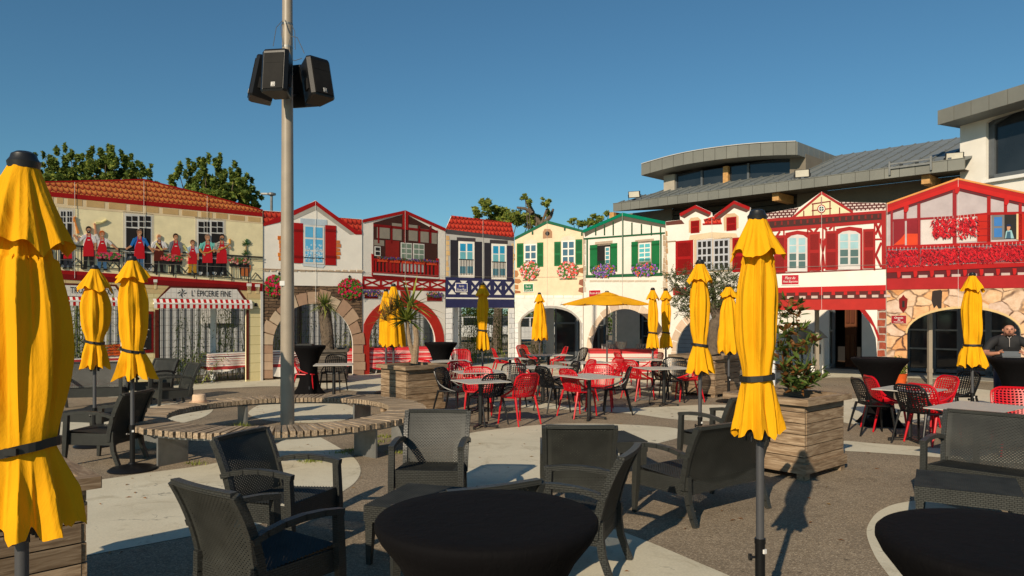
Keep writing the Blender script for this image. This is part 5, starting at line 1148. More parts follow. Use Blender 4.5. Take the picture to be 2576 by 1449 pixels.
# main roof: gutter fascia cut in zinc panels, sheet roof with ribs
gl, gr = on_line(1543, 33.0), on_line(2427, 33.0); Lr = (gr - gl).length; zg = 6.13
of = (gl - W0).dot(u45); yf = -(gl - W0).dot(n45)          # local y of fascia (negative = outward)
npan = 29; pw = Lr / npan
for i in range(npan):
    b = MB(); b.box((of + (i + .5) * pw, yf, zg - .15), (pw - .012, .04, .30)); b.build("fascia_panel", M["zinc"], hall)
b = MB(); b.box((of + Lr / 2, yf + .03, zg - .15), (Lr, .03, .29)); b.box((of + Lr / 2, yf, zg + .012), (Lr, .07, .02)); b.build("gutter", M["zinc"], hall)
ry = 5.0; rzt = zg + 1.65
b = MB(); xr = of + Lr
b.add([(of, yf + .05, zg), (xr, yf + .05, zg), (xr + 1, yf + ry, rzt), (of + 2.4, yf + ry, rzt - .0), (of, yf + .05, zg - .05), (xr, yf + .05, zg - .05), (xr + 1, yf + ry, rzt - .05), (of + 2.4, yf + ry, rzt - .05)], [(0, 1, 2, 3), (7, 6, 5, 4), (0, 3, 7, 4), (1, 5, 6, 2), (3, 2, 6, 7)])
b.build("roof", M["roofmetal"], hall)
b = MB()
for i in range(int(Lr / .42)):
    xx = of + .2 + i * .42; top = min(1.0, max(.02, (xx - of) / 2.4)) if xx < of + 2.4 else 1.0
    b.bar((xx, yf + .05, zg + .02), (xx + (1.0 * 0), yf + .05 + (ry - .1) * top, zg + 1.65 * top * .98 + .02), .05, .05)
b.build("roof_rib", M["roofmetal"], hall, kind="stuff")
b = MB()
for i in range(int(Lr / .42)):
    for k in range(1, 5):
        xx = of + .2 + i * .42; top = k / 5.0
        if xx < of + 2.4 * top: continue
        b.box((xx, yf + .05 + ry * top, zg + 1.65 * top + .06), (.035, .035, .03))
    b.box((of + .4 + i * .42, yf + .06, zg + .05), (.09, .04, .07))
b.build("roof_screw", M["frame"], hall, kind="stuff")
b = MB(); b.add([(of, yf, zg - .3), (xr, yf, zg - .3), (xr, .1, zg - .22), (of + 1.5, .1, zg - .22)], [(3, 2, 1, 0)]); b.build("soffit", pm((.10, .085, .065)), hall)
for vx in (1612, 2032, 2415):
    xx = xL(vx) - .6; b = MB(); b.box((xx, yf / 2 + .1, zg - .42), (.22, -yf - .2, .26)); b.build("timber_beam", M["amber"], hall)
b = MB(); b.bar((xL(1625), -.9, zg - .5), (xL(1680), .05, zg - 1.5), .1, .1); b.build("strut", M["taupe"], hall)
# snow guard bracket on the gutter
xa_ = (on_line(2240, 33.0) - W0).dot(u45); b = MB(); b.box((xa_, yf - .06, zg - .02), (.05, .05, .4)); b.box((xa_ + 1.1, yf - .06, zg - .02), (.05, .05, .4)); b.box((xa_ + .55, yf - .06, zg - .02), (1.1, .03, .05)); b.box((xa_ + .55, yf - .06, zg + .1), (1.1, .03, .04)); b.build("gutter_bracket", M["steel"], hall)
# curved dormer
cD = 34.6
def dl(vx, vy, c=cD):
    q = on_line(vx, c); return ((q - W0).dot(u45), -(q - W0).dot(n45), CH + (HY - vy) * q.y / FPX)
top = smooth_poly([(1615, 413), (1690, 392), (1760, 378), (1840, 367), (1920, 360), (2003, 356.5)], False, 5)
T = [dl(p[0], p[1]) for p in top]; B_ = [dl(p[0], p[1] + 28 + i * .2) for i, p in enumerate(top)]; yd = T[0][1]
n = len(T); dep = 3.6
b = MB(); vs = [(a, yd + .03, c + .01) for a, _, c in T] + [(a, yd + dep, c + .01) for a, _, c in T]; b.add(vs, [(i, i + 1, n + i + 1, n + i) for i in range(n - 1)]); b.build("dormer_roof", M["roofmetal"], hall)
b = MB(); vs = [(a, yd + .03, c) for a, _, c in B_] + [(a, yd + dep, c) for a, _, c in B_]; b.add(vs, [(n + i, n + i + 1, i + 1, i) for i in range(n - 1)]); b.build("dormer_soffit", M["zinc"], hall)
np_ = 14
for i in range(np_):
    i0, i1 = i * (n - 1) / np_, (i + 1) * (n - 1) / np_
    def at(L_, t): k = min(int(t), n - 2); f = t - k; return tuple(L_[k][j] + (L_[k + 1][j] - L_[k][j]) * f for j in range(3))
    a0, a1, b0, b1 = at(T, i0), at(T, i1), at(B_, i0), at(B_, i1)
    m_ = MB(); g = .008; m_.prism([(a0[0] + g, b0[2]), (a1[0] - g, b1[2]), (a1[0] - g, a1[2]), (a0[0] + g, a0[2])], yd - .03, yd + .02); m_.build("fascia_panel", M["zinc"], hall)
b = MB()
for i in range(n - 1): b.bar((T[i][0], yd - .02, T[i][2] + .015), (T[i + 1][0], yd - .02, T[i + 1][2] + .015), .08, .025)
b.build("dormer_coping", pm((.5, .49, .46)), hall)
for i in range(8):                                 # right return of the dormer
    m_ = MB(); h = T[-1][2]; h2 = B_[-1][2]; w = dep / 8; m_.box((T[-1][0] + .02, yd + (i + .5) * w, (h + h2) / 2), (.04, w - .015, h - h2)); m_.build("side_panel", M["zinc"], hall)
    m_ = MB(); m_.box((T[0][0] - .02, yd + (i + .5) * w, (T[0][2] + B_[0][2]) / 2), (.04, w - .015, h - h2)); m_.build("side_panel", M["zinc"], hall)
gy = yd + .75
def dl2(vx): q = on_line(vx, 34.6 + .75 * sqrt(2)); return (q - W0).dot(u45)
gxa, gxb = dl2(1700), dl2(1990)
b = MB(); b.box(((gxa + gxb) / 2, gy + .05, 6.75), (gxb - gxa, .02, 1.15)); gls = b.build("dormer_window", M["glass"], hall)
for vx in (1700, 1765, 1882, 1990):
    b = MB(); b.box((dl2(vx), gy + .02, 6.75), (.08, .06, 1.15)); b.build("mullion", M["frame"], gls)
b = MB(); b.box((dl2(1828), gy - .03, 6.75), (.2, .14, 1.15)); b.build("timber_post", M["amber"], hall)
for va, vb in ((1673, 1700), (1990, 2030)):
    b = MB(); b.box(((dl2(va) + dl2(vb)) / 2, gy + .6, 6.75), (dl2(vb) - dl2(va), 1.4, 1.15)); b.build("dormer_cheek", M["taupe"] if va > 1900 else pm((.36, .32, .26)), hall)
# floodlights on the gutter
def flood(vx, vy, c, lab):
    q = on_line(vx, c); z = CH + (HY - vy) * q.y / FPX
    t = thing("floodlight", lab, "floodlight", (q.x, q.y, z), rzw + .35, "floodlights on the grey roof edge")
    b = MB(); b.bar((0, .02, -.08), (0, -.05, .16), .46, .06, up=(0, 1, 0)); b.build("housing", M["black"], t)
    b = MB(); b.bar((0, -.02, -.06), (0, -.09, .14), .40, .02, up=(0, 1, 0)); b.build("lens", pm((.62, .58, .48), .3), t)
    b = MB(); b.tube([(-.25, 0, .04), (-.25, .1, -.18), (.25, .1, -.18), (.25, 0, .04)], .013, 4); b.build("bracket", M["black"], t)
flood(1596, 492, 33.3, "floodlight at the left tip of the grey roof"); flood(2018, 440, 33.3, "floodlight on the grey roof edge below the curved dormer"); flood(2401, 399, 33.3, "floodlight on the grey roof edge beside the white tower")
# white tower with big window and sloping zinc roof
ph = atan2(-1, .48); du = Vector((cos(ph), sin(ph), 0)); T0 = A(2415, 21.0)
tw = thing("white_tower", "white rendered building with a big dark window and sloping grey roof at the right edge", "building", T0, ph)
def tl(vx, vy, off=0.0):
    nrm = Vector((sin(ph), -cos(ph), 0)); o = T0 + nrm * off; k = (vx - CX) / FPX; s = (k * o.y - o.x) / (du.x - k * du.y); D = o.y + du.y * s; return (s, CH + (HY - vy) * D / FPX)
e = tl(2760, 400)[0]
p0 = tl(2360, 279, .75); p1 = tl(2576, 212, .75); sl = (p1[1] - p0[1]) / (p1[0] - p0[0]); xe = p1[0] + 2.0
rr = lambda x: p0[1] + sl * (x - p0[0])
zr = lambda s, o=0: rr(s) - .36
def poly_t(name, pts, y0, y1, mat, par=None): b = MB(); b.prism(pts, y0, y1); return b.build(name, mat, par or tw)
wx0, wz1 = tl(2480, 308); wz0 = tl(2480, 452)[1]; wx1 = wx0 + 2.6
poly_t("wall", [(0, 3), (wx0, 3), (wx0, zr(wx0)), (0, zr(0))], 0, .3, M["render"]); poly_t("wall", [(wx1, 3), (e, 3), (e, zr(e)), (wx1, zr(wx1))], 0, .3, M["render"])
poly_t("wall", [(wx0, 3), (wx1, 3), (wx1, wz0), (wx0, wz0)], 0, .3, M["render"]); poly_t("wall", [(wx0, wz1), (wx1, wz1 + .42 * 2.6), (wx1, zr(wx1)), (wx0, zr(wx0))], 0, .3, M["render"])
b = MB(); b.box((.15, 2.65, (rr(.0) + 2.6) / 2), (.3, 4.7, rr(.0) - 3.4)); b.build("side_wall", M["render"], tw)
wi = poly_t("window", [(wx0, wz0), (wx1, wz0), (wx1, wz1 + .42 * 2.6), (wx0, wz1)], .2, .22, M["glass"])
for pts in ([(wx0, wz0), (wx0 + .16, wz0), (wx0 + .16, wz1 + .06), (wx0, wz1)], [(wx0, wz0), (wx1, wz0), (wx1, wz0 + .13), (wx0, wz0 + .13)], [(wx0, wz1 - .14), (wx1, wz1 + 1.09 - .14), (wx1, wz1 + 1.09), (wx0, wz1)], [(wx0 + 1.5, wz0), (wx0 + 1.62, wz0), (wx0 + 1.62, wz1 + .6), (wx0 + 1.5, wz1 + .6)]): poly_t("frame", pts, .12, .2, M["frame"], wi)
b = MB(); b.box(((wx0 + wx1) / 2, -.05, wz0 - .06), (wx1 - wx0 + .1, .14, .09)); b.build("sill", M["white"], tw)
# roof slab
for i in range(9):
    a_, c_ = p0[0] + i * (xe - p0[0]) / 9 + .006, p0[0] + (i + 1) * (xe - p0[0]) / 9 - .006
    poly_t("fascia_panel", [(a_, rr(a_) - .40), (c_, rr(c_) - .40), (c_, rr(c_)), (a_, rr(a_))], -.78, -.74, M["zinc"])
b = MB(); b.add([(p0[0], -.74, rr(p0[0])), (xe, -.74, rr(xe)), (xe, 5, rr(xe)), (p0[0], 5, rr(p0[0])), (p0[0], -.74, rr(p0[0]) - .39), (xe, -.74, rr(xe) - .39), (xe, 5, rr(xe) - .39), (p0[0], 5, rr(p0[0]) - .39)], [(0, 1, 2, 3), (7, 6, 5, 4), (0, 3, 7, 4)]); b.build("roof", M["roofmetal"], tw)
# bar counter, doors and things in the openings
def cbox(name, va, vb, D, z0, z1, dep, mat, lab, cat, grp=None):
    a_, b_ = A(va, D), A(vb, D); b = MB(); b.box(((a_.x + b_.x) / 2, D + dep / 2, (z0 + z1) / 2), (b_.x - a_.x, dep, z1 - z0)); return b
st = m_stripe("striped_counter_cloth", (.62, .56, .50), (.5, .02, .02), [(a, a + w, (.50, .02, .025)) for a, w in ((.02, .10), (.18, .02), (.22, .02), (.30, .03), (.45, .02), (.58, .10))])
t = thing("bar_counter", "low bar counter covered in red and white striped cloth inside the arch", "bar", A(1572, 22.6))
b = MB(); b.box((0, .3, .34), (2.15, .6, .68)); b.build("front_cloth", st, t); b = MB(); b.box((0, .3, .70), (2.2, .66, .04)); b.build("counter_top", M["redpaint"], t)
for vx, n_, w in ((1540, 7, .06), (1628, 9, .06)):
    t2 = thing("glass_rack", "row of plastic cups on the bar counter, " + ("left one beside the bowl" if vx == 1540 else "right one behind the two parasols"), "cups", A(vx, 22.75, .72))
    for i in range(n_):
        b = MB(); b.lathe([(.028, 0), (.038, .16), (.034, .16), (.025, .01)], 10, (-.3 + i * .085, 0, 0)); b.build("cup", M["clear"], t2, smooth=True)
b = MB(); b.lathe([(.13, 0), (.18, .12), (.20, .24), (.185, .24), (.165, .12), (.11, .02)], 20); tag(b.build("bowl", M["clear"], loc=A(1562, 22.7, .72), smooth=True), "clear plastic ice bowl on the bar counter", "bowl")
# annex behind the white arch: wall, glass doors
t = thing("annex_wall", "pale wall with grey framed glass doors behind the white stone arch", "wall", A(1374, 27.5))
b = MB(); b.box((.15, 1.5, 1.5), (.3, 3, 3)); b.box((1.9, .1, 2.8), (3.3, .2, .4)); b.box((3.0, .1, 1.3), (1.0, .2, 2.6)); b.build("wall", pm((.45, .42, .37)), t)
for i in range(2):
    b = MB(); b.box((.75 + i * .85, .15, 1.3), (.8, .03, 2.6)); g = b.build("glass_door", M["glass"], t)
    b = MB()
    for x in (.36, 1.12): b.box((x + i * .85, .1, 1.3), (.07, .07, 2.6))
    for z in (.08, 1.45, 2.2, 2.55): b.box((.75 + i * .85, .1, z), (.8, .06, .07))
    b.build("frame", M["frame"], g)
# standing round table leaning, white lantern and post behind the half timbered house
t = thing("folded_table", "round grey table top folded upright on a black stand behind the magnolia", "table", A(2021, 22.6))
b = MB(); b.cyl((-.02, 0, .98), (.02, .06, .98), .40, n=30); b.cyl((0, -.05, .98), (0, .05, .98), .38, n=30); b.build("table_top", M["steel"], t)
b = MB(); b.cyl((0, .1, .05), (0, .1, .95), .03, n=8); b.build("pole", M["black"], t); b = MB()
for a in range(4): b.bar((0, .1, .08), (.3 * cos(a * pi / 2 + .5), .1 + .3 * sin(a * pi / 2 + .5), .03), .04, .03)
b.build("base", M["black"], t)
t = thing("lantern_cabinet", "white wooden lantern shaped cabinet with a grey pointed top by the open door", "cabinet", A(2057, 22.2), -.5)
b = MB(); b.box((0, 0, .55), (.34, .34, 1.06)); b.build("body", M["white"], t)
b = MB(); b.lathe([(.30, 1.08), (.02, 1.36)], 4, caps=True); b.build("roof", M["steel"], t)
for x in (-.08, .08):
    b = MB(); b.box((x, -.175, .75), (.045, .02, .28)); b.build("slot", M["dark"], t)
for vx, D, z, lab in ((2055, 20.2, 2.6, "grey brown steel post in front of the lantern cabinet under the half timbered house"), (2339, 18.95, 2.62, "grey brown steel post in the cobble arch left of the tied parasol")):
    t = thing("steel_post", lab, "post", A(vx, D)); b = MB(); b.box((0, 0, z / 2), (.09, .09, z)); b.build("post", M["pole_grey"], t)
    for zz in (.35, 1.95): b = MB(); b.box((0, 0, zz), (.11, .11, .1)); b.build("clamp", M["pole_grey"], t)
# lantern on white post between two boards
t = thing("lantern_post", "old style street lantern with a copper roof on a pale post behind the large parasol", "lantern", A(1938, 18.6))
b = MB(); b.tube([(.06, 0, 0), (.06, 0, 2.1)], .06, 8); b.build("post", M["white"], t)
b = MB(); b.lathe([(.10, 2.16), (.17, 2.50)], 4); b.build("glass", pm((.42, .42, .40), .2), t)
b = MB(); b.lathe([(.19, 2.50), (.18, 2.52), (.10, 2.62), (.11, 2.63), (.05, 2.68), (.06, 2.70), (.02, 2.74), (.015, 2.82), (.03, 2.84), (.005, 2.88)], 12); b.build("lamp_roof", pm((.22, .06, .035)), t)
b = MB(); b.lathe([(.10, 2.12), (.11, 2.16)], 8); b.build("lamp_base", M["black"], t)
# ------------------------------------------------------------------ tall pole with loudspeakers
PD = 10.95
P0 = A(723, PD)
t = thing("speaker_pole", "tall grey brown steel pole rising from inside the ring bench", "pole", P0)
b = MB(); b.tube([(0, 0, 0), (0, 0, 1.9), (0, 0, 6.9), (0.01, 0, 9.4)], [.102, .098, .072, .055], 24); b.build("shaft", M["pole_grey"], t, smooth=True)
b = MB(); b.lathe([(.2, 0.004), (.2, .02), (.1, .03)], 20); b.build("base_plate", M["pole_grey"], t)
for z in (6.12, 5.78): b = MB(); b.lathe([(.079, z), (.079, z + .03)], 20); b.build("clamp_band", M["steel"], t)
b = MB(); b.box((-.045, -.105, 2.28), (.07, .012, .07), .3); b.build("sticker", M["white"], t)
zc = lambda vy: CH + (HY - vy) * PD / FPX; xc = lambda vx: (vx - 723) * PD / FPX
b = MB()
for pts in ([(715, 58), (700, 75), (692, 122)], [(716, 60), (711, 75), (717, 122)], [(722, 56), (730, 85), (736, 96)], [(738, 68), (746, 85), (747, 130)], [(737, 97), (752, 100), (764, 126), (770, 140)], [(735, 98), (730, 120), (732, 150), (745, 158), (764, 152)]):
    b.tube([(xc(x), -.09, zc(y)) for x, y in pts], .005, 4)
b.build("cable", M["steel"], t)
def speaker(vx, vy, yaw, pitch, dy, lab, grille=True):
    t = thing("loudspeaker", lab, "loudspeaker", A(vx, PD + dy, CH + (HY - vy) * (PD + dy) / FPX), 0, "loudspeakers clamped round the pole")
    t.rotation_euler = Matrix.Rotation(yaw, 3, 'Z').to_4x4().to_euler() if False else (Matrix.Rotation(yaw, 4, 'Z') @ Matrix.Rotation(pitch, 4, 'X')).to_euler()
    w, h, d = .40, .62, .33
    b = MB(); ch = .045
    out = [(-w / 2, -d / 2 + ch), (-w / 2 + ch, -d / 2), (w / 2 - ch, -d / 2), (w / 2, -d / 2 + ch), (w / 3.2, d / 2), (-w / 3.2, d / 2)]
    n = len(out); vs = [(x, y, -h / 2 + (.03 if y < 0 else .02)) for x, y in out] + [(x, y, h / 2 - .03) for x, y in out] + [(x * .93, y * .93, h / 2) for x, y in out] + [(x * .93, y * .93, -h / 2) for x, y in out]
    b.add(vs, [(i, (i + 1) % n, n + (i + 1) % n, n + i) for i in range(n)] + [(n + i, n + (i + 1) % n, 2 * n + (i + 1) % n, 2 * n + i) for i in range(n)] + [tuple(range(2 * n, 3 * n))] + [(3 * n + i, 3 * n + (i + 1) % n, (i + 1) % n, i) for i in range(n)] + [tuple(range(4 * n - 1, 3 * n - 1, -1))])
    b.build("cabinet", M["black_plastic"], t)
    b = MB(); b.box((0, -d / 2 - .006, -.015), (w - .11, .012, h - .1)); b.box((0, -d / 2 - .013, .10), (w - .12, .003, .006)); b.build("grille", mk("speaker_grille", (.009, .008, .007), .7, .4, 3, .3, spec=.2), t)
    f = MB(); f.box((.01, -d / 2 - .015, -.22), (.058, .004, .062)); l = f.build("logo_plate", M["white"], t)
    f = MB(); f.box((.01, -d / 2 - .018, -.22), (.048, .004, .052)); f.build("logo_field", M["black"], l)
    put_text("EV", [(-.010, -.238), (.030, -.238), (.030, -.202), (-.010, -.202)], M["white"], l, -d / 2 - .0215, 0, .01)
    for sx in (-1, 1): b = MB(); b.bar((sx * (w / 2 - .01), -d / 2 + .1, -.1), (sx * (w / 2 - .03), d / 2 - .12, -.1), .02, .16); b.build("handle", M["dark"], t)
    b = MB(); b.bar((0, d / 2, h * .3), (0, d / 2 + .14, h * .3), .05, .03); b.bar((0, d / 2, -h * .2), (0, d / 2 + .14, -h * .2), .05, .03); b.build("bracket", M["black"], t)
    return t
speaker(701, 187, radians(-8), radians(-6), -.42, "front loudspeaker with a small square logo facing the viewer")
speaker(664, 203, radians(-68), radians(-11), -.10, "loudspeaker on the left of the pole facing left")
speaker(795, 205, radians(48), radians(-14), -.05, "loudspeaker on the right of the pole facing right")
speaker(757, 218, radians(165), radians(-16), .36, "loudspeaker on the far side of the pole, seen from behind")
# ------------------------------------------------------------------ ring bench
BC = A(711, 10.5); t = thing("ring_bench", "circular wooden slatted bench around the tall pole", "bench", BC)
NS = 150; ri, ro = 1.50, 2.03
sme = []
for v in range(4):
    b = MB(); w = .034 + .001 * (v % 2); r_ = random.Random(v); b.bar((ri, 0, .425), (ro + r_.uniform(-.01, .012), r_.uniform(-.003, .003), .425 + r_.uniform(-.003, .004)), w * 1.42, .07, w1=w * 1.72); o_ = b.build("slat", M["slat"], t); sme.append(o_.data); bpy.data.objects.remove(o_)
for i in range(NS):
    o_ = link_mesh(sme[i % 4], "slat", t); o_.rotation_euler = (0, 0, 2 * pi * i / NS + rnd.uniform(-.002, .002)); o_.location = (0, 0, rnd.uniform(-.004, .004))
for r_ in (ri + .1, ro - .1):
    b = MB(); b.lathe([(r_, .355), (r_, .388), (r_ + .03, .388), (r_ + .03, .355), (r_, .355)], 64, caps=False); b.build("support_rail", M["steel"], t)
for a in (240, 323, 128, 62, 196, 4):
    a = radians(a); b = MB(); b.bar((ri + .04, 0, .18), (ro - .08, 0, .18), .03, .36); b.build("leg", M["steel"], t, rot=(0, 0, a))
hp = A(501, 11.35, .462); t = thing("straw_hat", "pale straw hat lying on the ring bench", "hat", hp)
b = MB(); b.lathe([(.135, 0), (.14, .012), (.10, .008), (.098, .012), (.094, .10), (.085, .125), (.055, .128), (.03, .118), (.0, .116)], 28, f=lambda t_, j: 1 + .08 * cos(2 * t_)); b.build("crown", M["straw"], t, smooth=True)
b = MB(); b.lathe([(.104, .014), (.104, .035)], 28, caps=False, f=lambda t_, j: 1 + .08 * cos(2 * t_)); b.build("band", pm((.55, .36, .24)), t)
b = MB(); b.lathe([(.03, 0), (.07, .004), (.0, .012)], 10); tag(b.build("paper_plate", M["white"], loc=A(795, 12.75, .004)), "flattened white cup lying on the pale disc in the ring bench", "litter")
# ------------------------------------------------------------------ planters
def planter(p, rz, a, h, wood, label, boards=6):
    """p = nearest corner on the ground, box runs to local +x and +y"""
    t = thing("wooden_planter", label, "planter", p, rz)
    bh = (h - .16) / boards
    for sd in range(4):
        R = Matrix.Translation((a / 2, a / 2, 0)) @ Matrix.Rotation(sd * pi / 2, 4, 'Z') @ Matrix.Translation((-a / 2, -a / 2, 0))
        for i in range(boards):
            b = MB(); z = .13 + (i + .5) * bh; l = a - .04; j = rnd.uniform(-.004, .004)
            b.box((a / 2, .03 + j, z), (l - (0 if sd % 2 else .05), .032, bh - .010))
            o_ = b.build("board", wood, t); o_.matrix_local = R @ Matrix.Translation((0, .0, 0))
        b = MB(); b.box((a / 2, .0, h - .035), (a + .09, .10, .07)); o_ = b.build("rim_board", wood, t); o_.matrix_local = R @ Matrix.Translation((0, 0, -.0006 * sd))
        b = MB(); b.box((a / 2, .006, .13), (a + .02, .035, .11)); o_ = b.build("base_board", wood, t); o_.matrix_local = R @ Matrix.Translation((0, 0, -.0006 * sd))
        b = MB(); b.box((.06, .06, .06), (.1, .1, .12)); o_ = b.build("foot", wood, t); o_.matrix_local = R
    b = MB(); b.box((a / 2, a / 2, .09), (a - .06, a - .06, .02)); b.build("bottom", wood, t)
    b = MB(); nn = 9; vs = [(a * (.05 + .9 * i / nn), a * (.05 + .9 * j / nn), h - .09 + rnd.uniform(-.012, .014)) for j in range(nn + 1) for i in range(nn + 1)]
    b.add(vs, [(j * (nn + 1) + i, j * (nn + 1) + i + 1, (j + 1) * (nn + 1) + i + 1, (j + 1) * (nn + 1) + i) for j in range(nn) for i in range(nn)]); b.build("soil", M["soil"], t, smooth=True)
    return t
PL = {}
pA = G(2027, 1212); rA = radians(41); planter(pA, rA, .96, .90, M["wood"], "square planter of weathered boards with a magnolia, nearest on the right"); PL['mag'] = (pA, rA, .96)
pB = A(1022, 13.1); rB = radians(43); planter(pB, rB, .86, .89, M["wood"], "square wooden planter with the spiky yucca beside the ring bench"); PL['yuc'] = (pB, rB, .86)
pC = A(1799, 15.9); rC = radians(44); planter(pC, rC, 1.12, .90, M["wood"], "large wooden planter holding the olive tree"); PL['oli'] = (pC, rC, 1.12)
pD = A(822, 19.1); rD = radians(10); planter(pD - Vector((.5, 0, 0)), rD, .98, .88, M["wood_dark"], "dark wooden planter with the palm in front of the stone arch"); PL['pal'] = (pD - Vector((.5, 0, 0)), rD, .98)
pE = Vector((-2.50, 4.36, 0)) - Vector((cos(radians(45)), sin(radians(45)), 0)) * .95; planter(pE, radians(45), .95, .88, M["wood"], "square wooden planter cut off at the lower left corner under the large parasol")
# ------------------------------------------------------------------ parasols
def disc_base(b, r=.26):
    b.lathe([(r, 0.0), (r + .005, .012), (r - .03, .035), (r * .5, .055), (.05, .075), (.04, .09)], 36)
def parasol(vx, D, yt, yf, ys, yb, wf, wb, ws, wbt, seed, label, dx=0.0, hi=1.0, skew=0.0, base=True, px=None, yf2=None):
    p = A(px if px else vx, D); K = D / FPX; t = thing("closed_parasol", label, "parasol", p, 0, "closed yellow parasols")
    Z = lambda y: CH + (HY - y) * K; r = random.Random(seed); ox = (vx - (px or vx)) * K
    zt, zf, zb = Z(yt) - .05, Z(yf), Z(yb); zs = Z(ys) if ys else None; wf, wb, wbt = wf * K, wb * K, wbt * K; ws = ws * K if ws else 0
    nt = int(112 * hi) // 8 * 8; nz = int(56 * hi)
    ph = [r.uniform(0, 2 * pi) for _ in range(8)]; am = [r.uniform(.5, 1) for _ in range(8)]
    def R(z):
        """mean radius of the tied cloth at height z"""
        if zs:
            if z > zs:
                u = (zt - z) / (zt - zs)
                if u < .12: base_ = wb * (.42 + .58 * (u / .12) ** .6)
                elif u < .72: base_ = wb * (1 + .06 * sin((u - .12) * 5))
                else: k = (u - .72) / .28; base_ = wb + (ws - wb) * (k * k * (3 - 2 * k))
                return base_
            u = (zs - z) / (zs - zb); return ws + (wbt - ws) * (u ** .85)
        u = (zt - z) / (zt - zb); return wb * .40 + (wbt - wb * .40) * min(1, u * 1.15) ** .65
    def fold(th, z):
        u = (zt - z) / (zt - zb); v = 0
        for k in range(8): pass
        tw = .5 * sin(3 * u + ph[0])
        a = (th * 8 + tw * 1.6 + ph[1]) / 2; v += (1 - abs(sin(a))) ** .8 * .85
        a = (th * 5 + 1.5 * tw + ph[2] + 1.6 * sin(3 * u + ph[3])) / 2; v += (1 - abs(sin(a))) ** 1.3 * .35
        a = (th * 19 + ph[4] + 1.5 * tw) / 2; v += (1 - abs(sin(a))) ** 1.5 * .13 * (1 if zs and abs(z - zs) > .0 else .6)
        n = noise.noise(Vector((cos(th) * 1.6 + seed, sin(th) * 1.6, z * 3.0))); return v + n * .5
    b = MB(); vs = []
    for j in range(nz + 1):
        u = j / nz
        for i in range(nt):
            th = 2 * pi * i / nt
            sc = abs(sin(4 * th + ph[5] / 8)); zbot = zb + (.05 if zs else .06) * (1 - sc) * (wbt / .14) ** .5 + .018 * abs(sin(9 * th + ph[3])) + .045 * noise.noise(Vector((cos(th) * 2, sin(th) * 2, seed)))
            z = zt + (zbot - zt) * u; rr = R(z) * .90
            if z > zf: rr = min(rr, (.03 + (wf - .03) * min(1, (zt - z) / (zt - zf))) * .62)
            else: rr = rr * (1 - .22 * max(0, 1 - (zf - z) / (.16 * (zt - zb))) ** 1.5)
            amp = .34 + (.10 if zs and z < zs else 0)
            if zs: amp *= min(1, .25 + abs(z - zs) / .22)
            amp *= min(1, .2 + u * 4)
            q = rr * (1 + amp * (fold(th, z) - .62)) 
            lean = skew * max(0, (zs if zs else zt) - z) / max(.01, (zs if zs else zt) - zb); q *= 1 + .25 * max(0, cos(th) * (1 if skew > 0 else -1)) * abs(lean)
            vs.append((ox + q * cos(th) + lean * wbt * .25, q * sin(th), z))
    b.add(vs, [(j * nt + i, (j + 1) * nt + i, (j + 1) * nt + (i + 1) % nt, j * nt + (i + 1) % nt) for j in range(nz) for i in range(nt)])
    b.build("canopy", M["yellow"], t, smooth=True, angle=75)
    b = MB(); vs = []; nz2 = int(20 * hi)                           # wind vent flap
    for j in range(nz2 + 1):
        u = j / nz2
        for i in range(nt):
            th = 2 * pi * i / nt; k4 = abs(sin(2 * th + ph[6]))
            zl = zf + (-.01 + .05 * k4) * (wf / .13) + .012 * sin(9 * th + ph[1]) + (.10 * (wf / .13) * max(0, -cos(th)) if yf2 else 0)
            z = zt + .02 + (zl - zt) * u ** 1.0; rr = .042 + (wf * .97 - .042) * (u ** 1.02)
            q = rr * (1 + .12 * u * (1 - k4) + .26 * min(1, u * 1.5) * (((1 - abs(sin(4 * th + ph[7] + .5 * u))) * .8 + (1 - abs(sin(7.5 * th + ph[2] - .8 * u))) * .45) - .55) + .1 * noise.noise(Vector((cos(th) * 1.5, sin(th) * 1.5, z * 5 + seed))))
            vs.append((ox + q * cos(th), q * sin(th), z))
    b.add(vs, [(j * nt + i, (j + 1) * nt + i, (j + 1) * nt + (i + 1) % nt, j * nt + (i + 1) % nt) for j in range(nz2) for i in range(nt)])
    b.build("vent_flap", M["yellow"], t, smooth=True, angle=75)
    cr = .042
    b = MB(); b.lathe([(cr * 1.25, zt - .01), (cr * 1.35, zt + .015), (cr * 1.1, zt + .03), (cr, zt + .045), (cr * .6, zt + .055), (0.001, zt + .057)], 24, (ox, 0, 0)); b.build("cap", M["black"], t, smooth=True)
    if zs:
        b = MB(); sw = .017; tilt = r.uniform(-.12, .12) * ws * 2; m_ = 36; vs = []
        for k in range(m_ + 1):
            th = 2 * pi * k / m_; q = ws * 1.07 + .004 * sin(7 * th)
            for dz, dr in ((-sw, 0), (-sw, .004), (sw, .004), (sw, 0)): vs.append((ox + (q + dr) * cos(th), (q + dr) * sin(th), zs + dz + tilt * cos(th)))
        b.add(vs, [(4 * k + a, 4 * k + (a + 1) % 4, 4 * (k + 1) + (a + 1) % 4, 4 * (k + 1) + a) for k in range(m_) for a in range(4)])
        b.box((ox + ws * .3, -ws * 1.1, zs + tilt * .3), (.045, .012, .026)); b.build("strap", M["black"], t)
    for k in range(8):
        th = 2 * pi * k / 8 + ph[5] / 8 + pi / 8; q = .045 + .02 * (k % 2); x, y = ox + q * cos(th), q * sin(th); z = zb + .015
        b = MB(); b.cyl((x, y, z - .035), (x, y, z + .10), .008, n=6); b.cyl((x * 1 + .012 * cos(th), y + .012 * sin(th), z + .01), (x + .02 * cos(th), y + .02 * sin(th), z + .01), .014, n=8); b.build("rib_end", M["black"], t)
    b = MB(); b.cyl((0, 0, .45 if base else 0), (0, 0, zt), .0235, n=14); b.build("pole", M["dark_pole"], t, smooth=True)
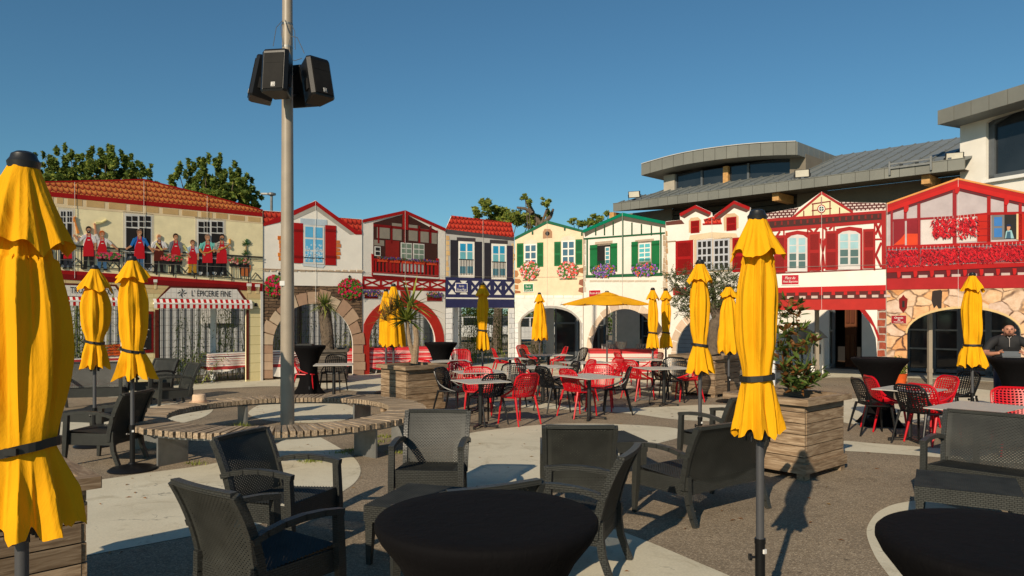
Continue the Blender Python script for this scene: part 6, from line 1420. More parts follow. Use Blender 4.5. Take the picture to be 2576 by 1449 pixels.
    b = MB(); b.cyl((0, 0, .05), (0, 0, .52), .029, n=14); b.cyl((0, 0, .50), (0, 0, .53), .032, n=14); b.build("sleeve", M["black_plastic"], t, smooth=True)
    b = MB(); b.cyl((-.03, 0, .42), (-.055, 0, .42), .008, n=8); b.cyl((-.05, 0, .42), (-.065, 0, .42), .02, n=10); b.build("knob", M["black_plastic"], t)
    b = MB(); b.box((.018, -.024, .46), (.022, .014, .024), .6); b.build("tag_label", M["white"], t)
    b = MB(); disc_base(b); b.build("base", M["black_plastic"], t, smooth=True)
    return t
parasol(60, 2.8, 385, 650, 1127, 1345, 100, 97, 74, 116, 11, "very large tied yellow parasol cut off by the left edge of the picture", hi=2.2, skew=.35, px=55, yf2=1)
parasol(238, 10.2, 668, 738, 860, 930, 38, 32, 21, 36, 12, "tied yellow parasol before the bistro sign, left of its twin", hi=1.2)
parasol(333, 8.64, 645, 714, 881, 958, 38, 33, 26, 54, 13, "tied yellow parasol standing on a black round base left of the ring bench", hi=1.3, skew=.05)
parasol(990, 15.7, 714, 776, None, 874, 22, 34, 0, 29, 14, "untied yellow parasol behind the yucca planter, the nearer of the pair")
parasol(971, 16.9, 727, 786, None, 871, 17, 26, 0, 19, 15, "untied yellow parasol half hidden at the left of the pair behind the yucca")
parasol(1214, 16.4, 711, 748, 831, 882, 17.5, 14, 12, 17, 16, "tied yellow parasol in front of the house with navy timbers")
parasol(1357, 22.4, 736, 763, None, 857, 12.5, 17, 0, 21, 17, "loosely hanging yellow parasol in front of the white stone arch")
parasol(1642, 17.5, 724, 757, 837, 878, 14.5, 12.5, 11, 17, 18, "tied yellow parasol by the bar, the left of two close together")
parasol(1675, 18.6, 726, 758, 837, 877, 15, 12, 10, 17, 19, "tied yellow parasol by the olive branches, the right of two close together")
parasol(1761, 9.3, 654, 716, 868, 942, 30, 25, 19, 36, 20, "tied yellow parasol in front of the olive tree with a tilted strap", hi=1.2, skew=.3)
parasol(1833, 15.2, 716, 752, None, 891, 20.5, 27, 0, 30, 21, "untied yellow parasol right of the olive trunk, just left of the tall one")
parasol(1905, 4.3, 529, 661, 949, 1100, 63, 50, 38, 63, 22, "tall tied yellow parasol with its full pole beside the magnolia planter", hi=2.0, px=1912)
parasol(2446, 12.1, 686, 737, 868, 926, 25, 22, 20, 37, 23, "tied yellow parasol in front of the cobble arch near the man", hi=1.1)
# open parasol
t = thing("open_parasol", "open yellow parasol spread over the tables before the bar", "parasol", A(1527, 21.3))
K = 21.3 / FPX; zt = CH + (HY - 738) * K; ze = CH + (HY - 766) * K; Rr = 1.36; b = MB(); n = 8; vs = [(0, 0, zt)]
for k in range(1, 9):
    u = k / 8
    for i in range(n * 6):
        th = 2 * pi * i / (n * 6) + .2; f = (i % 6) / 6; sag = 1 - .09 * sin(pi * f) * u; vs.append((Rr * u * cos(th) * sag, Rr * u * sin(th) * sag, zt - (zt - ze) * (u ** 1.05) - .03 * sin(pi * f) * u + .02 * sin(pi * u)))
m_ = n * 6; fs = [(0, 1 + i, 1 + (i + 1) % m_) for i in range(m_)] + [(1 + j * m_ + i, 1 + (j + 1) * m_ + i, 1 + (j + 1) * m_ + (i + 1) % m_, 1 + j * m_ + (i + 1) % m_) for j in range(7) for i in range(m_)]
b.add(vs, fs); b.build("canopy", M["yellow"], t, smooth=True, angle=20)
b = MB(); b.lathe([(.34, zt - .055), (.2, zt - .005), (.05, zt + .04)], 8); b.build("vent_flap", M["yellow"], t)
b = MB(); b.lathe([(.06, zt + .03), (.05, zt + .07), (.001, zt + .08)], 16); b.build("cap", M["black"], t)
for i in range(8):
    th = 2 * pi * i / 8 + .2; b = MB(); b.bar((0, 0, zt - .03), (Rr * 1.02 * cos(th), Rr * 1.02 * sin(th), ze - .01), .02, .015); b.build("rib", M["black"], t)
b = MB(); b.cyl((0, 0, 0), (0, 0, zt), .024, n=12); b.build("pole", M["dark_pole"], t, smooth=True)
b = MB(); b.cyl((0, 0, 1.05), (0, 0, 1.2), .05, n=12); b.build("crank_box", M["black_plastic"], t); b = MB(); disc_base(b); b.build("base", M["black_plastic"], t)
# ------------------------------------------------------------------ standing tables under stretch covers
def high_table(c, rz, label, sc=1.0, h=1.10):
    t = thing("high_table", label, "table", c, rz, "round standing tables under black stretch covers"); r = .41 * sc
    prof = [(r * .975, h), (r, h - .010), (r * 1.002, h - .03), (r * .95, h - .07), (r * .80, h - .15), (r * .66, h - .26), (r * .54, h - .40), (r * .48, h - .58), (r * .50, h - .78), (r * .58, h - .95), (r * .72, .05), (r * .78, .012)]
    b = MB(); f = lambda th, j: 1 + max(0, (j - 6)) * .055 * cos(4 * th) + .004 * sin(7 * th) * (j > 2)
    b.lathe([(0.002, h + .001), (r * .8, h + .0005)] + prof, 64, f=lambda th, j: f(th, j - 2), caps=False); b.build("stretch_cover", M["black_cloth"], t, smooth=True, angle=80)
    b = MB(); b.lathe([(r * .965, h - .004), (r * .965, h - .026)], 40); b.build("table_top", M["black"], t)
    for k in range(4):
        a = k * pi / 2; b = MB(); b.bar((.05 * cos(a), .05 * sin(a), .6), (r * .8 * cos(a), r * .8 * sin(a), .02), .03, .03); b.build("leg", M["black"], t)
high_table(A(1225, 2.72), .4, "black covered round standing table in the centre foreground")
high_table(A(2550, 2.42), .8, "black covered round standing table cut off at the lower right corner")
high_table(A(777, 16.7), .3, "black covered standing table just right of the tall pole", .92); high_table(A(1109, 18.4), .5, "black covered standing table before the red arch")
high_table(A(2213, 12.1), .5, "black covered standing table below the Chemin sign", 1.06); high_table(A(2562, 12.0), .6, "black covered standing table the man leans on", 1.06)
# low speaker or tray on the far standing table
b = MB(); b.box((0, 0, .02), (.35, .25, .03)); tag(b.build("laptop", M["black"], loc=A(768, 16.7, 1.10)), "closed black laptop on the standing table by the pole", "laptop")
# ------------------------------------------------------------------ woven resin armchairs, sofas, low tables
def weave(b, S, nu, nv, holes=True, amp=.0045, th=.018, back=True):
    """S(u, v) -> (point, normal). nu strands across, nv rows; real relief and slot holes"""
    cu, rv = nu * 2, nv * 3; idx = {}; vs = []
    def hgt(i, j):
        q = j % 3; row = j // 3
        if q == 0: return -amp * .2
        return amp * (1 if (i + row) % 2 else -.9)
    for side in ((0, 1) if back else (0,)):
        for j in range(rv + 1):
            for i in range(cu + 1):
                p, n = S(i / cu, j / rv); h = hgt(i, j); p = Vector(p); n = Vector(n)
                vs.append(p + n * (h if side == 0 else -th - h * .6)); idx[(side, i, j)] = len(vs) - 1
    fs = []
    for j in range(rv):
        for i in range(cu):
            hole = holes and j % 3 == 2 and (i + (j // 3)) % 2 == 0 and 2 < i < cu - 3 and 2 < j < rv - 3 and (j // 3) % 1 == 0
            if hole:
                continue
            fs.append((idx[0, i, j], idx[0, i + 1, j], idx[0, i + 1, j + 1], idx[0, i, j + 1]))
            if back: fs.append((idx[1, i, j + 1], idx[1, i + 1, j + 1], idx[1, i + 1, j], idx[1, i, j]))
    b.add(vs, fs)
def arc_back(W):
    def S(u, v):
        x = (u - .5) * (W - .06) * (1 + .05 * v); z = .30 + .555 * v; y = -.235 - .05 * v - .13 * v * v + .020 * (abs(2 * u - 1) ** 2) * 1.0
        nrm = Vector((0, 1, .14 + .40 * v)).normalized(); return (x, y, z), nrm
    return S
def wicker_chair(W, name, label, cat, grp):
    t = thing(name, label, cat, (0, 0, 0), 0, grp); hw = W / 2; wk = M["wicker"]; S = arc_back(W)
    nu = int(W / .032)
    b = MB(); weave(b, S, nu, 42); b.build("backrest", M["wicker_flat"], t, smooth=True, angle=60)
    b = MB()
    for s in (-1, 1):
        pts = [Vector(S(.5 + s * .5, k / 8)[0]) + Vector((s * .015, -.008, 0)) for k in range(9)]
        for k in range(8): b.bar(pts[k], pts[k + 1] + (pts[k + 1] - pts[k]) * .04, .042, .05, up=(0, 1, 0))
    pts = [Vector(S(k / 10, 1)[0]) + Vector((0, -.008, .006)) for k in range(11)]
    for k in range(10): b.bar(pts[k], pts[k + 1] + (pts[k + 1] - pts[k]) * .04, .05, .03, up=(0, 0, 1))
    b.build("back_frame", wk, t, uv=True)
    def seat(u, v): return ((u - .5) * (W - .05), -.25 + .56 * v, .385 + .035 * v - .012 * sin(pi * v) * sin(pi * u)), Vector((0, 0, 1))
    b = MB(); weave(b, seat, nu, 40, holes=True, back=False, amp=.0036); b.build("seat", M["wicker_flat"], t, smooth=True, angle=60)
    b = MB(); b.box((0, .305, .335), (W - .05, .022, .165)); b.build("front_apron", wk, t, uv=True)
    for s in (-1, 1): b = MB(); b.box((s * (hw - .035), .03, .32), (.022, .54, .14)); b.build("side_apron", wk, t, uv=True)
    b = MB(); b.box((0, -.24, .31), (W - .08, .022, .12)); b.build("rear_apron", wk, t, uv=True)
    for s in (-1, 1):
        # arm: gently arched, ends in the front post which runs down as the front leg
        x = s * (hw + .005); b = MB(); P = [Vector((x, y, z)) for y, z in ((-.31, .585), (-.22, .615), (-.10, .638), (.04, .648), (.18, .642), (.325, .622))]
        for k in range(5): b.bar(P[k], P[k + 1] + (P[k + 1] - P[k]) * .06, .052, .038)
        b.build("armrest", wk, t, uv=True)
        b = MB(); b.bar((x, .30, .61), (x, .315, .30), .050, .052, up=(0, 1, 0), w1=.054, h1=.058); b.bar((x, .315, .30), (x, .335, 0), .054, .058, up=(0, 1, 0), w1=.034, h1=.036); b.build("front_leg", wk, t, uv=True)
        b = MB(); Q = [Vector((s * (hw - .03), y, z)) for y, z in ((-.255, .42), (-.258, .30), (-.275, .18), (-.315, .07), (-.345, 0))]
        for k in range(4): b.bar(Q[k], Q[k + 1] + (Q[k + 1] - Q[k]) * .05, .045, .056 - .004 * k, up=(0, 1, 0), h1=.052 - .004 * k)
        b.build("rear_leg", wk, t, uv=True)
    return t
def coffee_table(name, label):
    t = thing(name, label, "table", (0, 0, 0), 0, "low woven resin tables"); a = .74
    def top(u, v): return ((u - .5) * a, (v - .5) * a, .435), Vector((0, 0, 1))
    b = MB(); weave(b, top, 24, 50, holes=False, back=False, amp=.0034); b.build("table_top", M["wicker_flat"], t, smooth=True, angle=60)
    for k in range(4):
        R = Matrix.Rotation(k * pi / 2, 4, 'Z')
        b = MB(); b.box((0, -a / 2 + .010, .375), (a - .002 if k % 2 else a - .044, .022, .115)); o_ = b.build("apron", M["wicker"], t, uv=True); o_.matrix_local = R
        b = MB(); b.bar((-a / 2 + .038, -a / 2 + .038, .33), (-a / 2 + .03, -a / 2 + .03, 0), .062, .062, up=(0, 1, 0), w1=.036, h1=.036); o_ = b.build("leg", M["wicker"], t, uv=True); o_.matrix_local = R
    return t
def put(src, used, c, facing, label):
    if not used: src.location = c; src.rotation_euler = (0, 0, -radians(facing)); src["label"] = label; return src
    return copy_thing(src, c, -radians(facing), label)
ch = wicker_chair(.62, "wicker_armchair", "x", "armchair", "dark woven resin armchairs")
CL = [((-.76, 6.95), 183, "dark woven armchair facing the viewer in the centre, arm shadow across its back"),
      ((-1.83, 5.85), 110, "dark woven armchair facing right, behind the one seen from the back at lower left"),
      ((-1.50, 4.46), 36, "dark woven armchair seen from behind at lower left with light through its holes"),
      ((-.30, 4.50), 330, "dark woven armchair mostly hidden behind the central black round table"),
      ((.46, 5.36), 291, "dark woven armchair seen edge on from behind, touching the central black table"),
      ((.60, 6.76), 2, "dark woven armchair with upright back seen from behind, centre right"),
      ((2.48, 8.85), 321, "dark woven armchair partly hidden behind the sofa and tall parasol"),
      ((-5.02, 9.12), 276, "dark woven armchair facing left beside the parasol with the round base"),
      ((-6.42, 13.9), 228, "dark woven armchair nearest the hat end of the ring bench"),
      ((-7.45, 15.2), 200, "dark woven armchair behind the tied parasol, further from the ring bench")]
for i, (c, f, lab) in enumerate(CL): put(ch, i > 0, (c[0], c[1], .004), f, lab)
so = wicker_chair(1.12, "wicker_sofa", "x", "sofa", "dark woven resin sofas")
for i, (c, f, lab) in enumerate([((1.79, 6.90), 323, "dark woven sofa seen from behind, left of the tall parasol pole"), ((4.50, 6.75), 226, "dark woven sofa at the right edge with a big curved back"), ((-8.05, 14.1), 165, "dark woven sofa behind the leftmost parasol pole")]):
    put(so, i > 0, (c[0], c[1], .004), f, lab)
ct = coffee_table("wicker_table", "x")
for i, (c, f, lab) in enumerate([((-.62, 5.62), 18, "low woven table in front of the central armchair"), ((1.05, 8.35), -12, "low woven table behind the upright armchair, centre right"), ((3.78, 6.12), 30, "low woven table in front of the sofa at the right edge"), ((-6.0, 10.6), 10, "low woven table behind the armchair facing left")]):
    put(ct, i > 0, (c[0], c[1], .004), f, lab)
# ------------------------------------------------------------------ perforated stacking chairs
def lattice(b, S, nu, nv, skip=lambda i, j: False, th=.006, bar_=.20):
    """net of thin bars with diamond openings following a curved shell"""
    def P(u, v, s): p, n = S(u, v); return Vector(p) + Vector(n) * (th / 2 * s)
    for j in range(nv):
        for i in range(nu):
            if skip(i, j): continue
            o = .0; u0, u1, v0, v1 = i / nu, (i + 1) / nu, j / nv, (j + 1) / nv; um, vm = (u0 + u1) / 2, (v0 + v1) / 2
            out = [(u0, v0), (u1, v0), (u1, v1), (u0, v1)]; sk = (.5 - .0) * (1 / nu) * .28 * (1 if (i < nu / 2) else -1)
            inn = [(um + (a - um) * (1 - bar_ * 1.6) , vm + (c - vm) * (1 - bar_ * 1.6)) for a, c in out]
            inn = [(inn[0][0] + sk * .5, inn[0][1]), (inn[1][0] + sk * .5, inn[1][1]), (inn[2][0] - sk * .5, inn[2][1]), (inn[3][0] - sk * .5, inn[3][1])]
            vs = [P(*q, 1) for q in out] + [P(*q, 1) for q in inn] + [P(*q, -1) for q in out] + [P(*q, -1) for q in inn]
            fs = []
            for k in range(4):
                l = (k + 1) % 4; fs += [(k, l, 4 + l, 4 + k), (8 + l, 8 + k, 12 + k, 12 + l), (4 + k, 4 + l, 12 + l, 12 + k)]
            b.add(vs, fs)
def net_chair(name, label, mat, group):
    t = thing(name, label, "chair", (0, 0, 0), 0, group)
    def hwid(v): return .225 + .030 * sin(pi * min(1, v * .8)) - (.05 * max(0, v - .86) / .14) ** 1
    def B(u, v):
        c = 2 * u - 1; x = c * hwid(v); z = .455 + .385 * v + .022 * (1 - c * c) * v - .02 * v * (1 - c * c) - .045 * (1 - abs(c) ** 2) * (1 - v) * 0 ; y = -.175 - .11 * v ** 1.2 + .055 * c * c * (1 - .45 * v)
        z -= .035 * (1 - c * c) * (1 - abs(2 * v - 1)); n = Vector((-c * .35, 1, .25)).normalized(); return (x, y, z), n
    b = MB(); lattice(b, B, 11, 13, th=.007, bar_=.235); b.build("backrest", mat, t, smooth=True, angle=30)
    def Sx(u, v):
        c = 2 * u - 1; return (c * (.235 - .01 * v), -.18 + .39 * v, .452 + .012 * c * c - .015 * sin(pi * v) - .01 * max(0, v - .8) * 5), Vector((0, 0, 1))
    b = MB(); lattice(b, Sx, 10, 10, bar_=.24); b.build("seat", mat, t, smooth=True, angle=30)
    b = MB(); pts = [B(0, k / 8)[0] for k in range(8)] + [B(.04, .97)[0], B(.12, 1)[0]] + [B(k / 8, 1)[0] for k in range(2, 7)] + [B(.88, 1)[0], B(.96, .97)[0]] + [B(1, k / 8)[0] for k in range(7, -1, -1)]
    b.tube(pts, .016, 6); b.build("back_rim", mat, t, smooth=True)
    b = MB(); pts = [(-.235, -.18, .455), (-.245, .0, .45), (-.235, .17, .452), (-.19, .215, .445), (0, .225, .437), (.19, .215, .445), (.235, .17, .452), (.245, 0, .45), (.235, -.18, .455)]; b.tube(pts, .014, 6); b.build("seat_rim", mat, t, smooth=True)
    for s in (-1, 1):
        b = MB(); b.tube([B(.5 + s * .5, .52)[0], (s * .262, -.12, .575), (s * .268, -.02, .515), (s * .255, .10, .472), (s * .235, .18, .455)], [.011, .017, .018, .016, .012], 6, sx=.7); b.build("side_wing", mat, t, smooth=True)
        b = MB(); b.tube([(s * .205, .175, .45), (s * .225, .20, .25), (s * .245, .225, 0)], [.021, .017, .0125], 8); b.build("leg", mat, t, smooth=True)
        b = MB(); b.tube([(s * .215, -.17, .46), (s * .235, -.225, .25), (s * .25, -.285, 0)], [.021, .017, .0125], 8); b.build("leg", mat, t, smooth=True)
    return t
red = net_chair("net_chair", "x", M["red_plastic"], "red perforated plastic chairs"); blk = net_chair("net_chair", "x", M["black_plastic"], "black perforated plastic chairs")
used = {'r': False, 'k': False}
def c7(x, y): return (1069.3 + x * .29297, 842.9 + y * .29297)
def c4_(x, y): return (2075.7 + x * .30386, 754.8 + y * .30386)
def net(kind, v, facing, lab):
    D = CH * FPX / (v[1] - HY); c = A(v[0], D, .004)
    r_ = put(red if kind == 'r' else blk, used[kind], c, facing, lab); used[kind] = True
CH_L = [
 ('k', c7(235, 690), 112, "black perforated chair beside the yucca planter, at the left corner of the front table"),
 ('r', c7(330, 592), 150, "red perforated chair behind the leftmost black chair near the yucca planter"),
 ('r', c7(455, 690), 178, "red perforated chair on the far side of the nearest left table"),
 ('k', c7(520, 765), 318, "black perforated chair seen from behind at the nearest left table"),
 ('r', c7(800, 762), 318, "red perforated chair seen from behind, nearest of the left group"),
 ('k', c7(720, 630), 205, "black perforated chair at the right side of the nearest left table, behind the red one"),
 ('r', c7(885, 535), 100, "red perforated chair seen from the side between the two front tables"),
 ('k', c7(1000, 560), 110, "black perforated chair half hidden behind the leaning red chair in the middle"),
 ('k', c7(1200, 590), 255, "black perforated chair in the middle with its back to the low central table"),
 ('k', c7(1100, 655), 62, "black perforated chair left of the foremost right red chair"),
 ('r', c7(1315, 700), 58, "foremost red perforated chair of the right table, seen from its left rear"),
 ('r', c7(1495, 645), 190, "red perforated chair across the right table facing the viewer"),
 ('k', c7(1640, 672), 275, "black perforated chair at the right end of the right front table"),
 ('r', c7(1340, 560), 255, "red perforated chair behind the foremost right table, turned left"),
 ('r', c7(1580, 520), 250, "red perforated chair in the second row behind the right table"),
 ('r', c7(1730, 440), 78, "red perforated chair before the bar with a high visible back"),
 ('r', c7(1835, 555), 62, "red perforated chair left of the black chair near the tilted strap parasol"),
 ('r', c7(1930, 445), 250, "red perforated chair close to the bar counter, right one"),
 ('k', c7(2125, 530), 205, "black perforated chair facing the viewer near the olive planter"),
 ('k', c7(2085, 578), 62, "black perforated chair seen from behind near the olive planter"),
 ('r', c7(2260, 565), 272, "red perforated chair behind the parasol with the tilted strap"),
 ('r', c7(660, 375), 80, "red perforated chair right of the navy house parasol"),
 ('r', c7(880, 330), 130, "furthest red perforated chair in front of the white stone pillar"),
 ('k', c7(905, 385), 105, "black perforated chair in the back row below the loose parasol"),
 ('r', c7(1140, 350), 262, "red perforated chair in the back row with its back to the bar"),
 ('k', c7(1300, 370), 250, "small black perforated chair near the pillar of the bar arch"),
 ('r', c7(320, 400), 165, "far red perforated chair beyond the yucca planter, right of the black covered table"),
 ('r', (1046, 1010), 190, "red perforated chair whose top shows above the yucca planter rim"),
 ('r', (772, 990), 92, "red perforated chair seen from the side, just right of the tall pole"),
 ('k', (838, 985), 186, "black perforated chair facing the viewer before the dark palm planter"),
 ('k', c4_(400, 1110), 95, "black perforated chair right of the magnolia planter"),
 ('r', c4_(500, 1075), 95, "red perforated chair behind the black one right of the magnolia planter"),
 ('k', c4_(800, 1200), 70, "black perforated chair between the two right hand tables"),
 ('r', c4_(905, 1190), 75, "red perforated chair just behind the black one between the right hand tables"),
 ('r', c4_(900, 1080), 265, "red perforated chair at the right end of the right rear table"),
 ('k', c4_(1090, 1010), 262, "black perforated chair below the right parasol, facing left"),
 ('r', c4_(1600, 1280), 200, "red perforated chair peeking over the sofa at the right edge"),
]
for c in CH_L: net(*c)
# ------------------------------------------------------------------ square bistro tables
def bistro(v, rz, w, d, lab, feet=1):
    D = (CH - .75) * FPX / (v[1] - HY); t = thing("bistro_table", lab, "table", A(v[0], D), rz, "grey topped bistro tables")
    b = MB(); z = .742; b.box((0, 0, z), (w, d, .012)); b.build("table_top", M["table"], t)
    b = MB(); b.box((0, 0, z - .02), (.3, .3, .02)); b.build("plate", M["black"], t)
    for k in range(feet):
        x = 0 if feet == 1 else (-w * .22 + k * w * .44)
        b = MB(); b.cyl((x, 0, .04), (x, 0, .73), .036, n=12); b.build("column", M["black"], t, smooth=True)
        b = MB()
        for a in range(4): b.bar((x, 0, .055), (x + .30 * cos(a * pi / 2 + .78), .30 * sin(a * pi / 2 + .78), .035), .05, .022, w1=.035)
        b.build("base", M["black"], t)
        for a in range(4): b = MB(); b.cyl((x + .28 * cos(a * pi / 2 + .78), .28 * sin(a * pi / 2 + .78), 0), (x + .28 * cos(a * pi / 2 + .78), .28 * sin(a * pi / 2 + .78), .03), .022, n=8); b.build("foot", M["black"], t)
R_ = radians
for a in (
 ((1209, 957.5), R_(27), .74, .74, "grey bistro table nearest on the left, between black and red chairs"), ((1205, 934), R_(20), .9, .7, "grey bistro table behind the nearest left table"),
 ((1366, 922), R_(25), 1.0, .7, "grey bistro table in the middle of the second row"), ((1482, 945.5), R_(34), .78, .95, "grey bistro table nearest on the right with the foremost red chair"),
 ((1670, 925), R_(18), 1.0, .7, "grey bistro table near the parasol with the tilted strap"), ((1604, 904), R_(12), 1.15, .7, "grey bistro table directly before the bar counter"),
 ((1283, 901), R_(18), .75, .7, "grey bistro table beside the navy house parasol"), ((1380, 892.5), R_(15), 1.1, .7, "furthest grey bistro table, below the loose parasol"),
 ((1472, 911), R_(15), 1.0, .7, "grey bistro table right of centre in the third row"), ((1124, 907.5), R_(12), 1.0, .7, "grey bistro table behind the yucca planter beside the black covered table"),
 ((840, 916), R_(10), .80, .7, "grey bistro table just right of the tall pole before the dark planter"), ((2288, 978), R_(42), .76, .76, "grey bistro table right of the magnolia planter"),
 ((2456, 1023), R_(38), 1.08, .72, "large grey bistro table top behind the sofa at the right edge")):
    bistro(*a)
# ------------------------------------------------------------------ tables with striped cloths behind the left boards
def cloth_table(c, rz, w, d, h, drop, mat, lab, flare=.0):
    t = thing("cloth_table", lab, "table", c, rz, "tables under striped cloths")
    b = MB(); nx = int(w / .06); pts = []
    per = []
    for i in range(nx + 1): per.append((-w / 2 + w * i / nx, -d / 2, 0, -1))
    ny = int(d / .06)
    for i in range(1, ny + 1): per.append((w / 2, -d / 2 + d * i / ny, 1, 0))
    for i in range(1, nx + 1): per.append((w / 2 - w * i / nx, d / 2, 0, 1))
    for i in range(1, ny): per.append((-w / 2, d / 2 - d * i / ny, -1, 0))
    n = len(per); rows = 7; vs = []
    for j in range(rows + 1):
        u = j / rows
        for k, (x, y, nx_, ny_) in enumerate(per):
            f = (.012 + .05 * u) * (.5 + .5 * sin(k * .9 + .6 * sin(k * .37))) * (1 if u > 0 else 0) + flare * u
            dr = drop * u * (1 + .12 * sin(k * .31)) ; vs.append((x + nx_ * f + (flare * u if x < -w / 2 + .1 and ny_ else 0) * -1, y + ny_ * f, h - dr))
    b.add(vs, [(j * n + k, j * n + (k + 1) % n, (j + 1) * n + (k + 1) % n, (j + 1) * n + k) for j in range(rows) for k in range(n)]); b.add([(x, y, h) for x, y, _, _ in per], [tuple(range(n))])
    b.build("tablecloth", mat, t, smooth=True, angle=60)
    for sx in (-1, 1):
        for sy in (-1, 1): b = MB(); b.bar((sx * w * .3, sy * d * .3, h - .05), (sx * w * .42, sy * d * .42, 0), .03, .03); b.build("leg", M["white"], t)
W_, R1 = (.66, .62, .56), (.34, .02, .02)
st1 = m_stripe("striped_cloth_white", W_, R1, [(.33, .42, R1), (.46, .47, R1), (.49, .50, R1), (.52, .53, R1), (.55, .565, R1), (.60, .615, R1), (.66, .69, (.12, .01, .02)), (.72, .735, R1)])
st2 = m_stripe("striped_cloth_red", (.55, .012, .02), R1, [(.20, .215, W_), (.26, .27, W_), (.35, .37, W_), (.39, .40, W_), (.47, .485, W_), (.52, .53, W_), (.60, .61, W_), (.63, .65, W_), (.68, .69, W_)])
st3 = m_stripe("striped_cloth_left", W_, R1, [(.15, .17, R1), (.19, .205, R1), (.22, .23, R1), (.25, .26, R1), (.55, .57, R1), (.60, .61, R1), (.63, .66, R1), (.70, .76, R1)])
cloth_table(A(571, 20.0), R_(43), 1.25, .75, .76, .44, st1, "table with a white and dark red striped cloth under the awning opening")
cloth_table(A(718, 20.9), R_(22), .95, .8, .76, .62, st1, "striped cloth table at the left side of the stone arch with a flaring corner", flare=.14)
cloth_table(A(862, 22.2), R_(22), 1.0, .7, .76, .50, st2, "red striped cloth table at the right side of the stone arch")
cloth_table(A(1008, 22.9), R_(22), 2.05, .8, .77, .58, st2, "long red table with white stripes inside the red arch")
cloth_table(A(245, 17.6), R_(43), 2.0, .75, .78, .72, st3, "long white table with red stripes under the left awning")
for vx, D, lab in ((278, 17.9, "orange crate on the striped table behind the left parasols, left one"), (303, 18.1, "orange crate on the striped table behind the left parasols, right one"),):
    t = thing("crate", lab, "crate", A(vx, D, .79), R_(43))
    for z in (.04, .11, .18, .25):
        for y in (-.14, .14): b = MB(); b.box((0, y, z), (.36, .012, .05)); b.build("slat", M["orange"], t)
        for x in (-.18, .18): b = MB(); b.box((x, 0, z), (.012, .27, .05)); b.build("slat", M["orange"], t)
    for x in (-.17, .17):
        for y in (-.125, .125): b = MB(); b.box((x, y, .15), (.025, .02, .28)); b.build("corner_post", M["orange"], t)
# ------------------------------------------------------------------ plants
def blades(b, c, n, ln, wd, r, up=.35, droop=.35, mi=0, seg=4, spread=1.0):
    for i in range(n):
        a = 2 * pi * i / n * 1.618 * 7 + r.uniform(-.2, .2); el = r.uniform(-.35, 1.25) * spread + up * .2; l = ln * r.uniform(.6, 1.05)
        d = Vector((cos(a) * cos(el), sin(a) * cos(el), sin(el))); sd = Vector((-sin(a), cos(a), 0)); p = Vector(c); vs = []
        for k in range(seg + 1):
            u = k / seg; q = p + d * l * u + Vector((0, 0, -droop * l * u * u * max(.1, cos(el)))); w = wd * (1 - u) ** .6 * (.6 + .8 * min(1, u * 3)) * .5 + .0008
            vs += [q - sd * w, q + Vector((0, 0, -w * .5)), q + sd * w]
        m_ = mi if not isinstance(mi, (list, tuple)) else r.choice(mi)
        b.add(vs, [(3 * k + s, 3 * k + s + 1, 3 * k + s + 4, 3 * k + s + 3) for k in range(seg) for s in (0, 1)], m_)
r = random.Random(21)
c = Vector((-1.75, 14.05, .82)) + Vector((-.08, -.35, 0)); K = 13.7 / FPX
def yz(x, y): return (( x - CX) * K - c.x, 0, CH + (HY - y) * K - c.z)
t = thing("yucca_plant", "two stemmed spiky yucca with dry brown leaves growing in the planter by the ring bench", "plant", c)
b = MB(); b.tube([yz(1042, 914), yz(1046, 880), yz(1048, 850), yz(1044, 818)], [.075, .06, .052, .05], 10); b.tube([yz(1040, 892), yz(1031, 865), yz(1027, 835), yz(1024, 808)], [.05, .042, .035, .03], 8); b.build("trunk", M["bark_pale"], t, smooth=True)
b = MB(); blades(b, yz(1024, 806), 80, .52, .046, r, mi=[0, 1, 1], droop=.3); blades(b, Vector(yz(1034, 770)) + Vector((0, 0, 0)), 30, .66, .046, r, mi=[0, 1, 1], up=.8, droop=.25)
b.build("leaf_head", [M["leaf"], M["leaf2"]], t, kind="stuff")
b = MB(); 
for q, n_ in ((yz(982, 790), 120), (yz(1000, 775), 70), (yz(968, 805), 60)): blades(b, q, n_, .42, .012, r, mi=[0, 0, 1, 2], droop=.15, seg=3, spread=1.1)
b.tube([yz(1030, 815), yz(1005, 800), yz(985, 790)], [.02, .014, .008], 5, mi=0); b.build("dry_twigs", [M["leaf_dry"], M["leaf_brown"], M["leaf2"]], t, kind="stuff")
# palm
c = A(826, 19.5, .8); K = 19.5 / FPX; t = thing("palm_tree", "small palm with a shaggy trunk before the stone arch", "palm", c)
b = MB(); pts = [Vector(((x - 826) * K, 0, CH + (HY - y) * K - .8)) for x, y in ((826, 884), (824, 860), (822, 830), (818, 795), (815, 770))]
b.tube(pts, [.16, .165, .17, .16, .12], 12); rr_ = random.Random(4)
for i in range(260):
    u = rr_.random(); a = rr_.uniform(0, 2 * pi); q = pts[0].lerp(pts[-1], u); d = Vector((cos(a), sin(a), 0)); p = q + d * .16; b.add([p + Vector((-d.y, d.x, 0)) * .02, p - Vector((-d.y, d.x, 0)) * .02, p + d * .03 + Vector((0, 0, .09))], [(0, 1, 2)])
b.build("trunk", M["bark"], t)
b = MB(); blades(b, pts[-1] + Vector((0, 0, .03)), 90, .50, .030, rr_, mi=[0, 0, 1, 2], droop=.35); blades(b, pts[-1] + Vector((.12, 0, -.02)), 30, .42, .026, rr_, mi=[2, 0], droop=.9, up=-1)
b.build("leaf_head", [M["leaf2"], M["leaf"], M["leaf_olive"]], t, kind="stuff")
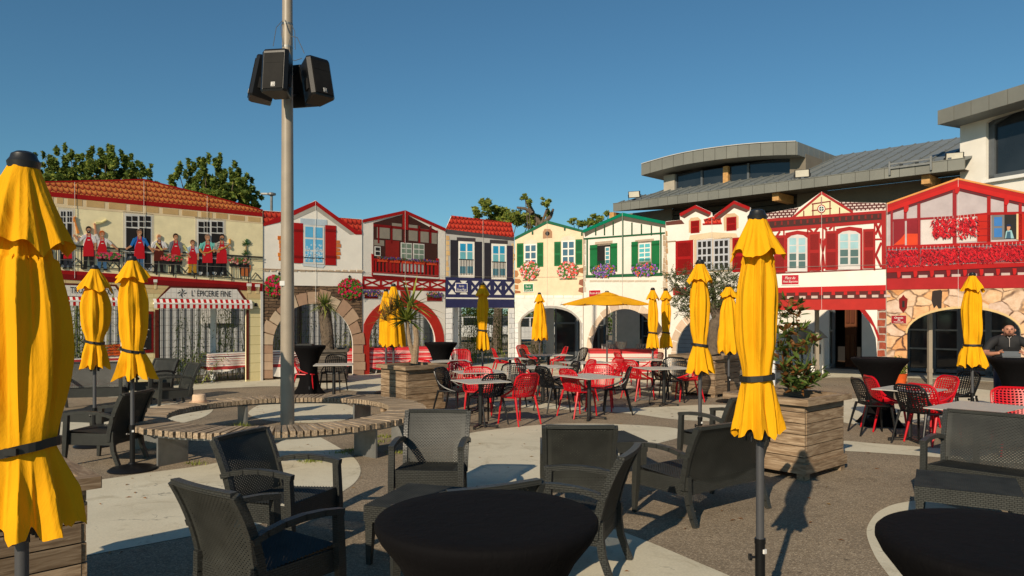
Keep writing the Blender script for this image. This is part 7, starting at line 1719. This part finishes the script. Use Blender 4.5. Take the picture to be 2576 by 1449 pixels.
# olive tree
c = A(1791, 16.75, .82); K = 16.75 / FPX
def oz(x, y, dy=0.0): return Vector(((x - 1791) * K, dy, CH + (HY - y) * K - .82))
t = thing("olive_tree", "olive tree with a gnarled trunk and loose grey green crown in the large planter", "tree", c)
b = MB(); b.tube([oz(1796, 892), oz(1792, 872, .02), oz(1797, 850), oz(1793, 828, -.02), oz(1801, 810), oz(1806, 795), oz(1790, 778)], [.17, .13, .14, .12, .145, .11, .07], 12)
for pts in ([(1803, 800), (1812, 770), (1820, 740), (1822, 715)], [(1800, 802), (1785, 770), (1765, 745), (1740, 725)], [(1790, 778), (1775, 760), (1730, 770)], [(1795, 785), (1800, 745), (1790, 705)], [(1760, 745), (1720, 735), (1700, 715)]):
    b.tube([oz(x, y, rr_.uniform(-.2, .2) if i else 0) for i, (x, y) in enumerate(pts)], [.07 - .018 * i for i in range(len(pts))], 7)
b.build("trunk", M["bark"], t, smooth=True)
b = MB(); rr_ = random.Random(8)
cl = [(1700, 700, 22, 18), (1715, 725, 30, 22), (1745, 705, 32, 24), (1722, 755, 30, 18), (1715, 780, 20, 14), (1740, 785, 24, 14), (1790, 690, 34, 18), (1820, 700, 34, 24), (1845, 715, 22, 24), (1800, 735, 36, 24), (1830, 750, 30, 22), (1850, 740, 20, 20), (1775, 755, 26, 20), (1820, 775, 24, 14), (1735, 740, 24, 18), (1765, 725, 26, 22), (1688, 690, 12, 10)]
for (x, y, rx, ry) in cl:
    cc = oz(x, y, rr_.uniform(-.15, .3))
    for s in range(int(rx * ry / 9.5)):
        while True:
            q = Vector((rr_.uniform(-1, 1), rr_.uniform(-1, 1), rr_.uniform(-1, 1)))
            if q.length < 1: break
        q = Vector((q.x * rx * K, q.y * rx * K * .9, q.z * ry * K)); p = cc + q; d = (q.normalized() * .7 + Vector((rr_.gauss(0, .5), rr_.gauss(0, .5), rr_.gauss(.2, .4)))).normalized(); L_ = rr_.uniform(.12, .26)
        sd = d.cross(Vector((rr_.gauss(0, 1), rr_.gauss(0, 1), 1))).normalized(); w = .0035
        b.add([p - sd * w, p + sd * w, p + d * L_], [(0, 1, 2)], 2)
        for k in range(11):
            u = (k + 1) / 11; o = p + d * L_ * u; ld = (d * .6 + sd * (1 if k % 2 else -1) * rr_.uniform(.5, 1) + Vector((0, 0, rr_.uniform(-.3, .3)))).normalized() * rr_.uniform(.045, .07); ww = ld.cross(d).normalized() * .0085
            b.add([o, o + ld * .5 + ww, o + ld, o + ld * .5 - ww], [(0, 1, 2, 3)], rr_.choice((0, 0, 1)))
b.build("crown", [M["leaf_olive"], mk("leaf_olive_dark", (.055, .075, .028), .6, .3, 6, 0.0, spec=.1), M["bark"]], t)
# magnolia
pA_, rA_, aA_ = PL['mag']; cc = pA_ + Vector((cos(rA_) * .48 - sin(rA_) * .48, sin(rA_) * .48 + cos(rA_) * .48, .80)); K = cc.y / FPX
def mz(x, y, dy=0.0): return Vector(((x - CX) * K - cc.x, dy, CH + (HY - y) * K - cc.z))
t = thing("magnolia_shrub", "tall thin shrub with glossy green and rusty brown leaves in the nearest right planter", "shrub", cc)
sb = MB(); lb = MB(); rr_ = random.Random(15)
stems = [[(2000, 985), (1998, 930), (1992, 870), (1990, 800), (1996, 755)], [(2003, 985), (2008, 920), (2015, 860), (2012, 800), (2020, 770)], [(1995, 985), (1980, 930), (1965, 880), (1962, 820), (1975, 780)], [(2006, 985), (2022, 930), (2034, 880), (2038, 860)], [(1998, 985), (1985, 940), (1970, 905)], [(2010, 985), (2035, 950), (2055, 925)], [(2002, 985), (2040, 968), (2066, 958)], [(2000, 985), (2010, 960), (2020, 940)]]
def leafm(b, p, d, l, w, mi):
    sd = d.cross(Vector((rr_.gauss(0, .6), rr_.gauss(0, .6), 1))).normalized(); n = sd.cross(d).normalized()
    b.add([p, p + d * l * .3 + sd * w * .42 + n * .008, p + d * l * .65 + sd * w * .40 + n * .008, p + d * l, p + d * l * .65 - sd * w * .40 + n * .008, p + d * l * .3 - sd * w * .42 + n * .008, p + d * l * .5], [(0, 1, 6), (1, 2, 6), (2, 3, 6), (3, 4, 6), (4, 5, 6), (5, 0, 6)], mi)
for st_ in stems:
    dy = rr_.uniform(-.12, .12); P = [mz(x, y, dy * i / 3) for i, (x, y) in enumerate(st_)]; sb.tube(P, [.011 - .002 * i for i in range(len(P))], 5)
    hi_ = st_[-1][1] < 800
    for i in range(len(P) - 1):
        for k in range(7 if hi_ else 5):
            u = rr_.random(); q = P[i].lerp(P[i + 1], u)
            if i == 0 and hi_ and u < .4 and rr_.random() < .5: continue
            a = rr_.uniform(0, 2 * pi); tw = Vector((cos(a), sin(a), rr_.uniform(.1, .8))).normalized(); ext = rr_.uniform(.02, .14); q2 = q + tw * ext; sb.tube([q, q2], [.004, .003], 4)
            for m_ in range(3):
                d = (tw + Vector((rr_.gauss(0, .6), rr_.gauss(0, .6), rr_.gauss(.15, .5)))).normalized(); leafm(lb, q2, d, rr_.uniform(.10, .17), rr_.uniform(.045, .065), rr_.choice((0, 0, 1, 1, 2)))
for k in range(40):
    a = rr_.uniform(0, 2 * pi); q = mz(2000 + rr_.gauss(0, 12), 970 - abs(rr_.gauss(0, 14)), rr_.gauss(0, .1)); leafm(lb, q, Vector((cos(a), sin(a), rr_.uniform(-.1, .8))).normalized(), rr_.uniform(.08, .14), .05, rr_.choice((0, 2, 2)))
sb.build("stem", M["leaf_olive"], t, kind="stuff"); lb.build("foliage", [M["leaf"], M["leaf_brown"], M["leaf_dark"]], t, kind="stuff")
# ------------------------------------------------------------------ the man at the standing table
def man():
    D = 12.62; c = A(2536, D); t = thing("person", "shaved man in a black zip shirt bent over a tablet", "person", c, -.50)
    me = bpy.data.meshes.new("skel"); V = []; E = []; R = []
    def v(p, r, par=None):
        V.append(p); R.append(r if isinstance(r, tuple) else (r, r))
        if par is not None: E.append((par, len(V) - 1))
        return len(V) - 1
    pel = v((0, .10, .98), (.19, .15)); sp = v((0, .06, 1.14), (.20, .155), pel); chs = v((0, -.02, 1.31), (.21, .15), sp); nb = v((0, -.06, 1.40), (.14, .10), chs); nk = v((0, -.09, 1.455), (.072, .075), nb)
    h1 = v((0, -.145, 1.50), (.078, .088), nk); h2 = v((0, -.155, 1.55), (.088, .102), h1); h3 = v((0, -.14, 1.595), (.080, .092), h2); v((0, -.125, 1.62), (.048, .052), h3)
    for s in (-1, 1):
        sh = v((s * .20, -.03, 1.365), (.085, .085), nb); u1 = v((s * .285, -.06, 1.28), (.072, .072), sh); el = v((s * .345, -.16, 1.15), (.052, .052), u1); f1 = v((s * .27, -.31, 1.143), (.043, .043), el); wr = v((s * .185, -.40, 1.165), (.028, .026), f1); pm_ = v((s * .15, -.43, 1.175), (.034, .022), wr)
        hp_ = v((s * .10, .10, .90), (.115, .12), pel); kn = v((s * .13, .08, .50), (.075, .08), hp_); an = v((s * .14, .10, .10), (.05, .055), kn); v((s * .15, -.08, .035), (.045, .035), an)
    me.from_pydata(V, E, []); o = bpy.data.objects.new("skel", me); COL.objects.link(o)
    m_ = o.modifiers.new("s", 'SKIN'); sv_ = me.skin_vertices[0].data
    for i, q in enumerate(R): sv_[i].radius = q
    sv_[0].use_root = True
    ss = o.modifiers.new("u", 'SUBSURF'); ss.levels = 2
    dg = bpy.context.evaluated_depsgraph_get(); m2 = bpy.data.meshes.new_from_object(o.evaluated_get(dg)); bpy.data.objects.remove(o)
    m2.materials.clear()
    shirt = mk("black_shirt", (.012, .012, .014), .8, .2, 14, .3)
    for q in (M["skin"], shirt, M["denim"], M["black_plastic"]): m2.materials.append(q)
    for p in m2.polygons:
        cx, cy, cz = p.center; ax = abs(cx)
        if cz < .09: mi = 3
        elif cz < .97: mi = 2
        elif cz > 1.452 and ax < .105 and (cz > 1.47 or ax < .07): mi = 0
        elif (cy < -.15 and cz < 1.21 and ax > .05): mi = 0
        else: mi = 1
        p.material_index = mi; p.use_smooth = True
    link_mesh(m2, "body", t)
    # face, ears, fingers
    b = MB(); b.tube([(0, -.245, 1.57), (0, -.268, 1.54), (0, -.252, 1.528)], [.009, .014, .011], 8); b.build('nose', M['skin'], t, smooth=True)
    b = MB(); b.tube([(-.025, -.243, 1.505), (0, -.25, 1.503), (.025, -.243, 1.505)], .005, 6); b.build('mouth', pm((.30, .09, .07)), t, smooth=True)
    for s in (-1, 1): b = MB(); b.tube([(s * .084, -.15, 1.57), (s * .092, -.145, 1.55), (s * .084, -.15, 1.53)], [.006, .012, .006], 8); b.build("ear", M["skin"], t, smooth=True)
    b = MB()
    for s in (-1, 1): b = MB(); b.tube([(s * .018, -.254, 1.577), (s * .048, -.238, 1.577)], .0035, 5); b.build('eyebrow', pm((.06, .035, .03)), t); b = MB(); b.tube([(s * .022, -.252, 1.563), (s * .042, -.243, 1.563)], .0028, 5); b.build('eye', pm((.03, .02, .02)), t)
    b = MB(); b.tube([(-.06, -.21, 1.515), (-.035, -.238, 1.485), (0, -.246, 1.480), (.035, -.238, 1.485), (.06, -.21, 1.515)], [.006, .009, .01, .009, .006], 6); b.build("beard", pm((.16, .08, .055)), t, smooth=True)
    for s in (-1, 1):
        for k in range(4):
            x = s * (.128 + .012 * k); y = -.445 + .012 * k; b = MB(); l = (.045, .055, .052, .04)[k]
            b.tube([(x, y, 1.185 + .002 * k), (x - s * .012, y - l * .55, 1.196), (x - s * .022, y - l * .95, 1.182)], [.0095, .0088, .007], 7); b.build("finger", M["skin"], t, smooth=True)
        b = MB(); b.tube([(s * .165, -.415, 1.19), (s * .14, -.44, 1.215), (s * .118, -.455, 1.222)], [.012, .0105, .008], 7); b.build("thumb", M["skin"], t, smooth=True)
    b = MB(); b.tube([(0, -.185, 1.42), (0, -.205, 1.36), (0, -.2, 1.27)], .005, 5); b.tube([(-.03, -.17, 1.44), (0, -.19, 1.41), (.03, -.17, 1.44)], .006, 5); b.build("zip", pm((.4, .35, .33)), t)
    b = MB(); b.lathe([(.033, -.014), (.036, -.01), (.036, .01), (.033, .014)], 16); o2 = b.build("watch", M["black"], t, loc=(.20, -.385, 1.162), rot=(1.2, .2, .7))
    b = MB(); b.bar((0, -.50, 1.12), (0, -.44, 1.20), .26, .014, up=(0, 1, 0)); b.box((0, -.46, 1.112), (.25, .12, .018)); tb = thing("tablet", "dark tablet in a folded stand cover that the man holds on the table", "tablet", c, -.50); b.build("cover", M["frame"], tb)
man()
